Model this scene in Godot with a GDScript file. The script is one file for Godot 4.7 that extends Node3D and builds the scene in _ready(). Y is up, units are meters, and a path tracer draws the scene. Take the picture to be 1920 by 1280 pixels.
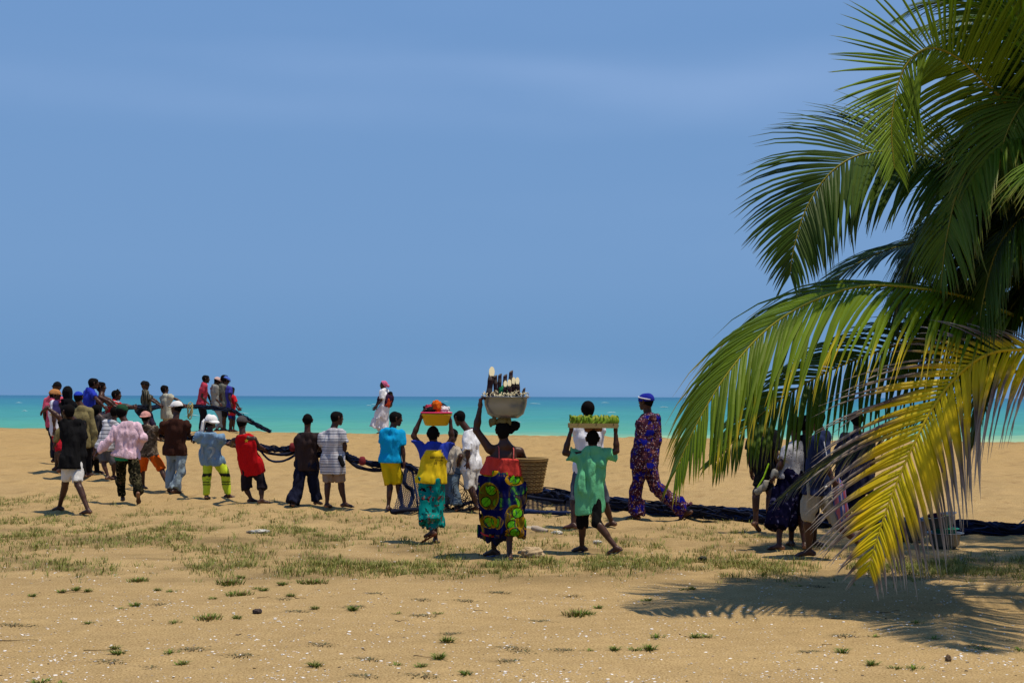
extends Node3D
# A fishing beach: people hauling a long net up the sand, vendors walking past, a coconut palm at the right.
# x runs along the beach, y is up, the sea lies towards -z; metres.

const SEA := 0.45
var rng := RandomNumberGenerator.new()
var lumps := FastNoiseLite.new()
var dents := FastNoiseLite.new()
var folds := FastNoiseLite.new()
var creases := FastNoiseLite.new()
var used := {}
var M := {}
var Q := {}
var field := {}
var verts := PackedVector3Array()
var norms := PackedVector3Array()
var tints := PackedColorArray()
var faces := PackedInt32Array()


func _ready() -> void:
	var cam := Camera3D.new()
	cam.name = "camera"
	cam.fov = 27.66
	cam.near = 0.1
	cam.far = 30000.0
	cam.position = Vector3(0, 1.92, 0)
	cam.basis = Basis(Vector3.RIGHT, deg_to_rad(2.28)) * Basis(Vector3.BACK, deg_to_rad(0.19))
	cam.current = true
	add_child(cam)
	light_the_day()
	rng.seed = 11
	lumps.seed = 3
	lumps.frequency = 0.22
	lumps.fractal_octaves = 3
	dents.seed = 8
	dents.noise_type = FastNoiseLite.TYPE_SIMPLEX_SMOOTH
	dents.frequency = 1.5
	dents.fractal_octaves = 3
	folds.seed = 5
	folds.noise_type = FastNoiseLite.TYPE_SIMPLEX_SMOOTH
	folds.frequency = 5.5
	folds.fractal_octaves = 2
	creases.seed = 12
	creases.noise_type = FastNoiseLite.TYPE_SIMPLEX_SMOOTH
	creases.fractal_type = FastNoiseLite.FRACTAL_RIDGED
	creases.fractal_octaves = 2
	creases.frequency = 4.2
	materials()
	build_ground()
	build_sea()
	build_palm()
	build_people()
	build_net()
	build_wares()
	build_ground_cover()


func light_the_day() -> void:
	var e := Environment.new()
	e.background_mode = Environment.BG_SKY
	var s := ProceduralSkyMaterial.new()
	s.sky_top_color = Color(0.315, 0.505, 0.79)
	s.sky_horizon_color = Color(0.425, 0.59, 0.765)
	s.sky_curve = 0.6
	s.sky_energy_multiplier = 1.0
	s.ground_bottom_color = Color(0.44, 0.58, 0.76)
	s.ground_horizon_color = Color(0.44, 0.58, 0.76)
	s.sun_angle_max = 8.0
	s.sky_cover = cirrus()
	s.sky_cover_modulate = Color(0.9, 0.9, 0.95, 1.0)
	e.sky = Sky.new()
	e.sky.sky_material = s
	e.tonemap_mode = Environment.TONE_MAPPER_LINEAR
	e.tonemap_exposure = 1.0
	e.sdfgi_enabled = true
	e.ssao_enabled = true
	e.ssil_enabled = true
	var w := WorldEnvironment.new()
	w.name = "world"
	w.environment = e
	add_child(w)
	var sun := DirectionalLight3D.new()
	sun.name = "sun"
	sun.light_color = Color(1.0, 0.95, 0.86)
	sun.light_energy = 1.48
	sun.light_angular_distance = 0.9
	sun.shadow_enabled = true
	add_child(sun)
	sun.look_at_from_position(Vector3(0.29, 1.0, 0.12) * 50.0, Vector3.ZERO)


func cirrus() -> Texture2D:
	var n := FastNoiseLite.new()
	n.seed = 21
	n.frequency = 0.011
	n.fractal_octaves = 4
	var im := Image.create(1024, 512, false, Image.FORMAT_RGBA8)
	for y in 256:
		var up := 90.0 - (y + 0.5) / 512.0 * 180.0
		for x in 1024:
			var a := TAU * x / 1024.0
			var drift := up + 3.0 * n.get_noise_3d(cos(a) * 110.0, sin(a) * 110.0, 900.0)
			var band := exp(-pow((drift - 14.3) / 1.3, 2.0)) * 0.75 + exp(-pow((drift - 12.0) / 0.8, 2.0)) * 0.35 + exp(-pow((drift - 1.8) / 1.0, 2.0)) * 0.3 + 0.12
			var v := n.get_noise_3d(cos(a) * 90.0, sin(a) * 90.0, y * 6.0)
			im.set_pixel(x, y, Color(1, 1, 1, 0.045 * smoothstep(0.3, 6.0, up) + clampf((v + 0.10) * 0.15 * band, 0.0, 0.3)))
	return ImageTexture.create_from_image(im)


# ---------------------------------------------------------------- naming

func numbered(called: String) -> String:
	used[called] = used.get(called, 0) + 1
	return called if used[called] == 1 else "%s_%03d" % [called, used[called] - 1]


func tag(o: Node3D, label: String, category: String, group := "") -> Node3D:
	o.set_meta("label", label)
	o.set_meta("category", category)
	if group:
		o.set_meta("group", group)
	return o


func thing(called: String, label: String, category: String, at: Vector3, group := "") -> Node3D:
	var o := Node3D.new()
	o.name = numbered(called)
	add_child(o)
	o.position = at
	return tag(o, label, category, group)


func put(called: String, mesh: Mesh, mat: Material, parent: Node3D = null, stuff := false) -> MeshInstance3D:
	var o := MeshInstance3D.new()
	o.mesh = mesh
	o.material_override = mat
	if parent:
		o.name = called
		parent.add_child(o, true)
	else:
		o.name = numbered(called)
		add_child(o, true)
	if stuff:
		o.set_meta("kind", "stuff")
	return o


func setting(o: Node3D) -> Node3D:
	o.set_meta("kind", "structure")
	return o


# ---------------------------------------------------------------- materials

func lin(r: float, g: float, b: float) -> Color:
	return Color(r, g, b).linear_to_srgb()


func mat(c: Color, rough := 0.85, tex: Texture2D = null, tile := 1.0, fold := 0.0, fold_tile := 3.0) -> StandardMaterial3D:
	var m := StandardMaterial3D.new()
	m.albedo_color = c
	m.roughness = rough
	m.metallic_specular = 0.3
	if tex:
		m.albedo_texture = tex
		m.uv1_triplanar = true
		m.uv1_scale = Vector3.ONE / tile
		m.uv1_triplanar_sharpness = 3.0
		m.uv1_offset = Vector3(0.5, 0.5, 0.5)
	elif fold > 0.0:
		m.uv1_triplanar = true
		m.uv1_scale = Vector3(fold_tile, fold_tile * 0.6, fold_tile)
	if fold > 0.0:
		m.normal_enabled = true
		m.normal_texture = M.fold_map
		m.normal_scale = fold
	return m


func cloth(r: float, g: float, b: float, fold := 0.7) -> StandardMaterial3D:
	var m := mat(lin(r * 0.84, g * 0.84, b * 0.84), 0.9, null, 1.0, fold, 2.2)
	m.metallic_specular = 0.15
	m.rim_enabled = true
	m.rim = 0.05
	return m


func fabric(tex: Texture2D, tile: float) -> StandardMaterial3D:
	var m := mat(lin(0.84, 0.84, 0.84), 0.9, tex, tile, 0.35)
	m.metallic_specular = 0.15
	return m


func paint(size: int, f: Callable) -> ImageTexture:
	var im := Image.create(size, size, false, Image.FORMAT_RGB8)
	for y in size:
		for x in size:
			im.set_pixel(x, y, f.call((x + 0.5) / size, (y + 0.5) / size))
	return ImageTexture.create_from_image(im)


func stripes(base: Color, bands: Array, upright := false) -> ImageTexture:
	# bands: [where, half width, colour] in parts of the tile
	return paint(128, func(u, v):
		var t: float = u if upright else v
		var c := base
		for b in bands:
			if absf(t - b[0]) < b[1]:
				c = b[2]
		return c)


func spots(base: Color, layers: Array, seed_at: int) -> ImageTexture:
	# layers: [how many, radius, colour, stretch]; blots thrown on a tile that wraps
	var r := RandomNumberGenerator.new()
	r.seed = seed_at
	var size := 192
	var im := Image.create(size, size, false, Image.FORMAT_RGB8)
	im.fill(base)
	for l in layers:
		for n in int(l[0]):
			var cx := r.randf() * size
			var cy := r.randf() * size
			var rad: float = l[1] * size * r.randf_range(0.6, 1.25)
			var turn := r.randf() * PI
			var wob := r.randf() * TAU
			for yy in range(-int(rad * 1.6) - 1, int(rad * 1.6) + 2):
				for xx in range(-int(rad * 1.6) - 1, int(rad * 1.6) + 2):
					var p := Vector2(xx, yy).rotated(turn)
					p.y *= l[3]
					var edge := rad * (1.0 + 0.28 * sin(p.angle() * 3.0 + wob) + 0.15 * sin(p.angle() * 7.0 + wob * 2.0))
					if p.length() < edge:
						im.set_pixel(posmod(int(cx + xx), size), posmod(int(cy + yy), size), l[2])
	return ImageTexture.create_from_image(im)


func wax_print() -> ImageTexture:
	# broad ovals in olive and yellow with green discs on navy
	var navy := Color(0.03, 0.05, 0.27)
	return paint(320, func(u, v):
		var c := navy
		for o in [[0.25, 0.30, 0.20, 0.27], [0.75, 0.72, 0.20, 0.27], [0.75, -0.02, 0.19, 0.12], [0.75, 0.98, 0.19, 0.12], [0.25, 0.80, 0.19, 0.13]]:
			var q := Vector2((u - o[0]) / o[2], (v - o[1]) / o[3])
			var l := q.length()
			if l < 1.0:
				var weave := sin((u + v) * 190.0) * sin((u - v) * 190.0)
				c = Color(0.40, 0.33, 0.05) if l < 0.86 else Color(0.60, 0.48, 0.04)
				if weave > 0.35:
					c = Color(0.14, 0.15, 0.06)
				if o[3] < 0.2:
					c = Color(0.78, 0.60, 0.05) if weave < 0.3 else Color(0.24, 0.16, 0.05)
				var discs := [Vector2(0.25, -0.42), Vector2(-0.25, 0.42)] if o[3] > 0.2 else [Vector2(0.0, 0.0)]
				for dd in discs:
					var r := Vector2((q.x - dd.x) * o[2], (q.y - dd.y) * o[3]).length()
					if r < 0.105:
						c = Color(0.03, 0.04, 0.05)
					if r < 0.088:
						c = Color(0.36, 0.66, 0.08)
						if absf((q.x - dd.x) * 0.8 + (q.y - dd.y)) < 0.04:
							c = Color(0.20, 0.45, 0.05)
		return c)


func materials() -> void:
	var fn := FastNoiseLite.new()
	fn.seed = 4
	fn.frequency = 0.012
	fn.fractal_octaves = 4
	fn.domain_warp_enabled = true
	fn.domain_warp_amplitude = 30.0
	var t := NoiseTexture2D.new()
	t.width = 512
	t.height = 512
	t.seamless = true
	t.as_normal_map = true
	t.bump_strength = 9.0
	t.noise = fn
	M.fold_map = t
	var gn := FastNoiseLite.new()
	gn.seed = 9
	gn.frequency = 0.06
	gn.fractal_octaves = 5
	gn.fractal_gain = 0.75
	var g := NoiseTexture2D.new()
	g.width = 1024
	g.height = 1024
	g.seamless = true
	g.as_normal_map = true
	g.bump_strength = 7.0
	g.noise = gn
	M.grain_map = g
	var sn := FastNoiseLite.new()
	sn.seed = 31
	sn.frequency = 0.05
	sn.fractal_octaves = 6
	sn.fractal_gain = 0.8
	var sa := NoiseTexture2D.new()
	sa.width = 1024
	sa.height = 1024
	sa.seamless = true
	sa.noise = sn
	var ramp := Gradient.new()
	ramp.offsets = PackedFloat32Array([0.0, 0.3, 0.5, 0.72, 1.0])
	ramp.colors = PackedColorArray([Color(0.48, 0.43, 0.37), Color(0.77, 0.74, 0.69), Color(0.93, 0.92, 0.90), Color(1, 0.985, 0.95), Color(1, 1, 1)])
	sa.color_ramp = ramp
	M.grain = sa
	var skin := StandardMaterial3D.new()
	skin.vertex_color_use_as_albedo = true
	skin.roughness = 0.43
	skin.metallic_specular = 0.35
	M.skin = skin
	M.hair = mat(lin(0.008, 0.007, 0.007), 0.95, null, 1.0, 1.0, 30.0)
	M.hair.metallic_specular = 0.1
	var leaf := StandardMaterial3D.new()
	leaf.vertex_color_use_as_albedo = true
	leaf.roughness = 0.48
	leaf.metallic_specular = 0.26
	leaf.backlight_enabled = true
	leaf.backlight = Color(0.40, 0.52, 0.03)
	leaf.cull_mode = BaseMaterial3D.CULL_DISABLED
	M.leaf = leaf
	var dry := leaf.duplicate() as StandardMaterial3D
	dry.backlight = Color(0.25, 0.28, 0.08)
	dry.roughness = 0.8
	M.blade = dry
	M.net = mat(lin(0.006, 0.008, 0.020), 0.95, null, 1.0, 1.0, 7.0)
	M.net_blue = mat(lin(0.007, 0.018, 0.06), 0.9, null, 1.0, 1.0, 7.0)
	M.rope = mat(lin(0.30, 0.27, 0.12), 0.9)
	M.tin = mat(lin(0.25, 0.285, 0.34), 0.31)
	M.tin.metallic = 0.7
	M.plain = StandardMaterial3D.new()
	M.plain.vertex_color_use_as_albedo = true
	M.plain.roughness = 0.85
	M.plain.metallic_specular = 0.25


# ---------------------------------------------------------------- solids from bones
# A bone is a tapered capsule: [a, b, radius a, radius b, blend, flat end, squash axis, squash]

func bone(a: Vector3, b: Vector3, ra: float, rb: float, k := 0.03, flat := false, axis := Vector3.ZERO, squash := 1.0) -> Array:
	return [a, b, ra, rb, k, flat, axis, squash]


func start() -> void:
	verts.clear()
	norms.clear()
	tints.clear()
	faces.clear()


func finish() -> ArrayMesh:
	var a := []
	a.resize(Mesh.ARRAY_MAX)
	a[Mesh.ARRAY_VERTEX] = verts.duplicate()
	a[Mesh.ARRAY_NORMAL] = norms.duplicate()
	if tints.size() == verts.size() and tints.size() > 0:
		a[Mesh.ARRAY_COLOR] = tints.duplicate()
	a[Mesh.ARRAY_INDEX] = faces.duplicate()
	var m := ArrayMesh.new()
	m.add_surface_from_arrays(Mesh.PRIMITIVE_TRIANGLES, a)
	return m


func solid(bones: Array, cell: float, clips := [], wrinkle := 0.0, tint = null) -> void:
	# the smooth union of the bones, cut by the clip planes [point, outward normal], meshed as surface nets
	var lo := Vector3.INF
	var hi := -Vector3.INF
	for b in bones:
		var r: float = maxf(b[2], b[3])
		lo = lo.min((b[0] as Vector3).min(b[1]) - Vector3.ONE * r)
		hi = hi.max((b[0] as Vector3).max(b[1]) + Vector3.ONE * r)
	lo -= Vector3.ONE * (cell * 3.0 + wrinkle)
	hi += Vector3.ONE * (cell * 3.0 + wrinkle)
	var nx := int((hi.x - lo.x) / cell) + 2
	var ny := int((hi.y - lo.y) / cell) + 2
	var nz := int((hi.z - lo.z) / cell) + 2
	var row := nx
	var layer := nx * ny
	var f := PackedFloat32Array()
	f.resize(nx * ny * nz)
	f.fill(1000.0)
	for b in bones:
		var a: Vector3 = b[0]
		var e: Vector3 = b[1]
		var ra: float = b[2]
		var dr: float = b[3] - ra
		var k: float = b[4]
		var flat: bool = b[5]
		var axis: Vector3 = b[6]
		var sq: float = b[7] - 1.0
		var reach := maxf(ra, b[3]) + k + cell * 2.0
		var p0 := ((a.min(e) - Vector3.ONE * reach - lo) / cell).floor()
		var p1 := ((a.max(e) + Vector3.ONE * reach - lo) / cell).ceil()
		var ab := e - a
		var along := ab.normalized()
		var squashed := sq != 0.0
		if squashed:
			ab += axis * (ab.dot(axis) * sq)
		var l2 := maxf(ab.length_squared(), 1e-9)
		for z in range(maxi(0, int(p0.z)), mini(nz, int(p1.z) + 1)):
			for y in range(maxi(0, int(p0.y)), mini(ny, int(p1.y) + 1)):
				var i := z * layer + y * row + maxi(0, int(p0.x))
				for x in range(maxi(0, int(p0.x)), mini(nx, int(p1.x) + 1)):
					var p := lo + Vector3(x, y, z) * cell
					var q := p - a
					if squashed:
						q += axis * (q.dot(axis) * sq)
					var t := clampf(q.dot(ab) / l2, 0.0, 1.0)
					var d := (q - ab * t).length() - ra - dr * t
					if flat:
						d = maxf(d, (p - e).dot(along))
					var was := f[i]
					var h := k - absf(was - d)
					f[i] = minf(was, d) if h <= 0.0 else minf(was, d) - h * h / k * 0.25
					i += 1
	var band := cell * 5.0
	if wrinkle > 0.0 or not clips.is_empty():
		var i := 0
		for z in nz:
			for y in ny:
				for x in nx:
					if absf(f[i]) < band or f[i] < 0.0:
						var p := lo + Vector3(x, y, z) * cell
						if wrinkle > 0.0 and absf(f[i]) < band:
							f[i] += wrinkle * (0.8 * folds.get_noise_3d(p.x + 3.7 * lo.z, p.y * 0.45 + p.x * 0.3, p.z + lo.x) + 0.85 * creases.get_noise_3d(p.x * 1.2 + 2.1 * lo.z, p.y * 0.38 - p.x * 0.35, p.z * 1.2 + lo.y) - 0.40)
						for c in clips:
							f[i] = maxf(f[i], (p - c[0]).dot(c[1]))
					i += 1
	field = {"lo": lo, "cell": cell, "n": Vector3i(nx, ny, nz), "f": f}
	# one vertex in each cell that the surface crosses
	var ids := PackedInt32Array()
	ids.resize(f.size())
	ids.fill(-1)
	var crossed := PackedInt32Array()
	for z in nz - 1:
		for y in ny - 1:
			var i := z * layer + y * row
			for x in nx - 1:
				var f0 := f[i]
				if absf(f0) > band:
					i += 1
					continue
				var f1 := f[i + 1]
				var f2 := f[i + row]
				var f3 := f[i + row + 1]
				var f4 := f[i + layer]
				var f5 := f[i + layer + 1]
				var f6 := f[i + layer + row]
				var f7 := f[i + layer + row + 1]
				var inside := int(f0 < 0) + int(f1 < 0) + int(f2 < 0) + int(f3 < 0) + int(f4 < 0) + int(f5 < 0) + int(f6 < 0) + int(f7 < 0)
				if inside == 0 or inside == 8:
					i += 1
					continue
				var s := Vector3.ZERO
				var n := 0
				if (f0 < 0) != (f1 < 0):
					s += Vector3(f0 / (f0 - f1), 0, 0); n += 1
				if (f2 < 0) != (f3 < 0):
					s += Vector3(f2 / (f2 - f3), 1, 0); n += 1
				if (f4 < 0) != (f5 < 0):
					s += Vector3(f4 / (f4 - f5), 0, 1); n += 1
				if (f6 < 0) != (f7 < 0):
					s += Vector3(f6 / (f6 - f7), 1, 1); n += 1
				if (f0 < 0) != (f2 < 0):
					s += Vector3(0, f0 / (f0 - f2), 0); n += 1
				if (f1 < 0) != (f3 < 0):
					s += Vector3(1, f1 / (f1 - f3), 0); n += 1
				if (f4 < 0) != (f6 < 0):
					s += Vector3(0, f4 / (f4 - f6), 1); n += 1
				if (f5 < 0) != (f7 < 0):
					s += Vector3(1, f5 / (f5 - f7), 1); n += 1
				if (f0 < 0) != (f4 < 0):
					s += Vector3(0, 0, f0 / (f0 - f4)); n += 1
				if (f1 < 0) != (f5 < 0):
					s += Vector3(1, 0, f1 / (f1 - f5)); n += 1
				if (f2 < 0) != (f6 < 0):
					s += Vector3(0, 1, f2 / (f2 - f6)); n += 1
				if (f3 < 0) != (f7 < 0):
					s += Vector3(1, 1, f3 / (f3 - f7)); n += 1
				var p := lo + (Vector3(x, y, z) + s / n) * cell
				ids[i] = verts.size()
				crossed.append(i)
				verts.append(p)
				norms.append(Vector3(f1 + f3 + f5 + f7 - f0 - f2 - f4 - f6, f2 + f3 + f6 + f7 - f0 - f1 - f4 - f5, f4 + f5 + f6 + f7 - f0 - f1 - f2 - f3).normalized())
				if tint is Callable:
					tints.append(tint.call(p))
				elif tint is Color:
					tints.append(tint)
				i += 1
	for i in crossed:
		var inner := f[i] < 0
		for s in [[1, row, layer], [row, layer, 1], [layer, 1, row]]:
			if (f[i + s[0]] < 0) == inner:
				continue
			var a: int = ids[i - s[1] - s[2]] if i >= s[1] + s[2] else -1
			var b: int = ids[i - s[2]]
			var c: int = ids[i]
			var d: int = ids[i - s[1]]
			if a < 0 or b < 0 or c < 0 or d < 0:
				continue
			if inner:
				faces.append_array([a, c, b, a, d, c])
			else:
				faces.append_array([a, b, c, a, c, d])


func outermost(x: float, y: float) -> float:
	# the z at which the last solid's surface is met when coming from +z
	var lo: Vector3 = field.lo
	var cell: float = field.cell
	var n: Vector3i = field.n
	var ix := clampi(roundi((x - lo.x) / cell), 0, n.x - 1)
	var iy := clampi(roundi((y - lo.y) / cell), 0, n.y - 1)
	var f: PackedFloat32Array = field.f
	for iz in range(n.z - 1, 0, -1):
		var v := f[(iz * n.y + iy) * n.x + ix]
		if v < 0.0:
			var w := f[((iz + 1) * n.y + iy) * n.x + ix] if iz + 1 < n.z else 1.0
			return lo.z + (iz + v / (v - w)) * cell
	return lo.z


# ---------------------------------------------------------------- plain shapes

func tube(path: Array, radii: Array, sides := 8, tint = null, lump := 0.0, st: SurfaceTool = null, twist := 0.0) -> Mesh:
	# a tube through the points; radii has one value for each point or one for all
	var own := st == null
	if own:
		st = SurfaceTool.new()
		st.begin(Mesh.PRIMITIVE_TRIANGLES)
	var rings := []
	var side := Vector3.ZERO
	var count := path.size()
	for i in count:
		var t: Vector3 = (path[mini(i + 1, count - 1)] - path[maxi(i - 1, 0)]).normalized()
		if side == Vector3.ZERO:
			side = t.cross(Vector3.UP if absf(t.y) < 0.9 else Vector3.RIGHT).normalized()
		side = (side - t * side.dot(t)).normalized()
		var up := side.cross(t)
		var r: float = radii[mini(i, radii.size() - 1)]
		var ring := []
		for k in sides:
			var a := TAU * k / sides + twist * i
			var n := side * cos(a) + up * sin(a)
			var rr := r
			if lump > 0.0:
				rr *= 1.0 + lump * (folds.get_noise_3d(path[i].x * 0.5 + n.x * 0.16, path[i].y * 0.5 + n.y * 0.16, path[i].z * 0.5 + n.z * 0.16) + 0.5 * folds.get_noise_3d(path[i].x * 1.3 + n.x * 0.3, path[i].y * 1.3 + n.y * 0.3, path[i].z * 1.3 + n.z * 0.3))
			ring.append([path[i] + n * rr, n])
		rings.append(ring)
	for i in count - 1:
		for k in sides:
			var k2 := (k + 1) % sides
			for v in [rings[i][k], rings[i + 1][k2], rings[i + 1][k], rings[i][k], rings[i][k2], rings[i + 1][k2]]:
				if tint != null:
					st.set_color(tint)
				st.set_normal(v[1])
				st.add_vertex(v[0])
	for end in [0, count - 1]:
		var t: Vector3 = (path[0] - path[1]).normalized() if end == 0 else (path[count - 1] - path[count - 2]).normalized()
		for k in sides:
			var k2 := (k + 1) % sides
			var tri := [path[end], rings[end][k2][0], rings[end][k][0]] if end != 0 else [path[end], rings[end][k][0], rings[end][k2][0]]
			for v in tri:
				if tint != null:
					st.set_color(tint)
				st.set_normal(t)
				st.add_vertex(v)
	return st.commit() if own else null


func smooth_path(points: Array, steps: int) -> Array:
	var out := []
	for i in points.size() - 1:
		var a: Vector3 = points[maxi(i - 1, 0)]
		var b: Vector3 = points[i]
		var c: Vector3 = points[i + 1]
		var d: Vector3 = points[mini(i + 2, points.size() - 1)]
		for k in steps:
			var t := float(k) / steps
			out.append(b.cubic_interpolate(c, a, d, t))
	out.append(points[-1])
	return out


func lathe(profile: Array, sides := 32, oval := 1.0, tint = null) -> ArrayMesh:
	# profile: Vector2(radius, height) from the inside round to the outside
	var st := SurfaceTool.new()
	st.begin(Mesh.PRIMITIVE_TRIANGLES)
	for i in profile.size() - 1:
		for k in sides:
			var quad := []
			for s in [[i, k], [i + 1, k], [i + 1, k + 1], [i, k + 1]]:
				var p: Vector2 = profile[s[0]]
				var a: float = TAU * s[1] / sides
				quad.append(Vector3(cos(a) * p.x, p.y, sin(a) * p.x * oval))
			for n in [0, 1, 2, 0, 2, 3]:
				if tint != null:
					st.set_color(tint)
				st.set_smooth_group(0)
				st.add_vertex(quad[n])
	st.generate_normals()
	st.index()
	return st.commit()


func blob(at: Vector3, size: Vector3, rough: float, seed_at: int, cell := 0.02) -> ArrayMesh:
	# an uneven lump of that size: stones, cloth bundles
	var n := FastNoiseLite.new()
	n.seed = seed_at
	n.frequency = 0.9
	n.fractal_octaves = 4
	var st := SurfaceTool.new()
	st.begin(Mesh.PRIMITIVE_TRIANGLES)
	var s := SphereMesh.new()
	s.radius = 1.0
	s.height = 2.0
	s.radial_segments = 28
	s.rings = 16
	var a := s.get_mesh_arrays()
	var v: PackedVector3Array = a[Mesh.ARRAY_VERTEX]
	for i in v.size():
		var p := v[i]
		v[i] = at + p * size * (1.0 + rough * n.get_noise_3dv(p * 2.2) * 2.0)
	a[Mesh.ARRAY_VERTEX] = v
	var m := ArrayMesh.new()
	m.add_surface_from_arrays(Mesh.PRIMITIVE_TRIANGLES, a)
	st.create_from(m, 0)
	st.generate_normals()
	return st.commit()


# ---------------------------------------------------------------- people
# J holds the joints in metres round the person's own spot: H head, N nape, S shoulders, E elbows, W wrists,
# P hips, K knees, A ankles, F toe tips, each with L or R.

func person(label: String, at: Vector3, size: float, fat: float, turn: float, look: Vector2, skin: Color, J: Dictionary, group := "") -> void:
	var o := thing("person", label, "person", at, group)
	Q = J.duplicate()
	Q.o = o
	Q.b = size
	Q.fat = fat
	Q.skin = skin
	var far := -at.z
	Q.cell = 0.017 if far < 20.0 else (0.020 if far < 26.0 else 0.028)
	Q.MP = (Q.PL + Q.PR) * 0.5
	Q.MS = (Q.SL + Q.SR) * 0.5
	Q.up = (Q.MS - Q.MP).normalized()
	Q.rt = (Q.SR - Q.SL).normalized()
	Q.fw = Q.up.cross(Q.rt).normalized()
	Q.rp = (Q.PR - Q.PL).normalized()
	Q.N = Q.MS + Q.up * 0.105 * size
	var yaw := deg_to_rad(look.x)
	Q.hf = Vector3(sin(yaw), 0, -cos(yaw))
	Q.hr = Vector3(cos(yaw), 0, sin(yaw))
	var nod := Basis(Q.hr, deg_to_rad(look.y))
	Q.hf = nod * Q.hf
	Q.hu = Q.hr.cross(Q.hf)
	Q.hs = (0.35 + 0.65 * size)
	body()


func torso(inf: float, arms := true) -> Array:
	var b: float = Q.b
	var ft: float = Q.fat
	var MP: Vector3 = Q.MP
	var MS: Vector3 = Q.MS
	var rt: Vector3 = Q.rt
	var rp: Vector3 = Q.rp
	var fw: Vector3 = Q.fw
	var k := 0.06 * b
	var waist := MP.lerp(MS, 0.42)
	var chest := MP.lerp(MS, 0.78)
	var cr: float = 0.096 * b * (0.5 + 0.5 * ft) + inf
	var out := [
		bone(MP - rp * 0.066 * b * ft, MP + rp * 0.066 * b * ft, 0.096 * b * ft + inf, 0.096 * b * ft + inf, k, false, fw, 1.12),
		bone(waist - rt * 0.045 * b * ft, waist + rt * 0.045 * b * ft, 0.086 * b * ft + inf, 0.086 * b * ft + inf, k, false, fw, 1.14),
		bone(chest - rt * 0.068 * b, chest + rt * 0.068 * b, cr, cr, k, false, fw, 1.12),
		bone(MP, chest, 0.09 * b * ft + inf, 0.092 * b + inf, k, false, fw, 1.15),
		bone(Q.N - Q.up * 0.035 * b - rt * 0.03 * b, Q.N - Q.up * 0.035 * b + rt * 0.03 * b, 0.046 * b + inf, 0.046 * b + inf, k),
	]
	if arms:
		out.append(bone(Q.N - Q.up * 0.05 * b, Q.SL, 0.048 * b + inf, 0.046 * b + inf * 0.8, 0.05 * b))
		out.append(bone(Q.N - Q.up * 0.05 * b, Q.SR, 0.048 * b + inf, 0.046 * b + inf * 0.8, 0.05 * b))
	else:
		out.append(bone(Q.N - Q.up * 0.05 * b, Q.SL.lerp(Q.MS, 0.42), 0.046 * b + inf * 0.6, 0.044 * b + inf * 0.7, 0.05 * b))
		out.append(bone(Q.N - Q.up * 0.05 * b, Q.SR.lerp(Q.MS, 0.42), 0.046 * b + inf * 0.6, 0.044 * b + inf * 0.7, 0.05 * b))
	return out


func limb_bones() -> Array:
	var b: float = Q.b
	var ft: float = 0.6 + 0.4 * Q.fat
	var out := []
	for s in ["L", "R"]:
		out.append(bone(Q["S" + s], Q["E" + s], 0.050 * b * ft, 0.038 * b * ft, 0.03 * b))
		out.append(bone(Q["E" + s], Q["E" + s].lerp(Q["W" + s], 0.35), 0.038 * b * ft, 0.040 * b * ft, 0.02 * b))
		out.append(bone(Q["E" + s].lerp(Q["W" + s], 0.3), Q["W" + s], 0.039 * b * ft, 0.026 * b, 0.02 * b))
		var hip: Vector3 = Q["P" + s]
		var knee: Vector3 = Q["K" + s]
		var ankle: Vector3 = Q["A" + s]
		var toe: Vector3 = Q["F" + s]
		out.append(bone(hip, knee, 0.078 * b * ft, 0.052 * b, 0.04 * b))
		out.append(bone(knee, ankle, 0.052 * b, 0.033 * b, 0.03 * b))
		var ahead := (toe - ankle)
		ahead = ahead - (ankle - knee).normalized() * ahead.dot((ankle - knee).normalized())
		ahead = ahead.normalized()
		out.append(bone(knee.lerp(ankle, 0.18) - ahead * 0.018 * b, knee.lerp(ankle, 0.5) - ahead * 0.016 * b, 0.046 * b, 0.036 * b, 0.03 * b))
	return out


func foot_bones(s: String, inf := 0.0) -> Array:
	var b: float = Q.b
	var ankle: Vector3 = Q["A" + s]
	var toe: Vector3 = Q["F" + s]
	var knee: Vector3 = Q["K" + s]
	var ahead := (toe - ankle).normalized()
	var across := ahead.cross((knee - ankle).normalized()).normalized()
	var sole := across.cross(ahead).normalized()
	if sole.dot(knee - ankle) < 0.0:
		sole = -sole
	var heel := ankle - ahead * 0.035 * b - sole * 0.045 * b
	var ball := ankle.lerp(toe, 0.66) - sole * 0.012 * b
	var inward := across * (1.0 if s == "L" else -1.0) * (1.0 if across.dot(Q.rp) > 0.0 else -1.0)
	Q["sole" + s] = [heel - sole * 0.016 * b, -sole, ankle, toe]
	var out := [
		bone(ankle, heel, 0.032 * b, 0.029 * b + inf, 0.025 * b),
		bone(heel, ball, 0.027 * b + inf, 0.030 * b + inf, 0.03 * b, false, sole, 1.35),
		bone(ankle, ball, 0.028 * b, 0.022 * b + inf, 0.03 * b),
		bone(ball - across * 0.02 * b, ball + across * 0.02 * b, 0.022 * b + inf, 0.022 * b + inf, 0.02 * b, false, sole, 1.3),
	]
	for i in 5:
		var off := (i - 1.6) * 0.0145 * b
		var reach := (1.0 - 0.10 * i) if i > 0 else 0.97
		var root := ball + inward * -off
		out.append(bone(root, ball.lerp(toe, reach) + inward * -off * 0.9 - sole * 0.008 * b, 0.012 * b + inf, (0.013 if i == 0 else 0.009) * b + inf, 0.008 * b))
	return out


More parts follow.
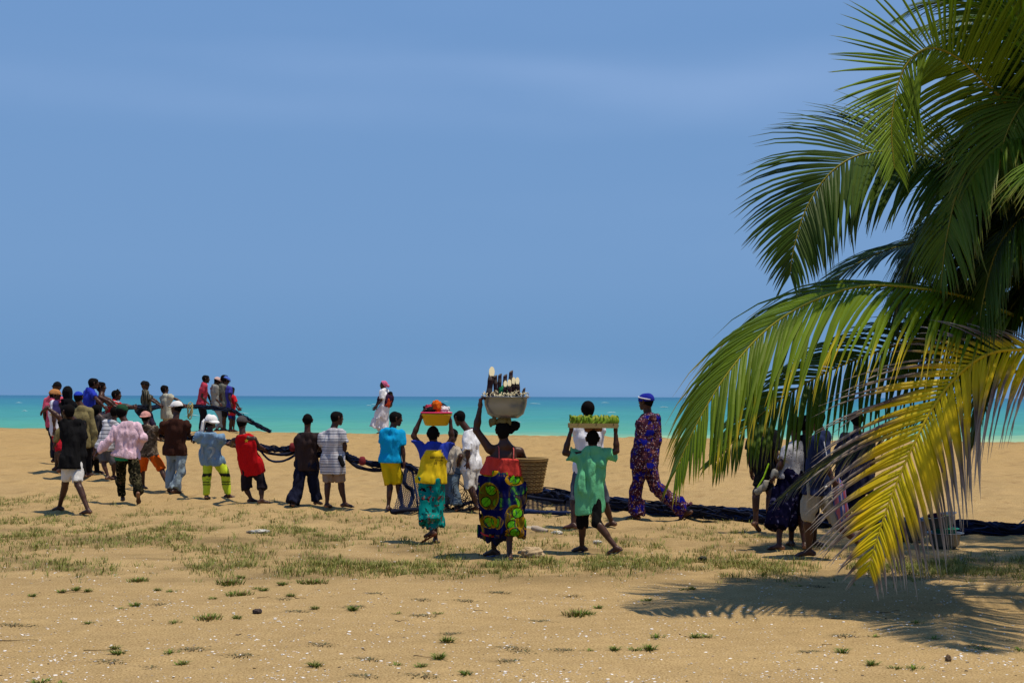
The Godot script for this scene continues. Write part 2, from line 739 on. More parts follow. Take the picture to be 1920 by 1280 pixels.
func hand_bones(s: String) -> Array:
	var b: float = Q.b * 1.03
	var w: Vector3 = Q["W" + s]
	var dir: Vector3 = (w - Q["E" + s]).normalized()
	if Q.has("D" + s):
		dir = (Q["D" + s] as Vector3).normalized()
	var n: Vector3 = Q.rt * (1.0 if s == "L" else -1.0)
	if Q.has("G" + s):
		n = Q["G" + s]
	n = (n - dir * n.dot(dir)).normalized()
	var thumb := dir.cross(n) * (1.0 if s == "R" else -1.0)
	var curl: float = Q.get("C" + s, 0.35)
	var palm := w + dir * 0.082 * b
	var out := [
		bone(w - dir * 0.01 * b, w + dir * 0.02 * b, 0.026 * b, 0.026 * b, 0.015 * b),
		bone(w + dir * 0.02 * b + thumb * 0.012 * b, palm + thumb * 0.018 * b, 0.021 * b, 0.017 * b, 0.02 * b),
		bone(w + dir * 0.02 * b - thumb * 0.010 * b, palm - thumb * 0.022 * b, 0.021 * b, 0.016 * b, 0.02 * b),
	]
	var lengths := [0.074, 0.084, 0.078, 0.060]
	for i in 4:
		var at := palm + thumb * (0.030 - 0.021 * i) * b
		var aim := (dir + thumb * (0.10 - 0.07 * i)).normalized()
		for j in 3:
			var seg: float = lengths[i] * b * [0.45, 0.30, 0.25][j]
			aim = (aim * cos(curl * [0.8, 1.2, 0.8][j]) + n * sin(curl * [0.8, 1.2, 0.8][j]))
			aim = aim.normalized()
			var to := at + aim * seg
			out.append(bone(at, to, (0.0096 - 0.0008 * j) * b, (0.0088 - 0.0008 * j) * b, 0.004))
			at = to
			var along := aim
			n = (n - along * n.dot(along)).normalized()
		n = n if i == 3 else (Q["G" + s] if Q.has("G" + s) else Q.rt * (1.0 if s == "L" else -1.0))
		n = (n - dir * n.dot(dir)).normalized()
	var base := w + dir * 0.025 * b + thumb * 0.026 * b
	var mid := base + (dir * 0.62 + thumb * 0.72 + n * 0.25).normalized() * 0.042 * b
	var tip := mid + (dir * 0.88 + thumb * 0.25 + n * (0.3 + curl * 0.6)).normalized() * 0.036 * b
	out.append(bone(base, mid, 0.0125 * b, 0.0108 * b, 0.01))
	out.append(bone(mid, tip, 0.0105 * b, 0.0085 * b, 0.005))
	return out


func head_bones(inf := 0.0) -> Array:
	var h: Vector3 = Q.H
	var u: Vector3 = Q.hu
	var f: Vector3 = Q.hf
	var r: Vector3 = Q.hr
	var s: float = Q.hs
	var skull := [
		bone(h + u * 0.030 * s - f * 0.026 * s, h + u * 0.028 * s + f * 0.026 * s, 0.087 * s + inf, 0.080 * s + inf, 0.02, false, r, 1.13),
		bone(h - u * 0.03 * s - f * 0.035 * s, h + u * 0.02 * s - f * 0.02 * s, 0.056 * s + inf, 0.07 * s + inf, 0.02),
	]
	if inf > 0.0:
		return skull
	return skull + [
		bone(h - u * 0.012 * s + f * 0.045 * s, h - u * 0.055 * s + f * 0.048 * s, 0.055 * s, 0.048 * s, 0.025, false, r, 1.02),
		bone(h - u * 0.055 * s + f * 0.018 * s, h - u * 0.098 * s + f * 0.070 * s, 0.046 * s, 0.022 * s, 0.03),
		bone(h + u * 0.018 * s + f * 0.094 * s, h - u * 0.018 * s + f * 0.114 * s, 0.008 * s, 0.013 * s, 0.012),
		bone(h - u * 0.023 * s + f * 0.103 * s - r * 0.014 * s, h - u * 0.023 * s + f * 0.103 * s + r * 0.014 * s, 0.010 * s, 0.010 * s, 0.008),
		bone(h + u * 0.033 * s + f * 0.085 * s - r * 0.034 * s, h + u * 0.033 * s + f * 0.085 * s + r * 0.034 * s, 0.013 * s, 0.013 * s, 0.012),
		bone(h - u * 0.050 * s + f * 0.098 * s - r * 0.016 * s, h - u * 0.050 * s + f * 0.098 * s + r * 0.016 * s, 0.009 * s, 0.009 * s, 0.006),
		bone(h - u * 0.064 * s + f * 0.096 * s - r * 0.013 * s, h - u * 0.064 * s + f * 0.096 * s + r * 0.013 * s, 0.009 * s, 0.009 * s, 0.006),
		bone(h + u * 0.022 * s - f * 0.010 * s + r * 0.083 * s, h - u * 0.026 * s - f * 0.002 * s + r * 0.077 * s, 0.017 * s, 0.011 * s, 0.006),
		bone(h + u * 0.022 * s - f * 0.010 * s - r * 0.083 * s, h - u * 0.026 * s - f * 0.002 * s - r * 0.077 * s, 0.017 * s, 0.011 * s, 0.006),
		bone(Q.N - Q.up * 0.03 * Q.b, h - u * 0.050 * s - f * 0.018 * s, 0.056 * Q.b, 0.052 * s, 0.03),
	]


func body() -> void:
	start()
	var skin: Color = Q.skin
	var b: float = Q.b
	var pale := Color(0.20, 0.095, 0.05)
	var feet := foot_bones("L") + foot_bones("R")
	var tone := func(p: Vector3) -> Color:
		var c := skin * (1.0 + 0.22 * folds.get_noise_3dv(p * 0.6))
		for s in ["L", "R"]:
			var so: Array = Q["sole" + s]
			var t := clampf((p - so[2]).dot(so[3] - so[2]) / (so[3] - so[2]).length_squared(), -0.4, 1.0)
			if (p - so[2].lerp(so[3], t)).length() < 0.11 * b and (p - so[0]).dot(so[1]) > -0.012 * b:
				c = pale
		c.a = 1.0
		return c
	solid(torso(-0.006) + limb_bones() + [bone(Q.N - Q.up * 0.04 * b, Q.H - Q.hu * 0.045 * b, 0.057 * b, 0.053 * b, 0.04)], Q.cell, [], 0.0, tone)
	solid(feet, 0.013 if Q.cell < 0.03 else 0.018, [], 0.0, tone)
	for s in ["L", "R"]:
		solid(hand_bones(s), 0.0075 if Q.cell < 0.03 else 0.010, [], 0.0, func(_p): return Color(skin.r * 1.25, skin.g * 1.2, skin.b * 1.2))
	var eyes := [Q.H + (Q.hu * 0.010 + Q.hf * 0.096 + Q.hr * 0.033) * Q.hs, Q.H + (Q.hu * 0.010 + Q.hf * 0.096 - Q.hr * 0.033) * Q.hs]
	var mouth: Vector3 = Q.H + (Q.hu * -0.057 + Q.hf * 0.105) * Q.hs
	solid(head_bones(), 0.0085, [], 0.0, func(p: Vector3) -> Color:
		var c := skin * (0.95 + 0.2 * folds.get_noise_3dv(p))
		for e in eyes:
			var d: float = (p - e).length()
			if d < 0.017 * Q.hs:
				c = Color(0.45, 0.40, 0.36) if d > 0.007 * Q.hs and absf((p - e).dot(Q.hu)) < 0.007 else Color(0.006, 0.005, 0.005)
		if (p - mouth).length() < 0.022 * Q.hs:
			c = Color(skin.r * 1.3, skin.g * 0.9, skin.b * 0.95)
		c.a = 1.0
		return c)
	put("body", finish(), M.skin, Q.o)


func wear(called: String, bones: Array, m: Material, clips := [], wrinkle := 0.016, cell := 0.0, tint = null, label := "") -> MeshInstance3D:
	start()
	solid(bones, cell if cell > 0.0 else Q.cell, clips, wrinkle * 1.35, tint)
	var o := put(called, finish(), m, Q.o)
	if label:
		o.set_meta("label", label)
	return o


func shirt(m: Material, hem := 0.03, sleeve := 0.6, loose := 0.012, called := "shirt", o := {}) -> void:
	# sleeve: 0 none, 1 to the elbow, 2 to the wrist
	var b: float = Q.b
	hem += Q.drop * 0.85
	var inf := 0.010 + loose * 0.8
	var up: Vector3 = Q.up
	var down := Vector3.DOWN.lerp(-up, o.get("follow", 0.55)).normalized()
	var bones := torso(inf, sleeve > 0.0)
	var low: Vector3 = Q.MP + down * (hem + 0.05)
	var chest: Vector3 = Q.MP.lerp(Q.MS, 0.74)
	var r: float = 0.098 * b * Q.fat + 0.014 + loose + o.get("flare", 0.0)
	var rc: float = 0.092 * b * (0.5 + 0.5 * Q.fat) + inf
	for s in [-1.0, 1.0]:
		bones.append(bone(chest + Q.rt * s * 0.068 * b, low + Q.rp * s * 0.068 * b * Q.fat, rc, r, 0.06, false, Q.fw, 1.12))
		if hem > 0.0:
			bones.append(bone(Q.MP + Q.rp * s * 0.068 * b * Q.fat, low + Q.rp * s * 0.066 * b * Q.fat, r, r, 0.05, false, Q.fw, 1.10))
	var cut: Vector3 = Q.MP + down * hem
	var clips := [[cut, (down + Q.rt * o.get("slant", 0.0)).normalized()]]
	if o.has("top"):
		clips.append([Q.MP.lerp(Q.MS, o.top), up])
	else:
		clips.append([Q.N + up * 0.008 * b, (up + Q.fw * 0.3).normalized()])
	var rs: float = 0.049 * b * (0.6 + 0.4 * Q.fat) + 0.010 + loose * 0.75
	if sleeve > 0.0 and sleeve <= 1.0:
		for s in ["L", "R"]:
			var down_arm: Vector3 = (Q["E" + s] - Q["S" + s]).normalized()
			bones.append(bone(Q["S" + s] - down_arm * 0.01, Q["S" + s].lerp(Q["E" + s], sleeve), rs * 1.02, rs * o.get("cuff", 1.0), 0.035, true))
	wear(called, bones, m, clips, o.get("wrinkle", 0.02), 0.0, o.get("tint"))
	Q.shirt_field = field
	if sleeve > 1.0:
		for s in ["L", "R"]:
			var w: Vector3 = Q["E" + s].lerp(Q["W" + s], sleeve - 1.0)
			wear("sleeve", [bone(Q["S" + s], Q["E" + s], rs, rs * 0.92, 0.03), bone(Q["E" + s], w, rs * 0.92, rs * 0.78, 0.03, true)], m, [], 0.022)
	if o.get("collar", false):
		wear("collar", [bone(Q.N - Q.up * 0.045 * b, Q.N + Q.up * 0.008 * b + Q.fw * 0.006, 0.072 * b + inf * 0.3, 0.062 * b, 0.02, true)], m, [[Q.N - Q.up * 0.04 * b, -Q.up]], 0.004, 0.012)


func trousers(m: Material, length := 2.0, loose := 0.014, called := "trousers", o := {}) -> void:
	# length: 1 to the knee, 2 to the ankle
	var b: float = Q.b
	var ft: float = 0.6 + 0.4 * Q.fat
	var bones := [bone(Q.MP - Q.rp * 0.064 * b * Q.fat, Q.MP + Q.rp * 0.064 * b * Q.fat, 0.097 * b * Q.fat + loose * 0.5, 0.097 * b * Q.fat + loose * 0.5, 0.04, false, Q.fw, 1.12), bone(Q.MP, Q.MP + Q.up * 0.1 * b, 0.092 * b * Q.fat + loose * 0.3, 0.088 * b * Q.fat + loose * 0.2, 0.05, false, Q.fw, 1.14)]
	for s in ["L", "R"]:
		var hip: Vector3 = Q["P" + s]
		var knee: Vector3 = Q["K" + s]
		var ankle: Vector3 = Q["A" + s]
		if length <= 1.0:
			bones.append(bone(hip, hip.lerp(knee, length), 0.082 * b * ft + loose * 0.6, 0.070 * b + loose * 0.7, 0.022, true))
		else:
			bones.append(bone(hip, knee, 0.084 * b * ft + loose * 0.6, 0.058 * b + loose, 0.022))
			bones.append(bone(knee, knee.lerp(ankle, length - 1.0), 0.057 * b + loose, (0.042 * b + loose) * o.get("flare", 1.1), 0.03, true))
	wear(called, bones, m, [[Q.MP + Q.up * o.get("rise", 0.10) * b, Q.up]], o.get("wrinkle", 0.022), 0.0, o.get("tint"))


func hair(grow := 0.009, low := 0.045, mat_of = null) -> void:
	var s: float = Q.hs
	start()
	solid(head_bones(grow), 0.010, [[Q.H + (Q.hu * low + Q.hf * 0.078) * s, (Q.hf * 0.75 - Q.hu * 0.66).normalized()]], 0.004)
	put("hair", finish(), mat_of if mat_of else M.hair, Q.o)


func cap(m: Material, aim := 0.0, brim := true, called := "cap", depth := 0.02) -> void:
	# aim: degrees that the brim is turned away from the face
	var s: float = Q.hs
	var to: Vector3 = Basis(Q.hu, -deg_to_rad(aim)) * Q.hf
	var across: Vector3 = to.cross(Q.hu)
	start()
	solid(head_bones(0.017), 0.011, [[Q.H + Q.hu * depth * s, (-Q.hu - to * 0.12).normalized()]], 0.004)
	if brim:
		var at: Vector3 = Q.H + (Q.hu * (depth + 0.012) + to * 0.098) * s
		solid([bone(at - across * 0.032 * s, at + across * 0.032 * s, 0.062 * s, 0.062 * s, 0.01, false, (Q.hu + to * 0.25).normalized(), 6.0)], 0.009)
	put(called, finish(), m, Q.o)


func sandals(m: Material, which := ["L", "R"]) -> void:
	for s in which:
		var so: Array = Q["sole" + s]
		var b: float = Q.b
		var n: Vector3 = so[1]
		var ahead: Vector3 = (so[3] - so[2])
		ahead = (ahead - n * ahead.dot(n)).normalized()
		var across: Vector3 = ahead.cross(n).normalized()
		var back: Vector3 = so[0] - ahead * 0.005 + n * 0.004
		start()
		solid([bone(back, back + ahead * 0.26 * b, 0.034 * b, 0.043 * b, 0.02, false, n, 5.0)], 0.009)
		var o := put("sandal", finish(), m, Q.o)
		var toe: Vector3 = back + ahead * 0.20 * b - n * 0.03
		put("strap", tube([toe - n * -0.03, toe + ahead * -0.03 - n * 0.012 + across * 0.02, toe - ahead * 0.09 + across * 0.045 + n * 0.02], [0.006], 6), m, o)
		put("strap", tube([toe - n * -0.03, toe + ahead * -0.03 - n * 0.012 - across * 0.02, toe - ahead * 0.09 - across * 0.045 + n * 0.02], [0.006], 6), m, o)


func lay_on_shirt(called: String, flat: ArrayMesh, at: Vector2, m: Material, lift := 0.006) -> void:
	# a print: a flat mesh in x and y laid on the back of the shirt that was made last
	field = Q.shirt_field
	var a := flat.surface_get_arrays(0)
	var v: PackedVector3Array = a[Mesh.ARRAY_VERTEX]
	for i in v.size():
		var x: float = v[i].x + at.x + Q.N.x
		var y: float = v[i].y + at.y + Q.N.y
		v[i] = Vector3(x, y, outermost(x, y) + lift + (v[i].z * 0.1))
	a[Mesh.ARRAY_VERTEX] = v
	var out := ArrayMesh.new()
	out.add_surface_from_arrays(Mesh.PRIMITIVE_TRIANGLES, a)
	put(called, out, m, Q.o)


func lettering(words: String, height: float, bold := true) -> ArrayMesh:
	var t := TextMesh.new()
	var f := SystemFont.new()
	f.font_names = PackedStringArray(["Droid Sans"])
	f.font_weight = 700 if bold else 400
	t.font = f
	t.text = words
	t.font_size = 32
	t.pixel_size = height / 24.0
	t.depth = 0.0
	t.curve_step = 1.0
	var out := ArrayMesh.new()
	out.add_surface_from_arrays(Mesh.PRIMITIVE_TRIANGLES, t.get_mesh_arrays())
	return out


func star_shape(r: float) -> ArrayMesh:
	var st := SurfaceTool.new()
	st.begin(Mesh.PRIMITIVE_TRIANGLES)
	for i in 10:
		var a := PI / 2 + TAU * i / 10
		var b := PI / 2 + TAU * (i + 1) / 10
		var ra := r if i % 2 == 0 else r * 0.42
		var rb := r if i % 2 == 1 else r * 0.42
		for p in [Vector3.ZERO, Vector3(cos(b) * rb, sin(b) * rb, 0), Vector3(cos(a) * ra, sin(a) * ra, 0)]:
			st.set_normal(Vector3.BACK)
			st.add_vertex(p)
	return st.commit()


func skirt(m: Material, hem_left: Vector3, hem_right: Vector3, top := 0.16, r_top := 0.12, r_hem := 0.13, called := "wrapper", wrinkle := 0.03, tint = null) -> void:
	var b: float = Q.b
	var ft: float = Q.fat
	var high: Vector3 = Q.MP + Q.up * top
	wear(called, [
		bone(Q.PL - Q.up * 0.02 * b, hem_left, r_top * b * ft, r_hem, 0.07, true),
		bone(Q.PR - Q.up * 0.02 * b, hem_right, r_top * b * ft, r_hem, 0.07, true),
		bone(Q.MP, (hem_left + hem_right) * 0.5, r_top * b * ft, r_hem, 0.07, true),
		bone(Q.MP - Q.rp * 0.07 * b * ft, Q.MP + Q.rp * 0.07 * b * ft, r_top * b * ft, r_top * b * ft, 0.07, false, Q.fw, 1.08),
		bone(Q.MP, high + Q.up * 0.05, r_top * b * ft, 0.105 * b * ft, 0.07, false, Q.fw, 1.1),
	], m, [[high, Q.up]], wrinkle, 0.0, tint)


func build_people() -> void:
	person("bareheaded man in coral pink polo shirt, leftmost on the beach crest", Vector3(-9.491, 0.822, -42.66), 1.024, 1.0, 65, Vector2(75, 0), Color(0.058, 0.026, 0.017), {SL = Vector3(-0.051, 1.393, -0.153), SR = Vector3(0.088, 1.372, 0.153), PL = Vector3(-0.093, 0.877, -0.076), PR = Vector3(-0.022, 0.877, 0.076), H = Vector3(0.067, 1.604, -0.013), EL = Vector3(0.123, 1.102, -0.153), WL = Vector3(0.198, 0.887, -0.153), AL = Vector3(-0.049, 0.075, 0.06), FL = Vector3(0.105, 0.021, -0.012), KL = Vector3(-0.034, 0.468, -0.024), ER = Vector3(-0.023, 1.066, 0.153), WR = Vector3(0.157, 0.888, 0.153), AR = Vector3(0.049, 0.074, -0.06), FR = Vector3(0.204, 0.02, -0.132), KR = Vector3(0.052, 0.467, -0.011), GR = Vector3(0, 1, 0), CL = 0.9, CR = 0.9, drop = 0.099})
	shirt(cloth(.50,.050,.085), .05, .62, .012, "shirt", {collar = true})
	trousers(cloth(.012,.011,.014), 1.95)
	hair()
	person("man in pale grey polo and faded pink cap bowed over the net", Vector3(-8.977, 0.816, -42.6), 1.000, 1.0, 55, Vector2(60, -18), Color(0.058, 0.026, 0.017), {SL = Vector3(-0.253, 1.327, -0.135), SR = Vector3(-0.065, 1.345, 0.135), PL = Vector3(-0.158, 0.839, -0.067), PR = Vector3(-0.064, 0.839, 0.067), H = Vector3(-0.075, 1.548, -0.017), EL = Vector3(-0.05, 1.055, -0.135), WL = Vector3(0.043, 0.84, -0.135), AL = Vector3(-0.081, 0.075, 0), FL = Vector3(0.058, 0.021, -0.097), KL = Vector3(0.051, 0.376, -0.034), ER = Vector3(-0.117, 1.037, 0.135), WR = Vector3(0.05, 0.86, 0.158), AR = Vector3(0.081, 0.073, 0), FR = Vector3(0.219, 0.02, -0.097), KR = Vector3(0.043, 0.448, 0.01), CL = 0.9, CR = 0.9, drop = 0.034})
	shirt(cloth(.30,.30,.27), .05, .62, .014, "shirt", {collar = true})
	trousers(cloth(.30,.31,.30), 1.9)
	hair(.006)
	cap(cloth(.62,.42,.38), 0.0)
	person("bareheaded man in olive shirt squeezed between the pink capped and the blue capped man", Vector3(-8.852, 0.814, -42.6), 1.040, 1.0, 50, Vector2(70, 0), Color(0.058, 0.026, 0.017), {SL = Vector3(-0.17, 1.343, -0.132), SR = Vector3(0.049, 1.367, 0.132), PL = Vector3(-0.058, 0.838, -0.065), PR = Vector3(0.052, 0.838, 0.065), H = Vector3(0.014, 1.622, -0.019), EL = Vector3(-0.219, 1.062, -0.158), WL = Vector3(-0.16, 0.833, -0.234), AL = Vector3(0.045, 0.076, 0), FL = Vector3(0.179, 0.021, -0.112), KL = Vector3(0.026, 0.449, -0.059), ER = Vector3(-0.065, 1.093, 0.132), WR = Vector3(0.027, 0.844, 0.132), AR = Vector3(-0.045, 0.077, 0), FR = Vector3(0.089, 0.022, -0.112), KR = Vector3(0.034, 0.45, 0.005), CL = 0.9, CR = 0.9, drop = 0.031})
	shirt(cloth(.16,.16,.13), .05, .62, .012)
	trousers(cloth(.015,.013,.016), 1.0)
	hair()
	person("man in blue cap, purple blue football shirt and blue shorts on the beach crest", Vector3(-8.731, 0.813, -42.6), 1.002, 1.0, 40, Vector2(60, -25), Color(0.058, 0.026, 0.017), {SL = Vector3(-0.165, 1.302, -0.066), SR = Vector3(0.088, 1.307, 0.146), PL = Vector3(-0.062, 0.807, -0.049), PR = Vector3(0.064, 0.807, 0.057), H = Vector3(-0.046, 1.569, 0.017), EL = Vector3(-0.188, 1.059, -0.136), WL = Vector3(-0.105, 0.844, -0.136), AL = Vector3(-0.121, 0.074, 0), FL = Vector3(-0.013, 0.022, -0.128), KL = Vector3(-0.095, 0.415, -0.025), ER = Vector3(0.101, 1.06, 0.226), WR = Vector3(0.157, 0.864, 0.226), AR = Vector3(0.121, 0.071, 0), FR = Vector3(0.228, 0.019, -0.128), KR = Vector3(0.122, 0.399, 0.028), CL = 0.9, CR = 0.9, drop = 0.052})
	shirt(cloth(.045,.045,.28), .06, .55, .014)
	trousers(cloth(.02,.03,.26), .92)
	put("stripe", tube([Vector3(0.02, 0.72, 0.14), Vector3(0.10, 0.55, 0.155)], [0.022], 6), cloth(.5,.36,.10), Q.o)
	hair(.006)
	cap(cloth(.08,.16,.52), -40.0, true, "cap", .03)
	person("short haired boy in red shirt at the right end of the far row", Vector3(-8.602, 0.811, -42.6), 0.859, 1.0, 60, Vector2(35, 0), Color(0.058, 0.026, 0.017), {SL = Vector3(-0.056, 1.047, -0.123), SR = Vector3(0.086, 1.038, 0.123), PL = Vector3(-0.046, 0.614, -0.061), PR = Vector3(0.025, 0.614, 0.061), H = Vector3(-0.008, 1.267, -0.015), EL = Vector3(0.047, 0.846, -0.123), WL = Vector3(0.156, 0.721, -0.123), AL = Vector3(-0.063, 0.066, 0), FL = Vector3(0.068, 0.019, -0.075), KL = Vector3(-0.025, 0.335, -0.047), ER = Vector3(0.183, 0.884, 0.205), WR = Vector3(0.274, 0.742, 0.205), AR = Vector3(0.063, 0.065, 0), FR = Vector3(0.193, 0.018, -0.075), KR = Vector3(0.074, 0.334, 0.013), CL = 0.9, CR = 0.9, drop = 0.071})
	shirt(cloth(.52,.018,.028), .05, .85, .012)
	trousers(cloth(.02,.02,.06), .9)
	hair(.012)
	person("man in grey striped shirt and black cap gripping the net beside the cream shirted man", Vector3(-9.671, 0.723, -37.43), 0.973, 1.0, 70, Vector2(85, 0), Color(0.058, 0.026, 0.017), {SL = Vector3(-0.281, 1.238, -0.151), SR = Vector3(-0.173, 1.251, 0.151), PL = Vector3(-0.197, 0.78, -0.075), PR = Vector3(-0.143, 0.78, 0.075), H = Vector3(-0.239, 1.464, -0.01), EL = Vector3(-0.045, 1.1, -0.151), WL = Vector3(0.147, 0.966, -0.151), AL = Vector3(-0.183, 0.087, -0.35), FL = Vector3(-0.025, 0.033, -0.408), KL = Vector3(-0.103, 0.457, -0.212), ER = Vector3(0, 1.068, 0.214), WR = Vector3(0.213, 0.941, 0.214), AR = Vector3(0.183, 0.059, 0.35), FR = Vector3(0.35, 0.006, 0.321), KR = Vector3(0.058, 0.432, 0.212), CL = 1.0, CR = 1.0, drop = 0.000})
	shirt(fabric(stripes(Color(.22,.23,.20), [[.25,.06,Color(.55,.52,.42)],[.6,.05,Color(.10,.10,.10)],[.85,.05,Color(.45,.43,.36)]], true), .11), .03, .9, .012, "shirt", {collar = true})
	trousers(cloth(.030,.022,.045), 1.95)
	cap(cloth(.012,.012,.014), 0.0)
	person("man in cream shirt with short black hair holding the net behind the white capped man", Vector3(-9.27, 0.718, -37.38), 0.929, 1.0, 35, Vector2(55, 0), Color(0.058, 0.026, 0.017), {SL = Vector3(-0.181, 1.12, -0.088), SR = Vector3(0.066, 1.163, 0.088), PL = Vector3(-0.08, 0.671, -0.044), PR = Vector3(0.045, 0.671, 0.044), H = Vector3(-0.1, 1.36, -0.025), EL = Vector3(-0.123, 0.971, -0.275), WL = Vector3(0.07, 0.921, -0.318), AL = Vector3(-0.096, 0.075, -0.08), FL = Vector3(-0.001, 0.023, -0.215), KL = Vector3(-0.066, 0.367, -0.093), ER = Vector3(0.253, 1.102, 0.056), WR = Vector3(0.437, 0.958, 0.056), AR = Vector3(0.096, 0.067, 0.08), FR = Vector3(0.19, 0.015, -0.055), KR = Vector3(0.092, 0.363, 0.032), CL = 1.0, CR = 1.0, drop = 0.000})
	shirt(cloth(.46,.44,.34), .10, .55, .014, "shirt")
	trousers(cloth(.42,.38,.28), 1.9)
	hair()
	person("woman in white with pink headwrap carrying a baby on her back at the water's edge", Vector3(-4.095, 0.72, -43.9), 1.002, 1.0, -72, Vector2(-80, 0), Color(0.058, 0.026, 0.017), {SL = Vector3(0.007, 1.339, 0.157), SR = Vector3(0.11, 1.341, -0.157), PL = Vector3(0.045, 0.876, 0.078), PR = Vector3(0.096, 0.876, -0.078), H = Vector3(0.027, 1.552, -0.009), EL = Vector3(-0.014, 1.099, 0.214), WL = Vector3(-0.149, 0.894, 0.214), AL = Vector3(-0.051, 0.074, 0), FL = Vector3(-0.212, 0.021, -0.052), KL = Vector3(-0.017, 0.414, 0.039), ER = Vector3(-0.109, 1.115, -0.157), WR = Vector3(-0.245, 0.856, -0.157), AR = Vector3(0.051, 0.073, 0), FR = Vector3(-0.109, 0.02, -0.052), KR = Vector3(0.079, 0.413, -0.039), CL = 0.8, CR = 0.8, drop = 0.000})
	shirt(cloth(.80,.80,.82), .0, .95, .016)
	skirt(cloth(.80,.76,.78), Vector3(-0.26, 0.22, 0.05), Vector3(0.04, 0.15, 0.02), .14, .125, .14, "skirt", .04)
	wear("carrying_cloth", [bone(Q.MP.lerp(Q.MS, .30) + Vector3(.10, 0, .02), Q.MP.lerp(Q.MS, .62) + Vector3(.13, 0, .02), .17, .145, .04), bone(Q.MP.lerp(Q.MS, .45) + Vector3(-.08, 0, 0), Q.MP.lerp(Q.MS, .45) + Vector3(.1, 0, 0), .15, .17, .04)], cloth(.035,.012,.035), [], .03)
	wear("cloth_patch", [bone(Q.MP.lerp(Q.MS, .16) + Vector3(.09, -.02, .12), Q.MP.lerp(Q.MS, .40) + Vector3(.15, 0, .12), .11, .085, .04)], cloth(.50,.055,.018), [], .02)
	start()
	solid(head_bones(.020), .011, [[Q.H + Q.hu * .03, (Q.hf * .8 - Q.hu * .6).normalized()]], .02)
	solid([bone(Q.H - Q.hf * .10, Q.H - Q.hf * .15 - Q.hu * .03, .06, .045, .03)], .011, [], .02)
	put("headwrap", finish(), cloth(.62,.14,.26), Q.o)
	person("man in royal blue polo shirt, highest head of the left group", Vector3(-9.627, 0.482, -31.7), 1.071, 1.0, 55, Vector2(60, 0), Color(0.058, 0.026, 0.017), {SL = Vector3(-0.12, 1.487, -0.145), SR = Vector3(0.082, 1.475, 0.145), PL = Vector3(-0.101, 0.942, -0.072), PR = Vector3(0, 0.942, 0.072), H = Vector3(0.054, 1.702, -0.017), EL = Vector3(0.156, 1.379, -0.152), WL = Vector3(0.337, 1.25, -0.152), AL = Vector3(-0.085, 0.08, -0.08), FL = Vector3(0.06, 0.025, -0.181), KL = Vector3(-0.058, 0.503, -0.101), ER = Vector3(0.253, 1.332, 0.334), WR = Vector3(0.4, 1.188, 0.334), AR = Vector3(0.085, 0.072, 0.08), FR = Vector3(0.23, 0.016, -0.021), KR = Vector3(0.078, 0.498, 0.051), CL = 1.0, CR = 1.0, drop = 0.000})
	shirt(cloth(.025,.045,.42), .05, .62, .014, "shirt", {collar = true, tint = null})
	trousers(cloth(.02,.02,.03), 1.9)
	hair()
	person("shirtless man reaching for the net between the blue polo and the red shirt", Vector3(-9.466, 0.488, -31.85), 1.028, 1.0, 80, Vector2(80, 0), Color(0.058, 0.026, 0.017), {SL = Vector3(-0.001, 1.395, -0.167), SR = Vector3(0.055, 1.382, 0.167), PL = Vector3(-0.079, 1.016, -0.083), PR = Vector3(-0.049, 1.016, 0.083), H = Vector3(0.02, 1.617, -0.005), EL = Vector3(0.156, 1.341, -0.234), WL = Vector3(0.305, 1.21, -0.234), AL = Vector3(-0.071, 0.08, -0.13), FL = Vector3(0.097, 0.026, -0.16), KL = Vector3(-0.034, 0.538, -0.114), ER = Vector3(0.273, 1.293, 0.223), WR = Vector3(0.404, 1.181, 0.223), AR = Vector3(0.071, 0.067, 0.13), FR = Vector3(0.24, 0.013, 0.1), KR = Vector3(0.053, 0.532, 0.1), CL = 1.0, CR = 1.0, drop = 0.000})
	trousers(cloth(.03,.03,.06), 1.0)
	hair()
	person("man in red shirt with white shoulder stripe and tufted hair in profile", Vector3(-9.445, 0.526, -32.67), 0.950, 1.0, 80, Vector2(88, 0), Color(0.058, 0.026, 0.017), {SL = Vector3(0.04, 1.2, -0.155), SR = Vector3(0.09, 1.186, 0.155), PL = Vector3(-0.059, 0.801, -0.077), PR = Vector3(-0.032, 0.801, 0.077), H = Vector3(0.128, 1.393, -0.005), EL = Vector3(0.259, 1.167, -0.204), WL = Vector3(0.461, 1.134, -0.204), AL = Vector3(-0.088, 0.08, -0.13), FL = Vector3(0.079, 0.026, -0.159), KL = Vector3(-0.036, 0.433, -0.11), ER = Vector3(0.343, 1.145, 0.212), WR = Vector3(0.542, 1.121, 0.212), AR = Vector3(0.088, 0.066, 0.13), FR = Vector3(0.254, 0.013, 0.101), KR = Vector3(0.067, 0.426, 0.097), CL = 1.0, CR = 1.0, drop = 0.000})
	shirt(cloth(.52,.018,.022), .05, .7, .014)
	put("shoulder_stripe", tube([Q.SR + Vector3(-.03, .072, .03), Q.SR.lerp(Q.ER, .35) + Vector3(0, .078, .03), Q.SR.lerp(Q.ER, .7) + Vector3(0, .066, .03)], [.016], 6), cloth(.75,.72,.72), Q.o)
	trousers(cloth(.03,.02,.03), 1.9)
	hair(.014)
	wear("hair_tuft", [bone(Q.H + Q.hu * .10, Q.H + Q.hu * .15 + Q.hf * .03, .035, .018, .02), bone(Q.H + Q.hu * .10 + Q.hf * .05, Q.H + Q.hu * .16 + Q.hf * .07, .03, .015, .02)], M.hair, [], .03, .012)
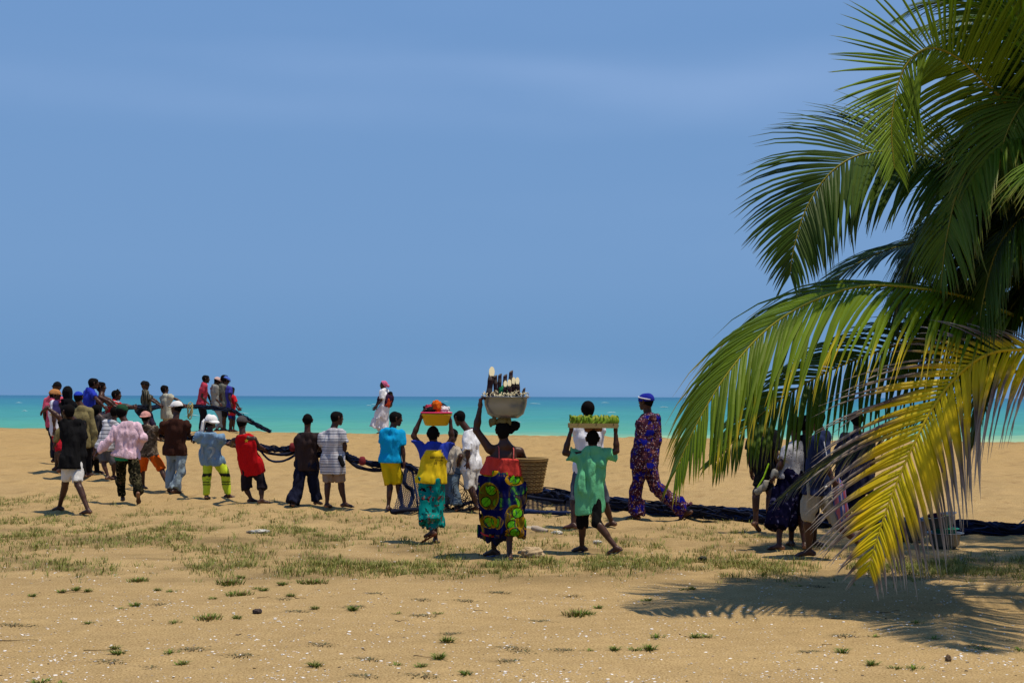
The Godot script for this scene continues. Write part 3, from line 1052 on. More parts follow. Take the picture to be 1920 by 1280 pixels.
	person("person in black cap and pink top mostly hidden behind the orange capped man", Vector3(-10.013, 0.428, -30.54), 1.041, 1.0, 20, Vector2(-30, 0), Color(0.058, 0.026, 0.017), {SL = Vector3(-0.239, 1.363, -0.059), SR = Vector3(0.083, 1.387, 0.059), PL = Vector3(-0.117, 0.841, -0.029), PR = Vector3(0.043, 0.841, 0.029), H = Vector3(-0.021, 1.658, -0.028), EL = Vector3(-0.295, 1.082, -0.057), WL = Vector3(-0.281, 0.853, -0.152), AL = Vector3(-0.068, 0.075, -0.04), FL = Vector3(-0.009, 0.022, -0.201), KL = Vector3(-0.078, 0.451, -0.074), ER = Vector3(0.125, 1.106, 0.096), WR = Vector3(0.176, 0.877, 0.015), AR = Vector3(0.068, 0.072, 0.04), FR = Vector3(0.126, 0.018, -0.121), KR = Vector3(0.07, 0.449, -0.004), drop = 0.000})
	shirt(cloth(.62,.09,.15), .05, .7, .012)
	trousers(cloth(.02,.02,.03), 1.9)
	cap(cloth(.010,.010,.012), 0.0)
	person("man in orange cap, white shirt with navy shoulders and red shorts, at the left edge", Vector3(-9.357, 0.334, -28.67), 1.027, 1.0, 70, Vector2(85, 0), Color(0.058, 0.026, 0.017), {SL = Vector3(-0.157, 1.364, -0.159), SR = Vector3(-0.042, 1.377, 0.159), PL = Vector3(-0.068, 0.844, -0.079), PR = Vector3(-0.01, 0.844, 0.079), H = Vector3(-0.094, 1.581, -0.01), EL = Vector3(-0.137, 1.117, -0.217), WL = Vector3(-0.147, 0.853, -0.217), AL = Vector3(-0.09, 0.082, -0.13), FL = Vector3(0.074, 0.027, -0.19), KL = Vector3(-0.041, 0.455, -0.119), ER = Vector3(-0.034, 1.153, 0.231), WR = Vector3(-0.015, 0.907, 0.231), AR = Vector3(0.09, 0.068, 0.13), FR = Vector3(0.254, 0.013, 0.07), KR = Vector3(0.06, 0.425, 0.105), drop = 0.000})
	shirt(mat(Color.WHITE, .9), .10, .8, .016, "shirt", {tint = func(p: Vector3): return Color(.03,.025,.10) if p.y > 1.22 - absf(p.z) * .3 and p.x > -.08 else Color(.62,.62,.68)})
	(Q.o.get_node("shirt") as MeshInstance3D).material_override = M.plain
	trousers(cloth(.50,.018,.035), .95, .02)
	wear("scarf", [bone(Q.N - Q.fw * .02, Q.N + Q.fw * .09 - Q.up * .05, .075, .05, .03)], cloth(.70,.10,.16), [], .02, .014)
	hair(.006)
	cap(cloth(.45,.20,.07), 0.0)
	person("person in black hooded top standing between the orange cap and the khaki shirt", Vector3(-9.247, 0.338, -28.75), 1.043, 1.0, -10, Vector2(-20, 0), Color(0.058, 0.026, 0.017), {SL = Vector3(-0.14, 1.401, 0.03), SR = Vector3(0.196, 1.363, -0.03), PL = Vector3(-0.115, 0.864, 0.015), PR = Vector3(0.053, 0.864, -0.015), H = Vector3(0.015, 1.63, -0.03), EL = Vector3(-0.188, 1.12, 0.06), WL = Vector3(-0.224, 0.89, -0.029), AL = Vector3(-0.014, 0.072, 0.07), FL = Vector3(-0.044, 0.016, -0.102), KL = Vector3(-0.071, 0.46, 0.002), ER = Vector3(0.251, 1.081, -0.019), WR = Vector3(0.255, 0.852, -0.114), AR = Vector3(0.014, 0.079, -0.07), FR = Vector3(-0.016, 0.024, -0.242), KR = Vector3(0.026, 0.464, -0.084), drop = 0.040})
	shirt(cloth(.009,.009,.011), .10, 1.9, .02)
	trousers(cloth(.05,.018,.085), .95, .03)
	start()
	solid(head_bones(.024) + [bone(Q.N - Q.up * .03, Q.H - Q.hu * .02, .085, .09, .05)], .012, [[Q.H + Q.hf * .075, Q.hf]], .015)
	put("hood", finish(), cloth(.009,.009,.010), Q.o)
	person("person in long loose grey brown coat with bushy black hair leaning back on the net", Vector3(-8.506, 0.308, -28.18), 0.908, 1.0, 40, Vector2(40, 0), Color(0.058, 0.026, 0.017), {SL = Vector3(0.072, 1.118, -0.045), SR = Vector3(0.29, 1.041, 0.145), PL = Vector3(0.015, 0.65, -0.048), PR = Vector3(0.129, 0.65, 0.048), H = Vector3(0.09, 1.296, 0.027), EL = Vector3(0.288, 1.155, -0.102), WL = Vector3(0.388, 1.257, -0.102), AL = Vector3(-0.04, 0.062, 0.18), FL = Vector3(0.125, 0.01, 0.18), KL = Vector3(-0.004, 0.274, 0.066), ER = Vector3(0.407, 1.06, 0.216), WR = Vector3(0.506, 1.186, 0.216), AR = Vector3(0.04, 0.08, -0.18), FR = Vector3(0.203, 0.028, -0.209), KR = Vector3(0.058, 0.268, -0.066), drop = 0.000})
	shirt(cloth(.055,.048,.050), .30, 1.9, .04, "coat", {flare = .05, wrinkle = .035})
	trousers(cloth(.010,.010,.012), 1.95)
	hair(.022)
	person("man in khaki long sleeved shirt and blue cap seen from behind, arms hanging", Vector3(-8.473, 0.283, -27.64), 1.011, 1.0, 5, Vector2(8, 0), Color(0.058, 0.026, 0.017), {SL = Vector3(-0.25, 1.31, -0.015), SR = Vector3(0.083, 1.309, 0.015), PL = Vector3(-0.168, 0.804, -0.007), PR = Vector3(-0.003, 0.804, 0.007), H = Vector3(-0.171, 1.582, -0.03), EL = Vector3(-0.541, 0.889, -0.015), WL = Vector3(-0.62, 0.69, -0.015), AL = Vector3(-0.025, 0.067, 0.12), FL = Vector3(-0.01, 0.014, -0.048), KL = Vector3(-0.092, 0.428, 0.017), ER = Vector3(0.152, 0.905, 0.015), WR = Vector3(0.169, 0.595, 0.015), AR = Vector3(0.025, 0.078, -0.12), FR = Vector3(0.04, 0.025, -0.288), KR = Vector3(0.015, 0.434, -0.098), drop = 0.112})
	shirt(cloth(.23,.19,.085), .12, 1.95, .014, "shirt", {tint = null})
	trousers(cloth(.014,.013,.014), 1.95)
	hair(.006)
	cap(cloth(.02,.05,.45), 180.0, false, "cap", .06)
	person("barefoot person in white striped shirt and grey shorts behind the pink jacket", Vector3(-7.863, 0.263, -27.27), 0.907, 1.0, 10, Vector2(20, 0), Color(0.058, 0.026, 0.017), {SL = Vector3(-0.125, 1.115, -0.027), SR = Vector3(0.153, 1.019, 0.027), PL = Vector3(-0.212, 0.628, -0.013), PR = Vector3(-0.065, 0.628, 0.013), H = Vector3(0.056, 1.326, -0.03), EL = Vector3(-0.008, 0.92, -0.085), WL = Vector3(0.115, 0.92, -0.085), AL = Vector3(-0.035, 0.067, 0.07), FL = Vector3(0.089, 0.016, -0.034), KL = Vector3(-0.138, 0.336, 0.029), ER = Vector3(0.195, 0.774, 0.053), WR = Vector3(0.229, 0.574, -0.024), AR = Vector3(0.035, 0.071, -0.07), FR = Vector3(0.186, 0.02, -0.125), KR = Vector3(0.054, 0.309, -0.029), drop = 0.000})
	shirt(fabric(stripes(Color(.80,.80,.82), [[.5,.10,Color(.30,.31,.36)]]), .075), .04, .7, .012)
	trousers(cloth(.11,.11,.115), .95, .02)
	hair()
	person("barefoot man in black shirt and white shorts striding left with one arm held out", Vector3(-6.909, 0.064, -21.95), 1.008, 1.0, -62, Vector2(-55, -4), Color(0.058, 0.026, 0.017), {SL = Vector3(-0.119, 1.332, 0.06), SR = Vector3(0.074, 1.386, -0.127), PL = Vector3(-0.065, 0.881, 0.076), PR = Vector3(0.012, 0.881, -0.07), H = Vector3(-0.114, 1.588, 0.006), EL = Vector3(-0.233, 1.52, 0.11), WL = Vector3(-0.406, 1.661, 0.11), AL = Vector3(-0.293, 0.078, -0.21), FL = Vector3(-0.45, 0.026, -0.267), KL = Vector3(-0.161, 0.461, -0.067), ER = Vector3(0.107, 1.101, -0.127), WR = Vector3(0.087, 0.864, -0.127), AR = Vector3(0.293, 0.066, 0.21), FR = Vector3(0.148, 0.014, 0.127), KR = Vector3(0.08, 0.461, 0.07), GL = Vector3(-0.5, -0.8, 0), CL = 0.3, DL = Vector3(-0.8, -0.6, 0), drop = 0.081})
	shirt(cloth(.010,.010,.011), .12, .75, .012, "shirt", {wrinkle = .025, flare = .022})
	trousers(cloth(.74,.73,.70), .92, .012, "shorts", {rise = .02})
	hair()
	person("man in pale pink jacket and camouflage trousers, one bare sole showing", Vector3(-6.404, 0.106, -23.38), 0.981, 1.0, -8, Vector2(15, 0), Color(0.058, 0.026, 0.017), {SL = Vector3(-0.25, 1.231, 0.053), SR = Vector3(0.086, 1.292, 0.007), PL = Vector3(-0.161, 0.807, 0.011), PR = Vector3(-0.002, 0.807, -0.011), H = Vector3(-0.163, 1.521, 0), EL = Vector3(-0.349, 1.051, 0.104), WL = Vector3(-0.528, 0.862, 0.104), AL = Vector3(-0.206, 0.08, -0.26), FL = Vector3(-0.249, 0.028, -0.419), KL = Vector3(-0.218, 0.4, -0.154), ER = Vector3(0.19, 1.106, 0.007), WR = Vector3(0.088, 0.909, -0.09), AR = Vector3(0.206, 0.175, 0.314), FR = Vector3(0.206, 0.009, 0.26), KR = Vector3(0.11, 0.427, 0.121), drop = 0.000})
	shirt(cloth(.80,.56,.64,1.0), .04, 1.95, .018, "jacket", {flare = .025, wrinkle = .034, collar = true, slant = -.15})
	wear("undershirt", [bone(Q.MP - Q.rp * .07, Q.MP + Q.rp * .07, .125, .125, .04, false, Q.fw, 1.1), bone(Q.MP - Q.rp * .05 - Q.up * .05, Q.MP + Q.rp * .05 - Q.up * .05, .122, .122, .04, false, Q.fw, 1.1)], cloth(.02,.26,.13), [[Q.MP - Q.up * .085, -Q.up]], .01)
	trousers(fabric(spots(Color(.10,.10,.06), [[26,.09,Color(.28,.26,.17),2.0],[26,.08,Color(.035,.04,.03),2.0],[22,.05,Color(.42,.38,.28),2.2]], 3), .34), 1.92, .022)
	hair(.010)
	wear("headscarf", [bone(Q.H + Q.hu * .05 - Q.hf * .01, Q.H + Q.hu * .045 + Q.hf * .02, .092, .088, .02)], cloth(.018,.060,.030), [[Q.H + Q.hu * .03, -Q.hu]], .02, .012)
	person("person in pink cap worn backwards, faded camouflage shirt and orange shorts, legs braced wide", Vector3(-6.501, 0.182, -25.44), 0.893, 1.0, 12, Vector2(8, 0), Color(0.058, 0.026, 0.017), {SL = Vector3(-0.306, 1.115, 0.07), SR = Vector3(-0.017, 1.108, 0.13), PL = Vector3(-0.226, 0.674, -0.007), PR = Vector3(-0.083, 0.674, 0.024), H = Vector3(-0.19, 1.331, 0.071), EL = Vector3(-0.341, 1.052, -0.124), WL = Vector3(-0.298, 0.956, -0.269), AL = Vector3(-0.283, 0.074, -0.16), FL = Vector3(-0.251, 0.025, -0.312), KL = Vector3(-0.289, 0.341, -0.113), ER = Vector3(-0.027, 1.054, -0.064), WR = Vector3(0.006, 0.983, -0.163), AR = Vector3(0.283, 0.059, 0.16), FR = Vector3(0.383, 0.01, 0.041), KR = Vector3(0.117, 0.364, 0.062), drop = 0.042})
	shirt(fabric(spots(Color(.36,.31,.26), [[22,.09,Color(.50,.45,.38),2.6],[22,.08,Color(.22,.19,.16),2.6],[14,.06,Color(.58,.52,.46),2.4]], 7), .42), .02, .8, .014)
	trousers(cloth(.66,.11,.010), .95, .03)
	Q.shirt_field = field
	lay_on_shirt("shorts_mark", lettering("5", .09), Vector2(0.05, Q.MP.y - Q.N.y - .10), cloth(.75,.45,.25), .02)
	hair(.006)
	cap(cloth(.62,.30,.26), 180.0, true)
	person("man in dark brown shirt, white cap and pale blue jeans seen from behind", Vector3(-6.126, 0.167, -25.09), 0.994, 1.0, -3, Vector2(-65, 0), Color(0.058, 0.026, 0.017), {SL = Vector3(-0.132, 1.212, 0.06), SR = Vector3(0.259, 1.225, 0.06), PL = Vector3(-0.031, 0.776, 0.01), PR = Vector3(0.132, 0.776, 0.001), H = Vector3(0.064, 1.528, 0.02), EL = Vector3(-0.203, 1.076, -0.161), WL = Vector3(-0.04, 0.985, -0.204), AL = Vector3(-0.068, 0.076, -0.11), FL = Vector3(-0.038, 0.023, -0.276), KL = Vector3(-0.051, 0.345, -0.08), ER = Vector3(0.216, 1.078, -0.156), WR = Vector3(0.296, 0.991, -0.177), AR = Vector3(0.068, 0.067, 0.11), FR = Vector3(0.176, 0.014, -0.019), KR = Vector3(0.159, 0.385, 0.026), GR = Vector3(0, -0.3, 1), CR = 1.1, drop = 0.060})
	shirt(cloth(.050,.020,.014), .05, .85, .014, "shirt", {wrinkle = .026})
	trousers(cloth(.24,.31,.36,1.2), 1.95, .02, "jeans", {flare = 1.35, wrinkle = .03})
	hair(.006)
	cap(cloth(.80,.78,.74), 0.0)
	sandals(cloth(.05,.03,.02))
	person("person in light blue football shirt, white bucket hat and lime green black striped trousers", Vector3(-5.099, 0.128, -24.09), 0.916, 1.0, 6, Vector2(30, 0), Color(0.058, 0.026, 0.017), {SL = Vector3(-0.301, 1.089, 0.145), SR = Vector3(0.076, 1.055, 0.175), PL = Vector3(-0.176, 0.706, -0.008), PR = Vector3(-0.026, 0.706, 0.008), H = Vector3(-0.093, 1.335, 0.13), EL = Vector3(-0.382, 1.016, -0.077), WL = Vector3(-0.256, 0.968, -0.216), AL = Vector3(-0.168, 0.068, 0.07), FL = Vector3(-0.154, 0.016, -0.092), KL = Vector3(-0.181, 0.404, 0.011), ER = Vector3(0.052, 0.976, -0.021), WR = Vector3(0.136, 0.951, -0.12), AR = Vector3(0.168, 0.071, -0.07), FR = Vector3(0.321, 0.02, -0.126), KR = Vector3(0.139, 0.38, -0.051), drop = 0.000})
	shirt(cloth(.20,.33,.47), .10, .8, .018, "shirt", {flare = .015, wrinkle = .03})
	lay_on_shirt("back_number", lettering("12", .24), Vector2(-0.045, -0.36), cloth(.32,.38,.40), .010)
	trousers(M.plain, 1.93, .018, "trousers", {tint = func(p: Vector3): return Color(.012,.012,.012) if (p.y > .40 and p.y < .46) or (p.y > .30 and p.y < .315) or (p.y > .245 and p.y < .265) or (p.y > .345 and p.y < .358) or (p.y > .5 and absf(p.x - .26 - (.62 - p.y) * .1) < .012) else Color(.50,.62,.035)})
	hair(.006)
	start()
	solid(head_bones(.024), .012, [[Q.H + Q.hu * .01, -Q.hu]], .012)
	solid([bone(Q.H + Q.hu * .015 - Q.hr * .03, Q.H + Q.hu * .015 + Q.hr * .03, .120, .120, .02, false, (Q.hu + Q.hr * .25).normalized(), 3.6)], .012, [], .012)
	put("bucket_hat", finish(), cloth(.80,.79,.77), Q.o)
	wear("hat_tail", [bone(Q.H - Q.hf * .10 - Q.hr * .08, Q.H - Q.hf * .12 - Q.hr * .12 - Q.hu * .24, .035, .028, .02, true)], cloth(.74,.73,.70), [], .02, .012)
	sandals(cloth(.010,.010,.012))
	person("man in red sleeveless top with a yellow star and grey cap leaning left", Vector3(-4.302, 0.105, -23.44), 0.927, 1.0, 2, Vector2(10, 0), Color(0.058, 0.026, 0.017), {SL = Vector3(-0.354, 1.066, 0.182), SR = Vector3(-0.008, 1.093, 0.218), PL = Vector3(-0.165, 0.703, 0.033), PR = Vector3(-0.013, 0.703, 0.038), H = Vector3(-0.221, 1.355, 0.17), EL = Vector3(-0.44, 0.987, -0.04), WL = Vector3(-0.376, 0.95, -0.144), AL = Vector3(-0.102, 0.073, -0.08), FL = Vector3(0.041, 0.021, -0.162), KL = Vector3(-0.195, 0.289, -0.053), ER = Vector3(0.052, 0.969, 0.11), WR = Vector3(0.134, 0.917, 0.049), AR = Vector3(0.102, 0.069, 0.08), FR = Vector3(0.262, 0.017, 0.037), KR = Vector3(0.1, 0.287, 0.029), GR = Vector3(0, -0.5, -0.8), CR = 1.1, drop = 0.101})
	shirt(cloth(.52,.010,.014), .12, 0.0, .016, "tank_top", {flare = .015, wrinkle = .026, follow = .9})
	lay_on_shirt("star", star_shape(.036), Vector2(0.075, -0.10), cloth(.75,.48,.04), .008)
	trousers(M.plain, 1.18, .024, "trousers", {flare = 1.5, tint = func(p: Vector3): return Color(.45,.44,.44) if p.x > .25 and p.z > -.06 and p.z < .03 else Color(.013,.011,.012)})
	hair(.006)
	cap(cloth(.075,.068,.068), 60.0)
	person("person in dark brown shirt and navy trousers facing the sea, feet apart", Vector3(-3.429, 0.093, -23.1), 0.938, 1.0, 0, Vector2(0, 0), Color(0.058, 0.026, 0.017), {SL = Vector3(-0.104, 1.113, 0.08), SR = Vector3(0.183, 1.13, 0.08), PL = Vector3(-0.046, 0.691, 0.006), PR = Vector3(0.107, 0.691, 0.006), H = Vector3(0.04, 1.419, 0.05), EL = Vector3(-0.176, 1.011, -0.15), WL = Vector3(-0.155, 0.906, -0.272), AL = Vector3(-0.171, 0.065, 0.16), FL = Vector3(-0.226, 0.014, 0.009), KL = Vector3(-0.117, 0.349, 0.053), ER = Vector3(0.18, 1.029, -0.152), WR = Vector3(0.182, 0.891, -0.263), AR = Vector3(0.171, 0.074, -0.16), FR = Vector3(0.252, 0.023, -0.3), KR = Vector3(0.134, 0.34, -0.107), CL = 1.1, CR = 1.1, drop = 0.039})
	shirt(cloth(.040,.026,.026), .06, .85, .012, "shirt", {wrinkle = .026})
	trousers(cloth(.012,.014,.032,1.2), 1.97, .03, "trousers", {flare = 1.5, wrinkle = .034})
	hair(.006)
	person("man in grey striped white shirt and beige shorts looking right, black pouch at his hip", Vector3(-2.888, 0.085, -22.87), 0.954, 1.0, 12, Vector2(55, 0), Color(0.058, 0.026, 0.017), {SL = Vector3(-0.211, 1.174, -0.003), SR = Vector3(0.093, 1.218, 0.063), PL = Vector3(-0.128, 0.79, -0.009), PR = Vector3(0.025, 0.79, 0.024), H = Vector3(0.007, 1.469, 0.001), EL = Vector3(-0.299, 0.994, -0.176), WL = Vector3(-0.226, 0.872, -0.32), AL = Vector3(-0.142, 0.069, 0.03), FL = Vector3(-0.086, 0.018, -0.121), KL = Vector3(-0.138, 0.369, -0.009), ER = Vector3(0.149, 1.02, 0.063), WR = Vector3(0.118, 0.869, -0.027), AR = Vector3(0.142, 0.07, -0.03), FR = Vector3(0.301, 0.019, -0.052), KR = Vector3(0.085, 0.369, -0.023), CR = 1.1, drop = 0.158})
	shirt(fabric(stripes(Color(.78,.78,.80), [[.12,.035,Color(.22,.24,.32)],[.34,.02,Color(.40,.42,.50)],[.52,.045,Color(.30,.32,.42)],[.80,.02,Color(.50,.35,.34)]]), .135), .10, .72, .018, "shirt", {collar = true, flare = .01, wrinkle = .024})
	trousers(cloth(.30,.215,.155), .88, .03, "shorts")
	wear("pouch", [bone(Q.MP + Vector3(.13, .03, .13), Q.MP + Vector3(.17, -.07, .13), .045, .04, .03)], cloth(.015,.015,.016), [], .004, .014)
	hair(.004)
	person("boy in turquoise shirt and yellow shorts looking right, holding the edge of the net", Vector3(-1.89, 0.076, -22.6), 0.907, 1.0, 18, Vector2(75, -6), Color(0.058, 0.026, 0.017), {SL = Vector3(-0.203, 1.228, -0.046), SR = Vector3(0.069, 1.22, 0.046), PL = Vector3(-0.15, 0.784, -0.023), PR = Vector3(-0.009, 0.784, 0.023), H = Vector3(-0.001, 1.476, -0.029), EL = Vector3(-0.237, 1.022, -0.185), WL = Vector3(-0.131, 0.862, -0.271), AL = Vector3(-0.107, 0.062, 0.06), FL = Vector3(-0.081, 0.016, -0.083), KL = Vector3(-0.084, 0.362, 0.019), ER = Vector3(0.125, 0.976, 0.055), WR = Vector3(0.143, 0.775, 0.036), AR = Vector3(0.107, 0.064, -0.06), FR = Vector3(0.179, 0.018, -0.186), KR = Vector3(0.056, 0.371, -0.019), CR = 1.0, drop = 0.000})
	shirt(cloth(.006,.34,.66), .02, .75, .014, "shirt", {wrinkle = .022, cuff = 1.12})
	trousers(cloth(.72,.50,.010), .88, .028, "shorts")
	put("shorts_mark", tube([Q.PR.lerp(Q.KR, .5) + Vector3(.095, .05, .06), Q.PR.lerp(Q.KR, .7) + Vector3(.10, .02, .06)], [.010], 6), cloth(.03,.03,.03), Q.o)
	hair(.010)
	sandals(cloth(.03,.05,.16))
	person("small boy in beige shirt and jeans with one hand on his hip", Vector3(-0.975, 0.075, -22.6), 0.808, 1.0, 10, Vector2(25, -10), Color(0.058, 0.026, 0.017), {SL = Vector3(-0.129, 0.981, -0.023), SR = Vector3(0.119, 0.961, 0.023), PL = Vector3(-0.079, 0.621, -0.012), PR = Vector3(0.052, 0.621, 0.012), H = Vector3(0.022, 1.216, -0.03), EL = Vector3(-0.14, 0.786, -0.046), WL = Vector3(-0.106, 0.674, -0.046), AL = Vector3(-0.082, 0.064, -0.2), FL = Vector3(-0.058, 0.02, -0.336), KL = Vector3(-0.084, 0.291, -0.106), ER = Vector3(0.156, 0.873, 0.145), WR = Vector3(0.1, 0.736, 0.063), AR = Vector3(0.082, 0.053, 0.2), FR = Vector3(0.106, 0.009, 0.064), KR = Vector3(0.041, 0.328, 0.106), drop = 0.000})
	shirt(cloth(.46,.40,.32), .03, .85, .016, "shirt", {wrinkle = .03})
	trousers(cloth(.10,.14,.18,1.4), 1.8, .024, "jeans", {flare = 1.3, wrinkle = .034})
	hair(.006)
	person("man in white shirt and off white shorts bending forward and looking down to the left", Vector3(-0.518, 0.076, -22.66), 0.966, 1.0, -50, Vector2(-45, -16), Color(0.058, 0.026, 0.017), {SL = Vector3(-0.202, 1.1, 0.15), SR = Vector3(-0.135, 1.289, -0.123), PL = Vector3(-0.202, 0.796, 0.061), PR = Vector3(-0.101, 0.796, -0.061), H = Vector3(-0.337, 1.49, -0.019), EL = Vector3(-0.189, 0.939, 0.193), WL = Vector3(-0.188, 0.772, 0.193), AL = Vector3(-0.041, 0.066, 0.16), FL = Vector3(-0.166, 0.015, 0.055), KL = Vector3(-0.132, 0.326, 0.14), ER = Vector3(-0.089, 1.029, -0.147), WR = Vector3(-0.143, 0.816, -0.219), AR = Vector3(0.041, 0.074, -0.16), FR = Vector3(-0.084, 0.023, -0.265), KR = Vector3(-0.027, 0.309, -0.11), CL = 0.4, drop = 0.079})
	shirt(cloth(.82,.82,.84), .08, .8, .018, "shirt", {wrinkle = .03, follow = .8})
	trousers(cloth(.62,.59,.54,1.3), .92, .03, "shorts", {wrinkle = .036})
	hair(.007)
	person("child in yellow shirt with blue sleeves carrying a yellow basin on the head", Vector3(-0.993, 0.002, -18.2), 0.882, 1.0, -4, Vector2(4, 0), Color(0.058, 0.026, 0.017), {SL = Vector3(-0.164, 1.23, 0.03), SR = Vector3(0.102, 1.221, 0.01), PL = Vector3(-0.127, 0.834, 0.005), PR = Vector3(0.017, 0.834, -0.005), H = Vector3(-0.037, 1.417, -0.01), EL = Vector3(-0.293, 1.4, 0.043), WL = Vector3(-0.192, 1.646, 0.043), AL = Vector3(-0.034, 0.167, 0.15), FL = Vector3(-0.151, 0.097, 0.088), KL = Vector3(-0.105, 0.504, 0.028), ER = Vector3(0.208, 1.359, -0.008), WR = Vector3(0.189, 1.585, -0.008), AR = Vector3(0, 0.061, 0), FR = Vector3(-0.02, 0.016, -0.14), KR = Vector3(-0.008, 0.493, -0.003), GL = Vector3(1, 0.2, -0.2), GR = Vector3(-1, 0.2, -0.2), CL = 0.5, CR = 0.5, DL = Vector3(0.25, 1, -0.1), DR = Vector3(-0.15, 1, -0.1), drop = 0.000})
	shirt(M.plain, .05, .8, .012, "shirt", {flare = .014, wrinkle = .024, tint = func(p: Vector3): return Color(.020,.045,.36) if absf(p.x - Q.N.x) > .045 + (Q.N.y - .02 - p.y) * .62 and p.y > Q.N.y - .26 or p.y > Q.N.y - .10 else Color(.68,.48,.012)})
	lay_on_shirt("back_print", lettering("AOUCEMO", .030), Vector2(0.055, -0.195), cloth(.02,.02,.02), .006)
	lay_on_shirt("back_print", lettering("ETON", .026), Vector2(0.07, -0.232), cloth(.02,.02,.02), .006)
	lay_on_shirt("back_print", lettering("25", .030), Vector2(0.03, -0.268), cloth(.02,.02,.02), .006)
	trousers(fabric(spots(Color(.045,.52,.50), [[9,.10,Color(.10,.05,.09),2.2],[9,.075,Color(.45,.16,.15),2.4],[16,.022,Color(.75,.45,.42),1.5],[12,.03,Color(.05,.05,.10),2.0]], 12), .40), 1.62, .040, "trousers", {flare = 1.7, wrinkle = .04, rise = .04})
	hair(.007)
	sandals(cloth(.20,.06,.035), ["L"])
	person("large woman in coral top and green disc wrapper balancing a steel basin on her head", Vector3(-0.115, 0, -16.58), 0.966, 1.3, -14, Vector2(-12, 0), Color(0.058, 0.026, 0.017), {SL = Vector3(-0.148, 1.296, 0.072), SR = Vector3(0.21, 1.265, -0.012), PL = Vector3(-0.11, 0.88, 0.025), PR = Vector3(0.09, 0.88, -0.025), H = Vector3(0.007, 1.508, 0.001), EL = Vector3(-0.307, 1.522, 0.072), WL = Vector3(-0.261, 1.804, 0.072), AL = Vector3(-0.094, 0.07, -0.2), FL = Vector3(-0.236, 0.019, -0.276), KL = Vector3(-0.094, 0.41, -0.108), ER = Vector3(0.261, 1.167, -0.137), WR = Vector3(0.343, 1.082, -0.325), AR = Vector3(0.094, 0.068, 0.2), FR = Vector3(0.071, 0.017, 0.04), KR = Vector3(0.086, 0.444, 0.058), GL = Vector3(1, 0, -0.3), CL = 1.0, DL = Vector3(0.05, 1, 0), drop = 0.000})
	shirt(cloth(.58,.055,.045), -.11, 0.0, .022, "camisole", {top = .80, wrinkle = .03, flare = .02, slant = .0})
	for s in [-1, 1]:
		put("shoulder_strap", tube([Q.MP.lerp(Q.MS, .78) + Q.rt * s * .085 - Q.fw * .125, Q.MP.lerp(Q.MS, .85) + Q.rt * s * .088 - Q.fw * .128, Q.MS + Q.rt * s * .09 - Q.fw * .085 + Q.up * .03, Q.MS + Q.rt * s * .09 + Q.up * .062], [.007], 6), cloth(.62,.12,.11), Q.o)
	skirt(fabric(wax_print(), .62), Q.AL + Vector3(-.04, .20, .02), Q.AR + Vector3(.02, .24, .0), .17, .126, .125, "wrapper", .04)
	wear("wrapper_end", [bone(Q.PL + Vector3(-.06, .05, .03), Q.AL + Vector3(-.13, .28, .10), .06, .035, .05)], Q.o.get_node("wrapper").material_override, [], .04)
	wear("petticoat", [bone(Q.KL, Q.AL + Vector3(-.05, .15, .02), .10, .125, .10, true), bone(Q.KL.lerp(Q.KR, .7), Q.AL.lerp(Q.AR, .6) + Vector3(0, .15, .02), .10, .12, .10, true)], cloth(.010,.012,.05), [], .02)
	put("petticoat_trim", tube(smooth_path([Q.AL + Vector3(-.15, .225, .10), Q.AL + Vector3(-.10, .20, .165), Q.AL + Vector3(.06, .18, .165), Q.AL + Vector3(.15, .17, .13)], 4), [.012], 6), cloth(.62,.05,.05), Q.o)
	hair(.016)
	wear("hair_bun", [bone(Q.H + Vector3(.13, .055, .01), Q.H + Vector3(.14, .07, .01), .055, .05, .02), bone(Q.H + Vector3(.09, .02, .02), Q.H + Vector3(.12, .05, .02), .06, .05, .02)], M.hair, [], .02, .012)
	wear("head_pad", [bone(Q.H + Vector3(-.10, .115, 0), Q.H + Vector3(.04, .12, 0), .045, .045, .02), bone(Q.H + Vector3(-.05, .115, -.06), Q.H + Vector3(.02, .115, .06), .04, .04, .02)], cloth(.20,.17,.07), [], .04, .012)
	sandals(cloth(.10,.13,.30))
	person("tall man in white shirt and grey shorts walking beyond the boy with the banana tray", Vector3(1.176, 0.021, -20.13), 1.068, 1.0, -5, Vector2(-10, 0), Color(0.058, 0.026, 0.017), {SL = Vector3(-0.231, 1.423, 0.015), SR = Vector3(0.12, 1.422, -0.015), PL = Vector3(-0.146, 0.889, 0.008), PR = Vector3(0.029, 0.889, -0.008), H = Vector3(-0.075, 1.707, -0.03), EL = Vector3(-0.204, 1.209, -0.069), WL = Vector3(-0.232, 0.974, -0.163), AL = Vector3(-0.287, 0.073, 0.17), FL = Vector3(-0.451, 0.018, 0.11), KL = Vector3(-0.269, 0.376, 0.089), ER = Vector3(0.073, 1.209, -0.098), WR = Vector3(0.085, 0.974, -0.195), AR = Vector3(0.287, 0.079, -0.17), FR = Vector3(0.2, 0.024, -0.321), KR = Vector3(0.169, 0.364, -0.089), drop = 0.119})
	shirt(cloth(.74,.74,.80), .05, .7, .014)
	trousers(cloth(.075,.085,.115), .98, .03, "shorts")
	hair(.016)
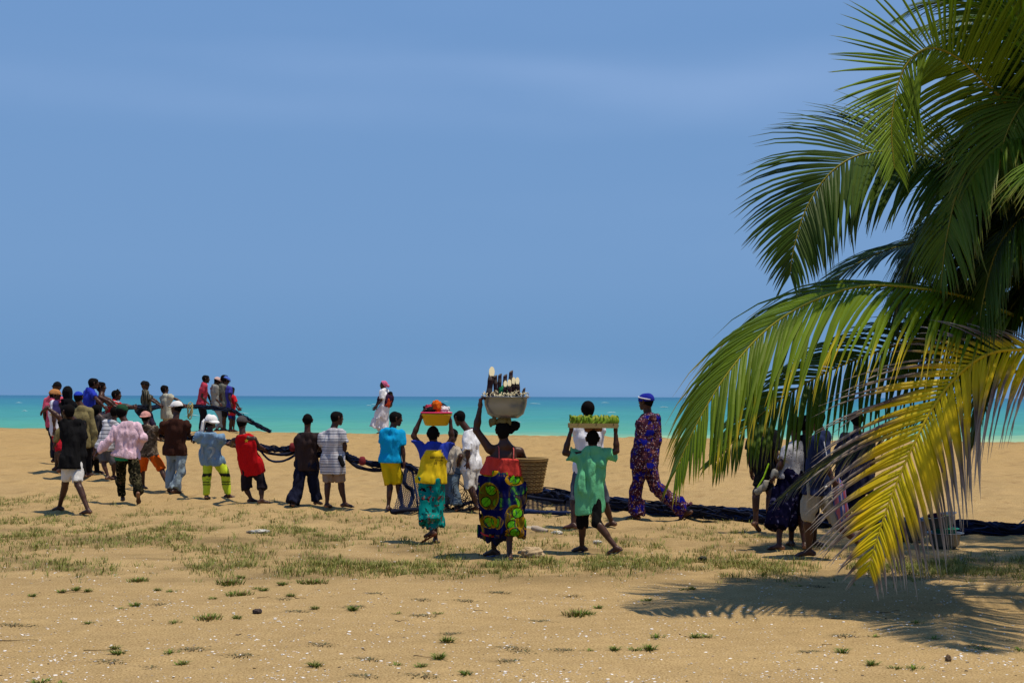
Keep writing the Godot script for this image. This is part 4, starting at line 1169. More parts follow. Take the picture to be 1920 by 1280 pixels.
	person("boy in long mint green shirt and black leggings with a banana tray on his head", Vector3(1.008, 0, -17.06), 0.916, 1.0, -6, Vector2(-3, 0), Color(0.058, 0.026, 0.017), {SL = Vector3(-0.216, 1.203, 0.036), SR = Vector3(0.184, 1.218, 0.004), PL = Vector3(-0.128, 0.766, 0.008), PR = Vector3(0.022, 0.766, -0.008), H = Vector3(-0.014, 1.4, -0.01), EL = Vector3(-0.355, 1.235, 0.058), WL = Vector3(-0.28, 1.513, 0.058), AL = Vector3(-0.132, 0.067, -0.18), FL = Vector3(-0.269, 0.018, -0.253), KL = Vector3(-0.143, 0.385, -0.086), ER = Vector3(0.279, 1.259, 0.027), WR = Vector3(0.268, 1.5, 0.027), AR = Vector3(0.259, 0.104, 0.239), FR = Vector3(0.132, 0.017, 0.18), KR = Vector3(0.024, 0.394, 0.116), GL = Vector3(1, 0.2, 0), GR = Vector3(-1, 0.2, 0), CL = 0.7, CR = 0.8, DL = Vector3(0.1, 1, 0), DR = Vector3(0, 1, 0), drop = 0.000})
	shirt(cloth(.16,.58,.30), .28, .5, .008, "shirt", {flare = -.012, wrinkle = .034, cuff = 1.25, slant = .12, follow = .35})
	trousers(cloth(.008,.008,.009), 1.22, .004, "leggings")
	hair(.006)
	wear("head_pad", [bone(Q.H + Vector3(-.05, .125, 0), Q.H + Vector3(.05, .125, 0), .05, .05, .02, false, Vector3.UP, 1.6)], cloth(.26,.13,.07), [], .03, .012)
	sandals(cloth(.05,.06,.12))
	person("man in matching purple patterned tunic and trousers with blue white banded cap walking left", Vector3(2.222, 0.041, -21.27), 1.100, 1.0, -48, Vector2(-52, 3), Color(0.058, 0.026, 0.017), {SL = Vector3(-0.254, 1.47, 0.12), SR = Vector3(-0.011, 1.548, -0.135), PL = Vector3(-0.247, 0.968, 0.067), PR = Vector3(-0.127, 0.968, -0.067), H = Vector3(-0.161, 1.803, -0.02), EL = Vector3(-0.25, 1.205, 0.166), WL = Vector3(-0.215, 0.907, 0.166), AL = Vector3(-0.327, 0.076, -0.01), FL = Vector3(-0.48, 0.02, -0.098), KL = Vector3(-0.32, 0.457, 0.029), ER = Vector3(0.01, 1.219, -0.135), WR = Vector3(-0.024, 0.95, -0.135), AR = Vector3(0.446, 0.143, 0.084), FR = Vector3(0.327, 0.017, 0.01), KR = Vector3(-0.017, 0.501, 0.008), CL = 0.5, drop = 0.079})
	Q.print = fabric(spots(Color(.27,.14,.19), [[90,.022,Color(.66,.44,.38),1.4],[110,.017,Color(.80,.74,.76),1.5],[70,.022,Color(.16,.10,.28),1.6],[17,.10,Color(.06,.09,.50),1.5]], 5), .50)
	shirt(Q.print, .13, 1.95, .024, "tunic", {flare = .015, wrinkle = .026})
	trousers(Q.print, 1.95, .030, "trousers", {flare = 1.6, wrinkle = .03})
	hair(.004)
	cap(cloth(.018,.025,.30), 0.0, false, "cap", .01)
	put("cap_band", tube(range(25).map(func(i): return Q.H + (Q.hu * (.055 + .014 * cos(TAU * i / 24.0)) + Q.hf * cos(TAU * i / 24.0) * .118 + Q.hr * sin(TAU * i / 24.0) * .102) * Q.hs), [.010], 6), cloth(.75,.75,.78), Q.o)
	sandals(cloth(.03,.02,.02))
	person("person in black shorts with a neon yellow stripe behind the green frond", Vector3(3.62, 0.014, -19.68), 1.016, 1.0, 40, Vector2(40, 0), Color(0.058, 0.026, 0.017), {SL = Vector3(-0.181, 1.368, -0.108), SR = Vector3(0.076, 1.367, 0.108), PL = Vector3(-0.118, 0.954, -0.054), PR = Vector3(0.01, 0.954, 0.054), H = Vector3(-0.047, 1.614, -0.023), EL = Vector3(-0.233, 1.093, -0.125), WL = Vector3(-0.189, 0.87, -0.208), AL = Vector3(-0.001, 0.132, 0.087), FL = Vector3(0.103, 0.018, 0), KL = Vector3(0.044, 0.545, 0.017), ER = Vector3(0.102, 1.092, 0.156), WR = Vector3(0.176, 0.869, 0.099), AR = Vector3(-0.183, 0.142, 0.096), FR = Vector3(-0.103, 0.017, 0), KR = Vector3(-0.166, 0.568, 0.075), drop = 0.000})
	shirt(cloth(.012,.012,.014), .05, .7, .014)
	trousers(cloth(.009,.009,.010), .82, .03, "shorts")
	put("stripe", tube([Q.PR + Vector3(-.02, .03, .135), Q.PR.lerp(Q.KR, .42) + Vector3(-.02, 0, .135), Q.PR.lerp(Q.KR, .80) + Vector3(-.04, 0, .12)], [.012], 6), cloth(.45,.75,.03), Q.o)
	hair()
	person("woman in white patterned top and dark blue wrapper behind the fronds, holding a pale cloth", Vector3(3.495, 0, -17.76), 0.971, 1.0, -35, Vector2(-40, 0), Color(0.058, 0.026, 0.017), {SL = Vector3(0.012, 1.23, 0.08), SR = Vector3(0.261, 1.278, -0.092), PL = Vector3(0.017, 0.895, 0.046), PR = Vector3(0.147, 0.895, -0.046), H = Vector3(0.133, 1.555, -0.025), EL = Vector3(-0.071, 1.086, 0.123), WL = Vector3(-0.137, 0.975, 0.123), AL = Vector3(-0.126, 0.067, 0.24), FL = Vector3(-0.274, 0.017, 0.186), KL = Vector3(-0.096, 0.443, 0.143), ER = Vector3(0.312, 1.016, -0.104), WR = Vector3(0.278, 0.802, -0.187), AR = Vector3(0.126, 0.067, -0.24), FR = Vector3(0.099, 0.018, -0.395), KR = Vector3(0.109, 0.419, -0.143), drop = 0.000})
	shirt(fabric(spots(Color(.66,.66,.68), [[26,.03,Color(.25,.24,.28),2.0],[20,.03,Color(.42,.36,.32),2.0]], 8), .35), .02, .7, .012)
	skirt(fabric(spots(Color(.016,.016,.13), [[14,.035,Color(.32,.32,.45),1.3],[14,.025,Color(.015,.015,.10),1.3],[10,.02,Color(.30,.22,.30),1.5]], 15), .5), Q.AL + Vector3(-.03, .22, 0), Q.AR + Vector3(.02, .24, 0), .12, .125, .145)
	hair(.012)
	wear("held_cloth", [bone(Q.WL, Q.WL + Vector3(-.16, -.19, .03), .026, .016, .02), bone(Q.WL + Vector3(-.16, -.19, .03), Q.WL + Vector3(-.24, -.24, .03), .016, .036, .02)], cloth(.30,.28,.23), [], .03, .014)
	person("person in black clothes almost hidden behind the navy jersey, one bare foot pointing right", Vector3(3.812, 0, -17.81), 0.987, 1.0, 60, Vector2(60, 0), Color(0.058, 0.026, 0.017), {SL = Vector3(-0.108, 1.318, -0.141), SR = Vector3(0.055, 1.321, 0.141), PL = Vector3(-0.06, 0.837, -0.07), PR = Vector3(0.021, 0.837, 0.07), H = Vector3(-0.012, 1.573, -0.015), EL = Vector3(-0.149, 1.052, -0.174), WL = Vector3(-0.082, 0.835, -0.236), AL = Vector3(-0.093, 0.069, 0.15), FL = Vector3(-0.038, 0.018, -0.001), KL = Vector3(-0.105, 0.412, 0.04), ER = Vector3(0.063, 1.054, 0.194), WR = Vector3(0.15, 0.837, 0.167), AR = Vector3(0.093, 0.07, -0.15), FR = Vector3(0.252, 0.02, -0.172), KR = Vector3(0.071, 0.425, -0.04), drop = 0.000})
	shirt(cloth(.012,.012,.02), .05, .7, .012)
	trousers(cloth(.012,.010,.014), 1.0)
	hair()
	person("man in navy jersey with white piping and beige shorts striding left behind the yellow frond", Vector3(3.855, 0, -16.78), 1.043, 1.0, -52, Vector2(-55, 0), Color(0.058, 0.026, 0.017), {SL = Vector3(-0.179, 1.379, 0.14), SR = Vector3(-0.051, 1.424, -0.136), PL = Vector3(-0.233, 0.908, 0.067), PR = Vector3(-0.128, 0.908, -0.067), H = Vector3(-0.181, 1.664, -0.018), EL = Vector3(-0.102, 1.12, 0.18), WL = Vector3(-0.033, 0.966, 0.217), AL = Vector3(-0.256, 0.074, -0.04), FL = Vector3(-0.421, 0.02, -0.084), KL = Vector3(-0.279, 0.402, 0.014), ER = Vector3(-0.208, 1.175, -0.136), WR = Vector3(-0.262, 0.962, -0.136), AR = Vector3(0.349, 0.153, 0.118), FR = Vector3(0.256, 0.019, 0.04), KR = Vector3(0.069, 0.395, 0.025), CL = 1.0, drop = 0.122})
	shirt(cloth(.020,.030,.085), .06, .8, .018, "jersey", {wrinkle = .024})
	put("hem_stripe", tube(range(17).map(func(i): return Q.MP + Vector3(0, -.03, 0) + Q.rt * cos(TAU * i / 16.0) * .165 + Q.fw * sin(TAU * i / 16.0) * .145), [.013], 6), cloth(.55,.57,.62), Q.o)
	for s in [-1, 1]:
		put("piping", tube([Q.SL + Q.up * .07 + Q.fw * s * .02 + Vector3(0, 0, .02), Q.SL + Vector3(.02, .02, .075) + Q.fw * s * .03, Q.SL.lerp(Q.EL, .6) + Vector3(.0, 0, .085) + Q.fw * s * .03], [.008], 6), cloth(.62,.64,.70), Q.o)
	trousers(cloth(.36,.33,.26), .92, .03, "shorts", {wrinkle = .03})
	hair()
	person("person in loose dark navy clothes standing beyond the yellow frond", Vector3(5.029, 0.025, -20.49), 1.025, 1.0, 10, Vector2(10, 0), Color(0.058, 0.026, 0.017), {SL = Vector3(-0.098, 1.285, -0.029), SR = Vector3(0.234, 1.263, 0.029), PL = Vector3(-0.049, 0.763, -0.015), PR = Vector3(0.116, 0.763, 0.015), H = Vector3(0.077, 1.574, -0.03), EL = Vector3(-0.196, 1.014, -0.029), WL = Vector3(-0.199, 0.788, -0.124), AL = Vector3(-0.069, 0.078, -0.09), FL = Vector3(-0.039, 0.023, -0.262), KL = Vector3(-0.044, 0.305, -0.052), ER = Vector3(0.284, 1.018, 0.029), WR = Vector3(0.32, 0.793, -0.058), AR = Vector3(0.069, 0.074, 0.09), FR = Vector3(0.099, 0.018, -0.082), KR = Vector3(0.07, 0.314, 0.052), drop = 0.026})
	shirt(cloth(.018,.018,.040), .25, .95, .03, "shirt", {flare = .05, wrinkle = .03})
	trousers(cloth(.015,.014,.03), 1.05, .03)
	hair(.016)


# ---------------------------------------------------------------- sand and sea

func height(x: float, d: float) -> float:
	# the flat behind the beach rises to a crest 43 m out and falls to the water beyond
	var crest := 0.713 - 0.0115 * clampf(x, -40.0, 14.0)
	var h := crest * smoothstep(17.5, 43.0, d)
	if d > 43.0:
		var e := d - 43.0
		h -= 0.05 * e * e if e < 5.0 else 1.25 + 0.5 * (e - 5.0)
	return maxf(h, -5.0)


func sand_at(x: float, d: float) -> float:
	return height(x, d) + relief(x, d)


func relief(x: float, d: float) -> float:
	var trodden := smoothstep(17.0, 24.0, d) * (1.0 - smoothstep(40.0, 45.0, d) * 0.6)
	var h := lumps.get_noise_2d(x, d) * 0.035 * smoothstep(60.0, 44.0, d)
	h += dents.get_noise_2d(x, d) * (0.022 + 0.05 * trodden)
	h += dents.get_noise_2d(x * 2.3 + 40.0, d * 2.3) * (0.008 + 0.022 * trodden)
	return h - 0.01


func build_ground() -> void:
	var xs := [-400.0, -200.0, -110.0, -70.0, -50.0, -40.0]
	var x := -33.0
	while x < 33.0:
		xs.append(x)
		x += 0.11 if absf(x) < 9.0 else 0.24
	xs += [33.0, 40.0, 50.0, 70.0, 110.0, 200.0, 400.0]
	var ds := [-300.0, -120.0, -50.0, -20.0, -8.0, -2.0, 2.0, 5.0, 7.0]
	var d := 8.0
	while d < 48.0:
		ds.append(d)
		d += maxf(0.07, 0.0052 * d)
	ds += [50.0, 56.0, 66.0, 90.0, 140.0]
	start()
	for dd in ds:
		for xx in xs:
			verts.append(Vector3(xx, sand_at(xx, dd), -dd))
			var damp := smoothstep(41.5, 44.5, dd) * 0.45
			var far := smoothstep(22.0, 36.0, dd)
			var blot: float = 0.5 + 0.5 * lumps.get_noise_2d(xx * 0.8 + 90.0, dd * 1.6)
			var turf: float = smoothstep(14.0, 15.0, dd) * smoothstep(23.0, 18.0, dd)
			var soil: float = clampf(dents.get_noise_2d(xx * 0.35 + 70.0, dd * 0.5) * 1.4 + 0.25, 0.0, 1.0) * turf
			var fine: float = dents.get_noise_2d(xx * 1.9, dd * 3.0 + 30.0)
			var c := Color(0.510, 0.370, 0.184).lerp(Color(0.498, 0.346, 0.158), far)
			c = c.lerp(Color(0.315, 0.222, 0.108), clampf(blot * 0.62 + fine * 0.35, 0.0, 0.75) * (1.0 - 0.5 * far))
			c = c.lerp(Color(0.225, 0.165, 0.082), soil * 0.9)
			var scuff: float = smoothstep(0.25, 0.6, dents.get_noise_2d(xx * 2.6 + 500.0, dd * 2.1)) * smoothstep(18.0, 24.0, dd)
			c = c.lerp(Color(0.27, 0.18, 0.085), scuff * 0.55)
			c = c.lerp(Color(0.21, 0.15, 0.08), damp)
			tints.append(c)
	var w := xs.size()
	norms.resize(verts.size())
	for j in ds.size():
		for i in w:
			var l := verts[j * w + maxi(i - 1, 0)]
			var r := verts[j * w + mini(i + 1, w - 1)]
			var n := verts[maxi(j - 1, 0) * w + i]
			var f := verts[mini(j + 1, ds.size() - 1) * w + i]
			norms[j * w + i] = (r - l).cross(f - n).normalized()
			if norms[j * w + i].y < 0.0:
				norms[j * w + i] *= -1.0
	for j in ds.size() - 1:
		for i in w - 1:
			var a := j * w + i
			faces.append_array([a, a + w, a + w + 1, a, a + w + 1, a + 1])
	var m := StandardMaterial3D.new()
	m.vertex_color_use_as_albedo = true
	m.albedo_texture = M.grain
	m.uv1_triplanar = true
	m.uv1_world_triplanar = true
	m.uv1_scale = Vector3.ONE * 0.71
	m.normal_enabled = true
	m.normal_texture = M.grain_map
	m.normal_scale = 0.8
	m.roughness = 0.95
	m.metallic_specular = 0.12
	setting(put("sand", finish(), m))


func build_sea() -> void:
	# the sea is milky green over the sand near the beach and deepens to blue towards the horizon
	var ds := []
	var d := 43.6
	while d < 14000.0:
		ds.append(d)
		d += maxf(0.22, 0.0065 * d) if d < 700.0 else d * 0.05
	start()
	var n := 240
	for dd in ds:
		for i in n + 1:
			var x: float = (i / float(n) * 2.0 - 1.0) * (dd * 0.62 + 25.0)
			var y := SEA
			var swell: float = dents.get_noise_2d(x * 0.10, dd * 0.22) * 0.16 + dents.get_noise_2d(x * 0.35 + 11.0, dd * 0.7) * 0.07
			y += swell * smoothstep(20000.0, 60.0, dd) * smoothstep(900.0, 150.0, dd)
			var wave: float = 0.16 + 0.05 * lumps.get_noise_2d(x * 0.6, 5.0) - 0.0022 * x
			y += wave * exp(-pow((dd - 44.6 - 0.4 * lumps.get_noise_2d(x * 0.4, 55.0)) / 0.8, 2.0))
			if dd < 43.9:
				y = minf(y, height(x, dd) - 0.03)
			verts.append(Vector3(x, y, -dd))
			var t := log(dd / 44.0)
			var c := Color(0.30, 0.47, 0.26)
			c = c.lerp(Color(0.080, 0.315, 0.235), smoothstep(0.04, 0.30, t))
			c = c.lerp(Color(0.048, 0.255, 0.250), smoothstep(0.3, 0.85, t))
			c = c.lerp(Color(0.030, 0.180, 0.250), smoothstep(0.85, 1.9, t))
			c = c.lerp(Color(0.026, 0.130, 0.235), smoothstep(1.9, 3.3, t))
			var streak: float = lumps.get_noise_2d(x * 0.22, dd * 0.9) * 0.5 + dents.get_noise_2d(x * 0.06, dd * 0.16) * 0.4
			c = c * 0.92 * (1.0 + 0.16 * streak)
			c = c.lerp(Color(0.40, 0.47, 0.30), 0.5 * smoothstep(45.2, 43.8, dd))
			c.a = 1.0
			tints.append(c)
	var w := n + 1
	norms.resize(verts.size())
	for j in ds.size():
		for i in w:
			var l := verts[j * w + maxi(i - 1, 0)]
			var r := verts[j * w + mini(i + 1, w - 1)]
			var a := verts[maxi(j - 1, 0) * w + i]
			var b := verts[mini(j + 1, ds.size() - 1) * w + i]
			var nn := (r - l).cross(b - a).normalized()
			norms[j * w + i] = nn if nn.y > 0.0 else -nn
	for j in ds.size() - 1:
		for i in n:
			var a := j * w + i
			faces.append_array([a, a + w, a + w + 1, a, a + w + 1, a + 1])
	var m := StandardMaterial3D.new()
	m.vertex_color_use_as_albedo = true
	m.roughness = 0.45
	m.metallic_specular = 0.22
	setting(put("sea", finish(), m))
	# small breaking crests
	rng.seed = 77
	var st := SurfaceTool.new()
	st.begin(Mesh.PRIMITIVE_TRIANGLES)
	for k in 24:
		var dd := 75.0 * pow(6.0, rng.randf())
		var x := rng.randf_range(-0.40, 0.40) * dd
		var wide := rng.randf_range(0.12, 0.42) * (dd / 100.0 + 0.4)
		tube([Vector3(x - wide, SEA + 0.02, -dd), Vector3(x - wide * 0.4, SEA + rng.randf_range(0.03, 0.08), -dd - 0.2), Vector3(x + wide * 0.3, SEA + rng.randf_range(0.03, 0.07), -dd + 0.1), Vector3(x + wide, SEA + 0.02, -dd)], [0.01, 0.03 + dd * 0.0003, 0.03 + dd * 0.0002, 0.01], 6, null, 0.0, st)
	put("foam", st.commit(), mat(lin(0.34, 0.50, 0.50), 0.9), null, true)


# ---------------------------------------------------------------- the palm

func leaflet_mesh(st: SurfaceTool, root: Vector3, dir: Vector3, out: Vector3, length: float, width: float, droop: float, colors: Array, die: float, r: RandomNumberGenerator, bend := 0.0) -> void:
	# a folded blade in five steps that gravity and its own curl bend down; colours run from the root to the tip
	var steps := 5
	var p := root
	var t := dir
	var prev := []
	var across := t.cross(out).normalized()
	for i in steps + 1:
		var s := float(i) / steps
		var w: float = width * [0.55, 1.0, 1.0, 0.82, 0.5, 0.06][i]
		if s > die and die < 0.95:
			w *= 0.55
		across = (across - t * t.dot(across)).normalized()
		var fold := across.cross(t).normalized()
		var c: Color
		if s < die:
			c = (colors[0] as Color).lerp(colors[1], clampf(s / maxf(die, 0.05), 0.0, 1.0) * 0.9)
		else:
			c = (colors[2] as Color).lerp(colors[3], clampf((s - die) / 0.45, 0.0, 1.0))
		var now := [p - across * w - fold * w * 0.45, p, p + across * w - fold * w * 0.45]
		if i > 0:
			for side in 2:
				for v in [[prev, side], [now, side + 1], [prev, side + 1], [prev, side], [now, side], [now, side + 1]]:
					st.set_color(c if v[0] == now else prev[3])
					st.set_smooth_group(-1)
					st.add_vertex(v[0][v[1]])
		now.append(c)
		prev = now
		t = (t + Vector3.DOWN * droop / steps * (0.5 + s) + across * bend / steps).normalized()
		p += t * length / steps


func frond(palm: Node3D, label: String, points: Array, o: Dictionary) -> void:
	# o: n leaflets a side, len, roll of the blade about its rachis, lean of the leaflets to the tip, droop, colours, die
	var r := RandomNumberGenerator.new()
	r.seed = o.get("seed", 1)
	var path := smooth_path(points, 8)
	var radii := []
	for i in path.size():
		radii.append(lerpf(o.get("thick", 0.020), 0.004, pow(float(i) / path.size(), 0.8)))
	var rib: Color = o.get("rib", Color(0.22, 0.20, 0.03))
	var base := put("frond", tube(path, radii, 6, rib), M.leaf, palm)
	if label:
		base.set_meta("label", label)
	var cum := [0.0]
	for i in path.size() - 1:
		cum.append(cum[i] + (path[i + 1] - path[i]).length())
	var total: float = cum[-1]
	var n: int = o.n
	var keep: bool = o.get("apart", false)
	var all := SurfaceTool.new()
	all.begin(Mesh.PRIMITIVE_TRIANGLES)
	for side in [1.0, -1.0]:
		for k in n:
			var u: float = o.get("from", 0.14) + (1.0 - o.get("from", 0.14)) * (k + 0.5 + r.randf_range(-0.25, 0.25)) / n
			if r.randf() < o.get("gaps", 0.03):
				continue
			var s := u * total
			var i := 0
			while i < cum.size() - 2 and cum[i + 1] < s:
				i += 1
			var f: float = (s - cum[i]) / maxf(cum[i + 1] - cum[i], 1e-5)
			var at: Vector3 = path[i].lerp(path[i + 1], f)
			var tang: Vector3 = (path[mini(i + 2, path.size() - 1)] - path[maxi(i - 1, 0)]).normalized()
			var flat := tang.cross(Vector3.UP)
			flat = flat.normalized() if flat.length() > 0.05 else Vector3.BACK
			if o.has("flat"):
				flat = (o.flat as Vector3 - tang * tang.dot(o.flat)).normalized()
			var top := flat.cross(tang).normalized()
			var roll: float = deg_to_rad(o.get("roll", 0.0) + o.get("twist", 0.0) * u)
			var across := flat * cos(roll) + top * sin(roll)
			var upper := across.cross(tang).normalized()
			var lean: float = lerpf(o.get("lean", 0.55), o.get("lean_tip", 1.35), pow(u, o.get("lean_pow", 3.0)))
			var rise: float = o.get("rise", 0.1)
			var lift: float = o.get("lift_a" if side > 0.0 else "lift_b", rise)
			var dir: Vector3 = (across * side + tang * lean + upper * lift + Vector3(r.randf_range(-0.07, 0.07), r.randf_range(-0.07, 0.07), r.randf_range(-0.07, 0.07))).normalized()
			var size: float = sin(clampf(0.12 + u * 0.93, 0.0, 1.0) * PI) * 0.55 + 0.45
			size = size * (1.0 if u < 0.8 else lerpf(1.0, 0.55, (u - 0.8) / 0.2))
			if side > 0.0 and o.has("short_until"):
				size *= lerpf(0.3, 1.0, smoothstep(0.1, o.short_until, u))
			var length: float = o.len * size * r.randf_range(0.9, 1.06)
			var colors: Array = o.colors
			var tone := r.randf_range(0.68, 1.02)
			var cc := [colors[0] * tone, colors[1] * tone, colors[2] * r.randf_range(0.8, 1.2), colors[3] * r.randf_range(0.75, 1.25)]
			var die: float = o.get("die", 0.9) + r.randf_range(-0.1, 0.1)
			if o.has("die_tip"):
				die = lerpf(o.die, o.die_tip, u) + r.randf_range(-0.10, 0.10)
			var droop: float = (o.droop_a if side > 0.0 else o.droop_b) * r.randf_range(0.85, 1.15)
			var st := all
			if keep:
				st = SurfaceTool.new()
				st.begin(Mesh.PRIMITIVE_TRIANGLES)
			leaflet_mesh(st, at, dir, upper, length, o.get("wide", 0.016) * r.randf_range(0.85, 1.1) * (0.7 + 0.3 * size), droop, cc, die, r, r.randf_range(-0.12, 0.12))
			if keep:
				st.generate_normals()
				put("leaflet", st.commit(), M.leaf, base)
	if not keep:
		all.generate_normals()
		put("leaflets", all.commit(), M.leaf, base, true)


# ---------------------------------------------------------------- what grows and lies on the sand

func clump(blades: int, tall: float, spread: float, lean: float, wide: float, colors: Array, seed_at: int) -> ArrayMesh:
	var r := RandomNumberGenerator.new()
	r.seed = seed_at
	var st := SurfaceTool.new()
	st.begin(Mesh.PRIMITIVE_TRIANGLES)
	for b in blades:
		var a := r.randf() * TAU
		var foot := Vector3(cos(a), 0, sin(a)) * r.randf() * spread
		var out := Vector3(cos(a + r.randf_range(-0.7, 0.7)), 0, sin(a + r.randf_range(-0.7, 0.7)))
		var h := tall * r.randf_range(0.5, 1.1)
		var l := lean * r.randf_range(0.4, 1.3)
		var side := out.cross(Vector3.UP).rotated(Vector3.UP, r.randf_range(-1.0, 1.0)) * wide
		var c: Color = colors[r.randi() % colors.size()] * r.randf_range(0.8, 1.2)
		var mid := foot + Vector3.UP * h * 0.6 + out * h * l * 0.45
		var tip := foot + Vector3.UP * h * (1.0 - 0.25 * l) + out * h * l
		for tri in [[foot - side, mid + side * 0.8, foot + side], [foot - side, mid - side * 0.8, mid + side * 0.8], [mid - side * 0.8, tip, mid + side * 0.8]]:
			for p in tri:
				st.set_color(c)
				st.add_vertex(p)
	st.generate_normals()
	return st.commit()


func scatter(called: String, mesh: Mesh, m: Material, places: Array, tones := []) -> void:
	var mm := MultiMesh.new()
	mm.transform_format = MultiMesh.TRANSFORM_3D
	mm.use_colors = not tones.is_empty()
	mm.mesh = mesh
	mm.instance_count = places.size()
	for i in places.size():
		mm.set_instance_transform(i, places[i])
		if not tones.is_empty():
			mm.set_instance_color(i, tones[i])
	var o := MultiMeshInstance3D.new()
	o.multimesh = mm
	o.material_override = m
	o.name = numbered(called)
	add_child(o, true)
	o.set_meta("kind", "stuff")


func on_sand(x: float, d: float, size: float, r: RandomNumberGenerator, sink := 0.0) -> Transform3D:
	var b := Basis(Vector3.UP, r.randf() * TAU).scaled(Vector3.ONE * size)
	return Transform3D(b, Vector3(x, sand_at(x, d) - sink, -d))


func build_ground_cover() -> void:
	var r := RandomNumberGenerator.new()
	r.seed = 404
	var greens := [Color(0.17, 0.195, 0.045), Color(0.23, 0.235, 0.06), Color(0.31, 0.265, 0.11), Color(0.125, 0.155, 0.035)]
	var kinds := []
	for k in 3:
		kinds.append(clump(8, 0.088, 0.09, 0.6, 0.0034, greens, 50 + k))
	var spots_of := [[], [], []]
	var tries := 0
	while tries < 110000:
		tries += 1
		var d := r.randf_range(13.6, 24.5)
		var x := r.randf_range(-0.40, 0.40) * d
		var u := x / d * 2600.0 + 960.0
		var v := 743.5 + 2600.0 * (1.92 - height(x, d)) / d
		var band := exp(-pow((v - 1058.0) / 15.0, 2.0)) * (0.35 + 0.65 * smoothstep(250.0, 700.0, u))
		band += 0.55 * exp(-pow((v - 1000.0) / 32.0, 2.0)) * smoothstep(820.0, 560.0, u)
		band += 0.40 * exp(-pow((v - 940.0) / 14.0, 2.0)) * smoothstep(330.0, 90.0, u)
		band += 0.20 * exp(-pow((v - 1010.0) / 40.0, 2.0)) * smoothstep(640.0, 820.0, u) * smoothstep(1600.0, 1400.0, u)
		band += 0.35 * exp(-pow((v - 1062.0) / 16.0, 2.0)) * smoothstep(1250.0, 1350.0, u)
		var patch := smoothstep(-0.45, 0.45, dents.get_noise_2d(x * 0.5 + 200.0, d * 0.35))
		if r.randf() < band * patch * 0.52:
			(spots_of[r.randi() % 3] as Array).append(on_sand(x, d, r.randf_range(0.45, 1.15), r, 0.01))
	for k in 3:
		scatter("grass", kinds[k], M.blade, spots_of[k])
	# flakes of shell and crumbs of wood
	var flake := SphereMesh.new()
	flake.radius = 0.5
	flake.height = 0.35
	flake.radial_segments = 7
	flake.rings = 3
	var shells := []
	var tones := []
	tries = 0
	while tries < 120000:
		tries += 1
		var d := 8.2 + 13.0 * pow(r.randf(), 1.7)
		var x := r.randf_range(-0.40, 0.40) * d
		var patch := smoothstep(-0.15, 0.5, dents.get_noise_2d(x * 0.5 + 300.0, d * 0.6))
		if r.randf() > (0.06 + 0.22 * patch) * smoothstep(22.0, 11.0, d):
			continue
		var size := 0.0042 + 0.0135 * pow(r.randf(), 3.0)
		var b := Basis(Vector3(r.randf_range(-0.4, 0.4), 1, r.randf_range(-0.4, 0.4)).normalized(), r.randf() * TAU).scaled(Vector3(size * r.randf_range(0.8, 2.2), size, size * r.randf_range(0.8, 1.6)))
		shells.append(Transform3D(b, Vector3(x, sand_at(x, d) + size * 0.12, -d)))
		var c := r.randf()
		tones.append(Color(0.74, 0.70, 0.64) if c < 0.8 else (Color(0.50, 0.38, 0.28) if c < 0.9 else Color(0.10, 0.075, 0.05)))
	scatter("shell_flakes", flake, M.plain, shells, tones)
	# tufts in the foreground
	var green := [Color(0.075, 0.145, 0.015), Color(0.10, 0.17, 0.02), Color(0.19, 0.17, 0.06)]
	var rust := [Color(0.10, 0.17, 0.025), Color(0.17, 0.11, 0.05), Color(0.13, 0.17, 0.03)]
	var straw := [Color(0.13, 0.105, 0.05), Color(0.10, 0.10, 0.045), Color(0.19, 0.14, 0.08)]
	var tufts := [clump(70, 0.055, 0.040, 1.2, 0.0038, green, 1), clump(45, 0.036, 0.050, 1.5, 0.0036, green, 2), clump(150, 0.066, 0.14, 1.0, 0.0045, rust, 3), clump(70, 0.028, 0.10, 2.2, 0.004, straw, 4)]
	var words := ["small bright green grass tuft standing alone on the bare sand", "low green grass tuft spreading flat on the bare sand", "wide rusty green grass tuft on the bare sand", "flattened straw coloured dry tuft lying on the sand"]
	var sets := ["bright green tufts on the bare sand", "low green tufts on the bare sand", "rusty tufts on the bare sand", "dry flattened tufts on the sand"]
	for p in TUFTS:
		var k := int(p.z)
		var o := put("grass_tuft", tufts[k], M.blade)
		tag(o, words[k], "grass tuft", sets[k])
		var at := on_sand(p.x, p.y, r.randf_range(0.75, 1.15), r, 0.006)
		o.transform = at
		if k == 3:
			o.transform.basis = Basis.from_euler(Vector3(0, r.randf_range(-0.3, 0.3), 0)).scaled(Vector3(1.35, 0.8, 0.8))
	# twigs
	for k in 16:
		var d := r.randf_range(8.6, 14.0)
		var x := r.randf_range(-0.36, 0.36) * d
		var l := r.randf_range(0.10, 0.30)
		var a := r.randf_range(-0.5, 0.5)
		var pts := []
		for i in 5:
			var q := Vector3((i / 4.0 - 0.5) * l * cos(a), 0, (i / 4.0 - 0.5) * l * sin(a))
			pts.append(q + Vector3(r.randf_range(-0.01, 0.01), 0.006 + r.randf_range(0.0, 0.012), r.randf_range(-0.015, 0.015)))
		var o := put("twig", tube(smooth_path(pts, 2), [0.004, 0.0035, 0.003, 0.0025, 0.002], 5, Color(0.09, 0.06, 0.035)), M.plain)
		o.position = Vector3(x, sand_at(x, d), -d)
		tag(o, "thin dark dry twig lying on the foreground sand", "twig", "thin twigs on the foreground sand")


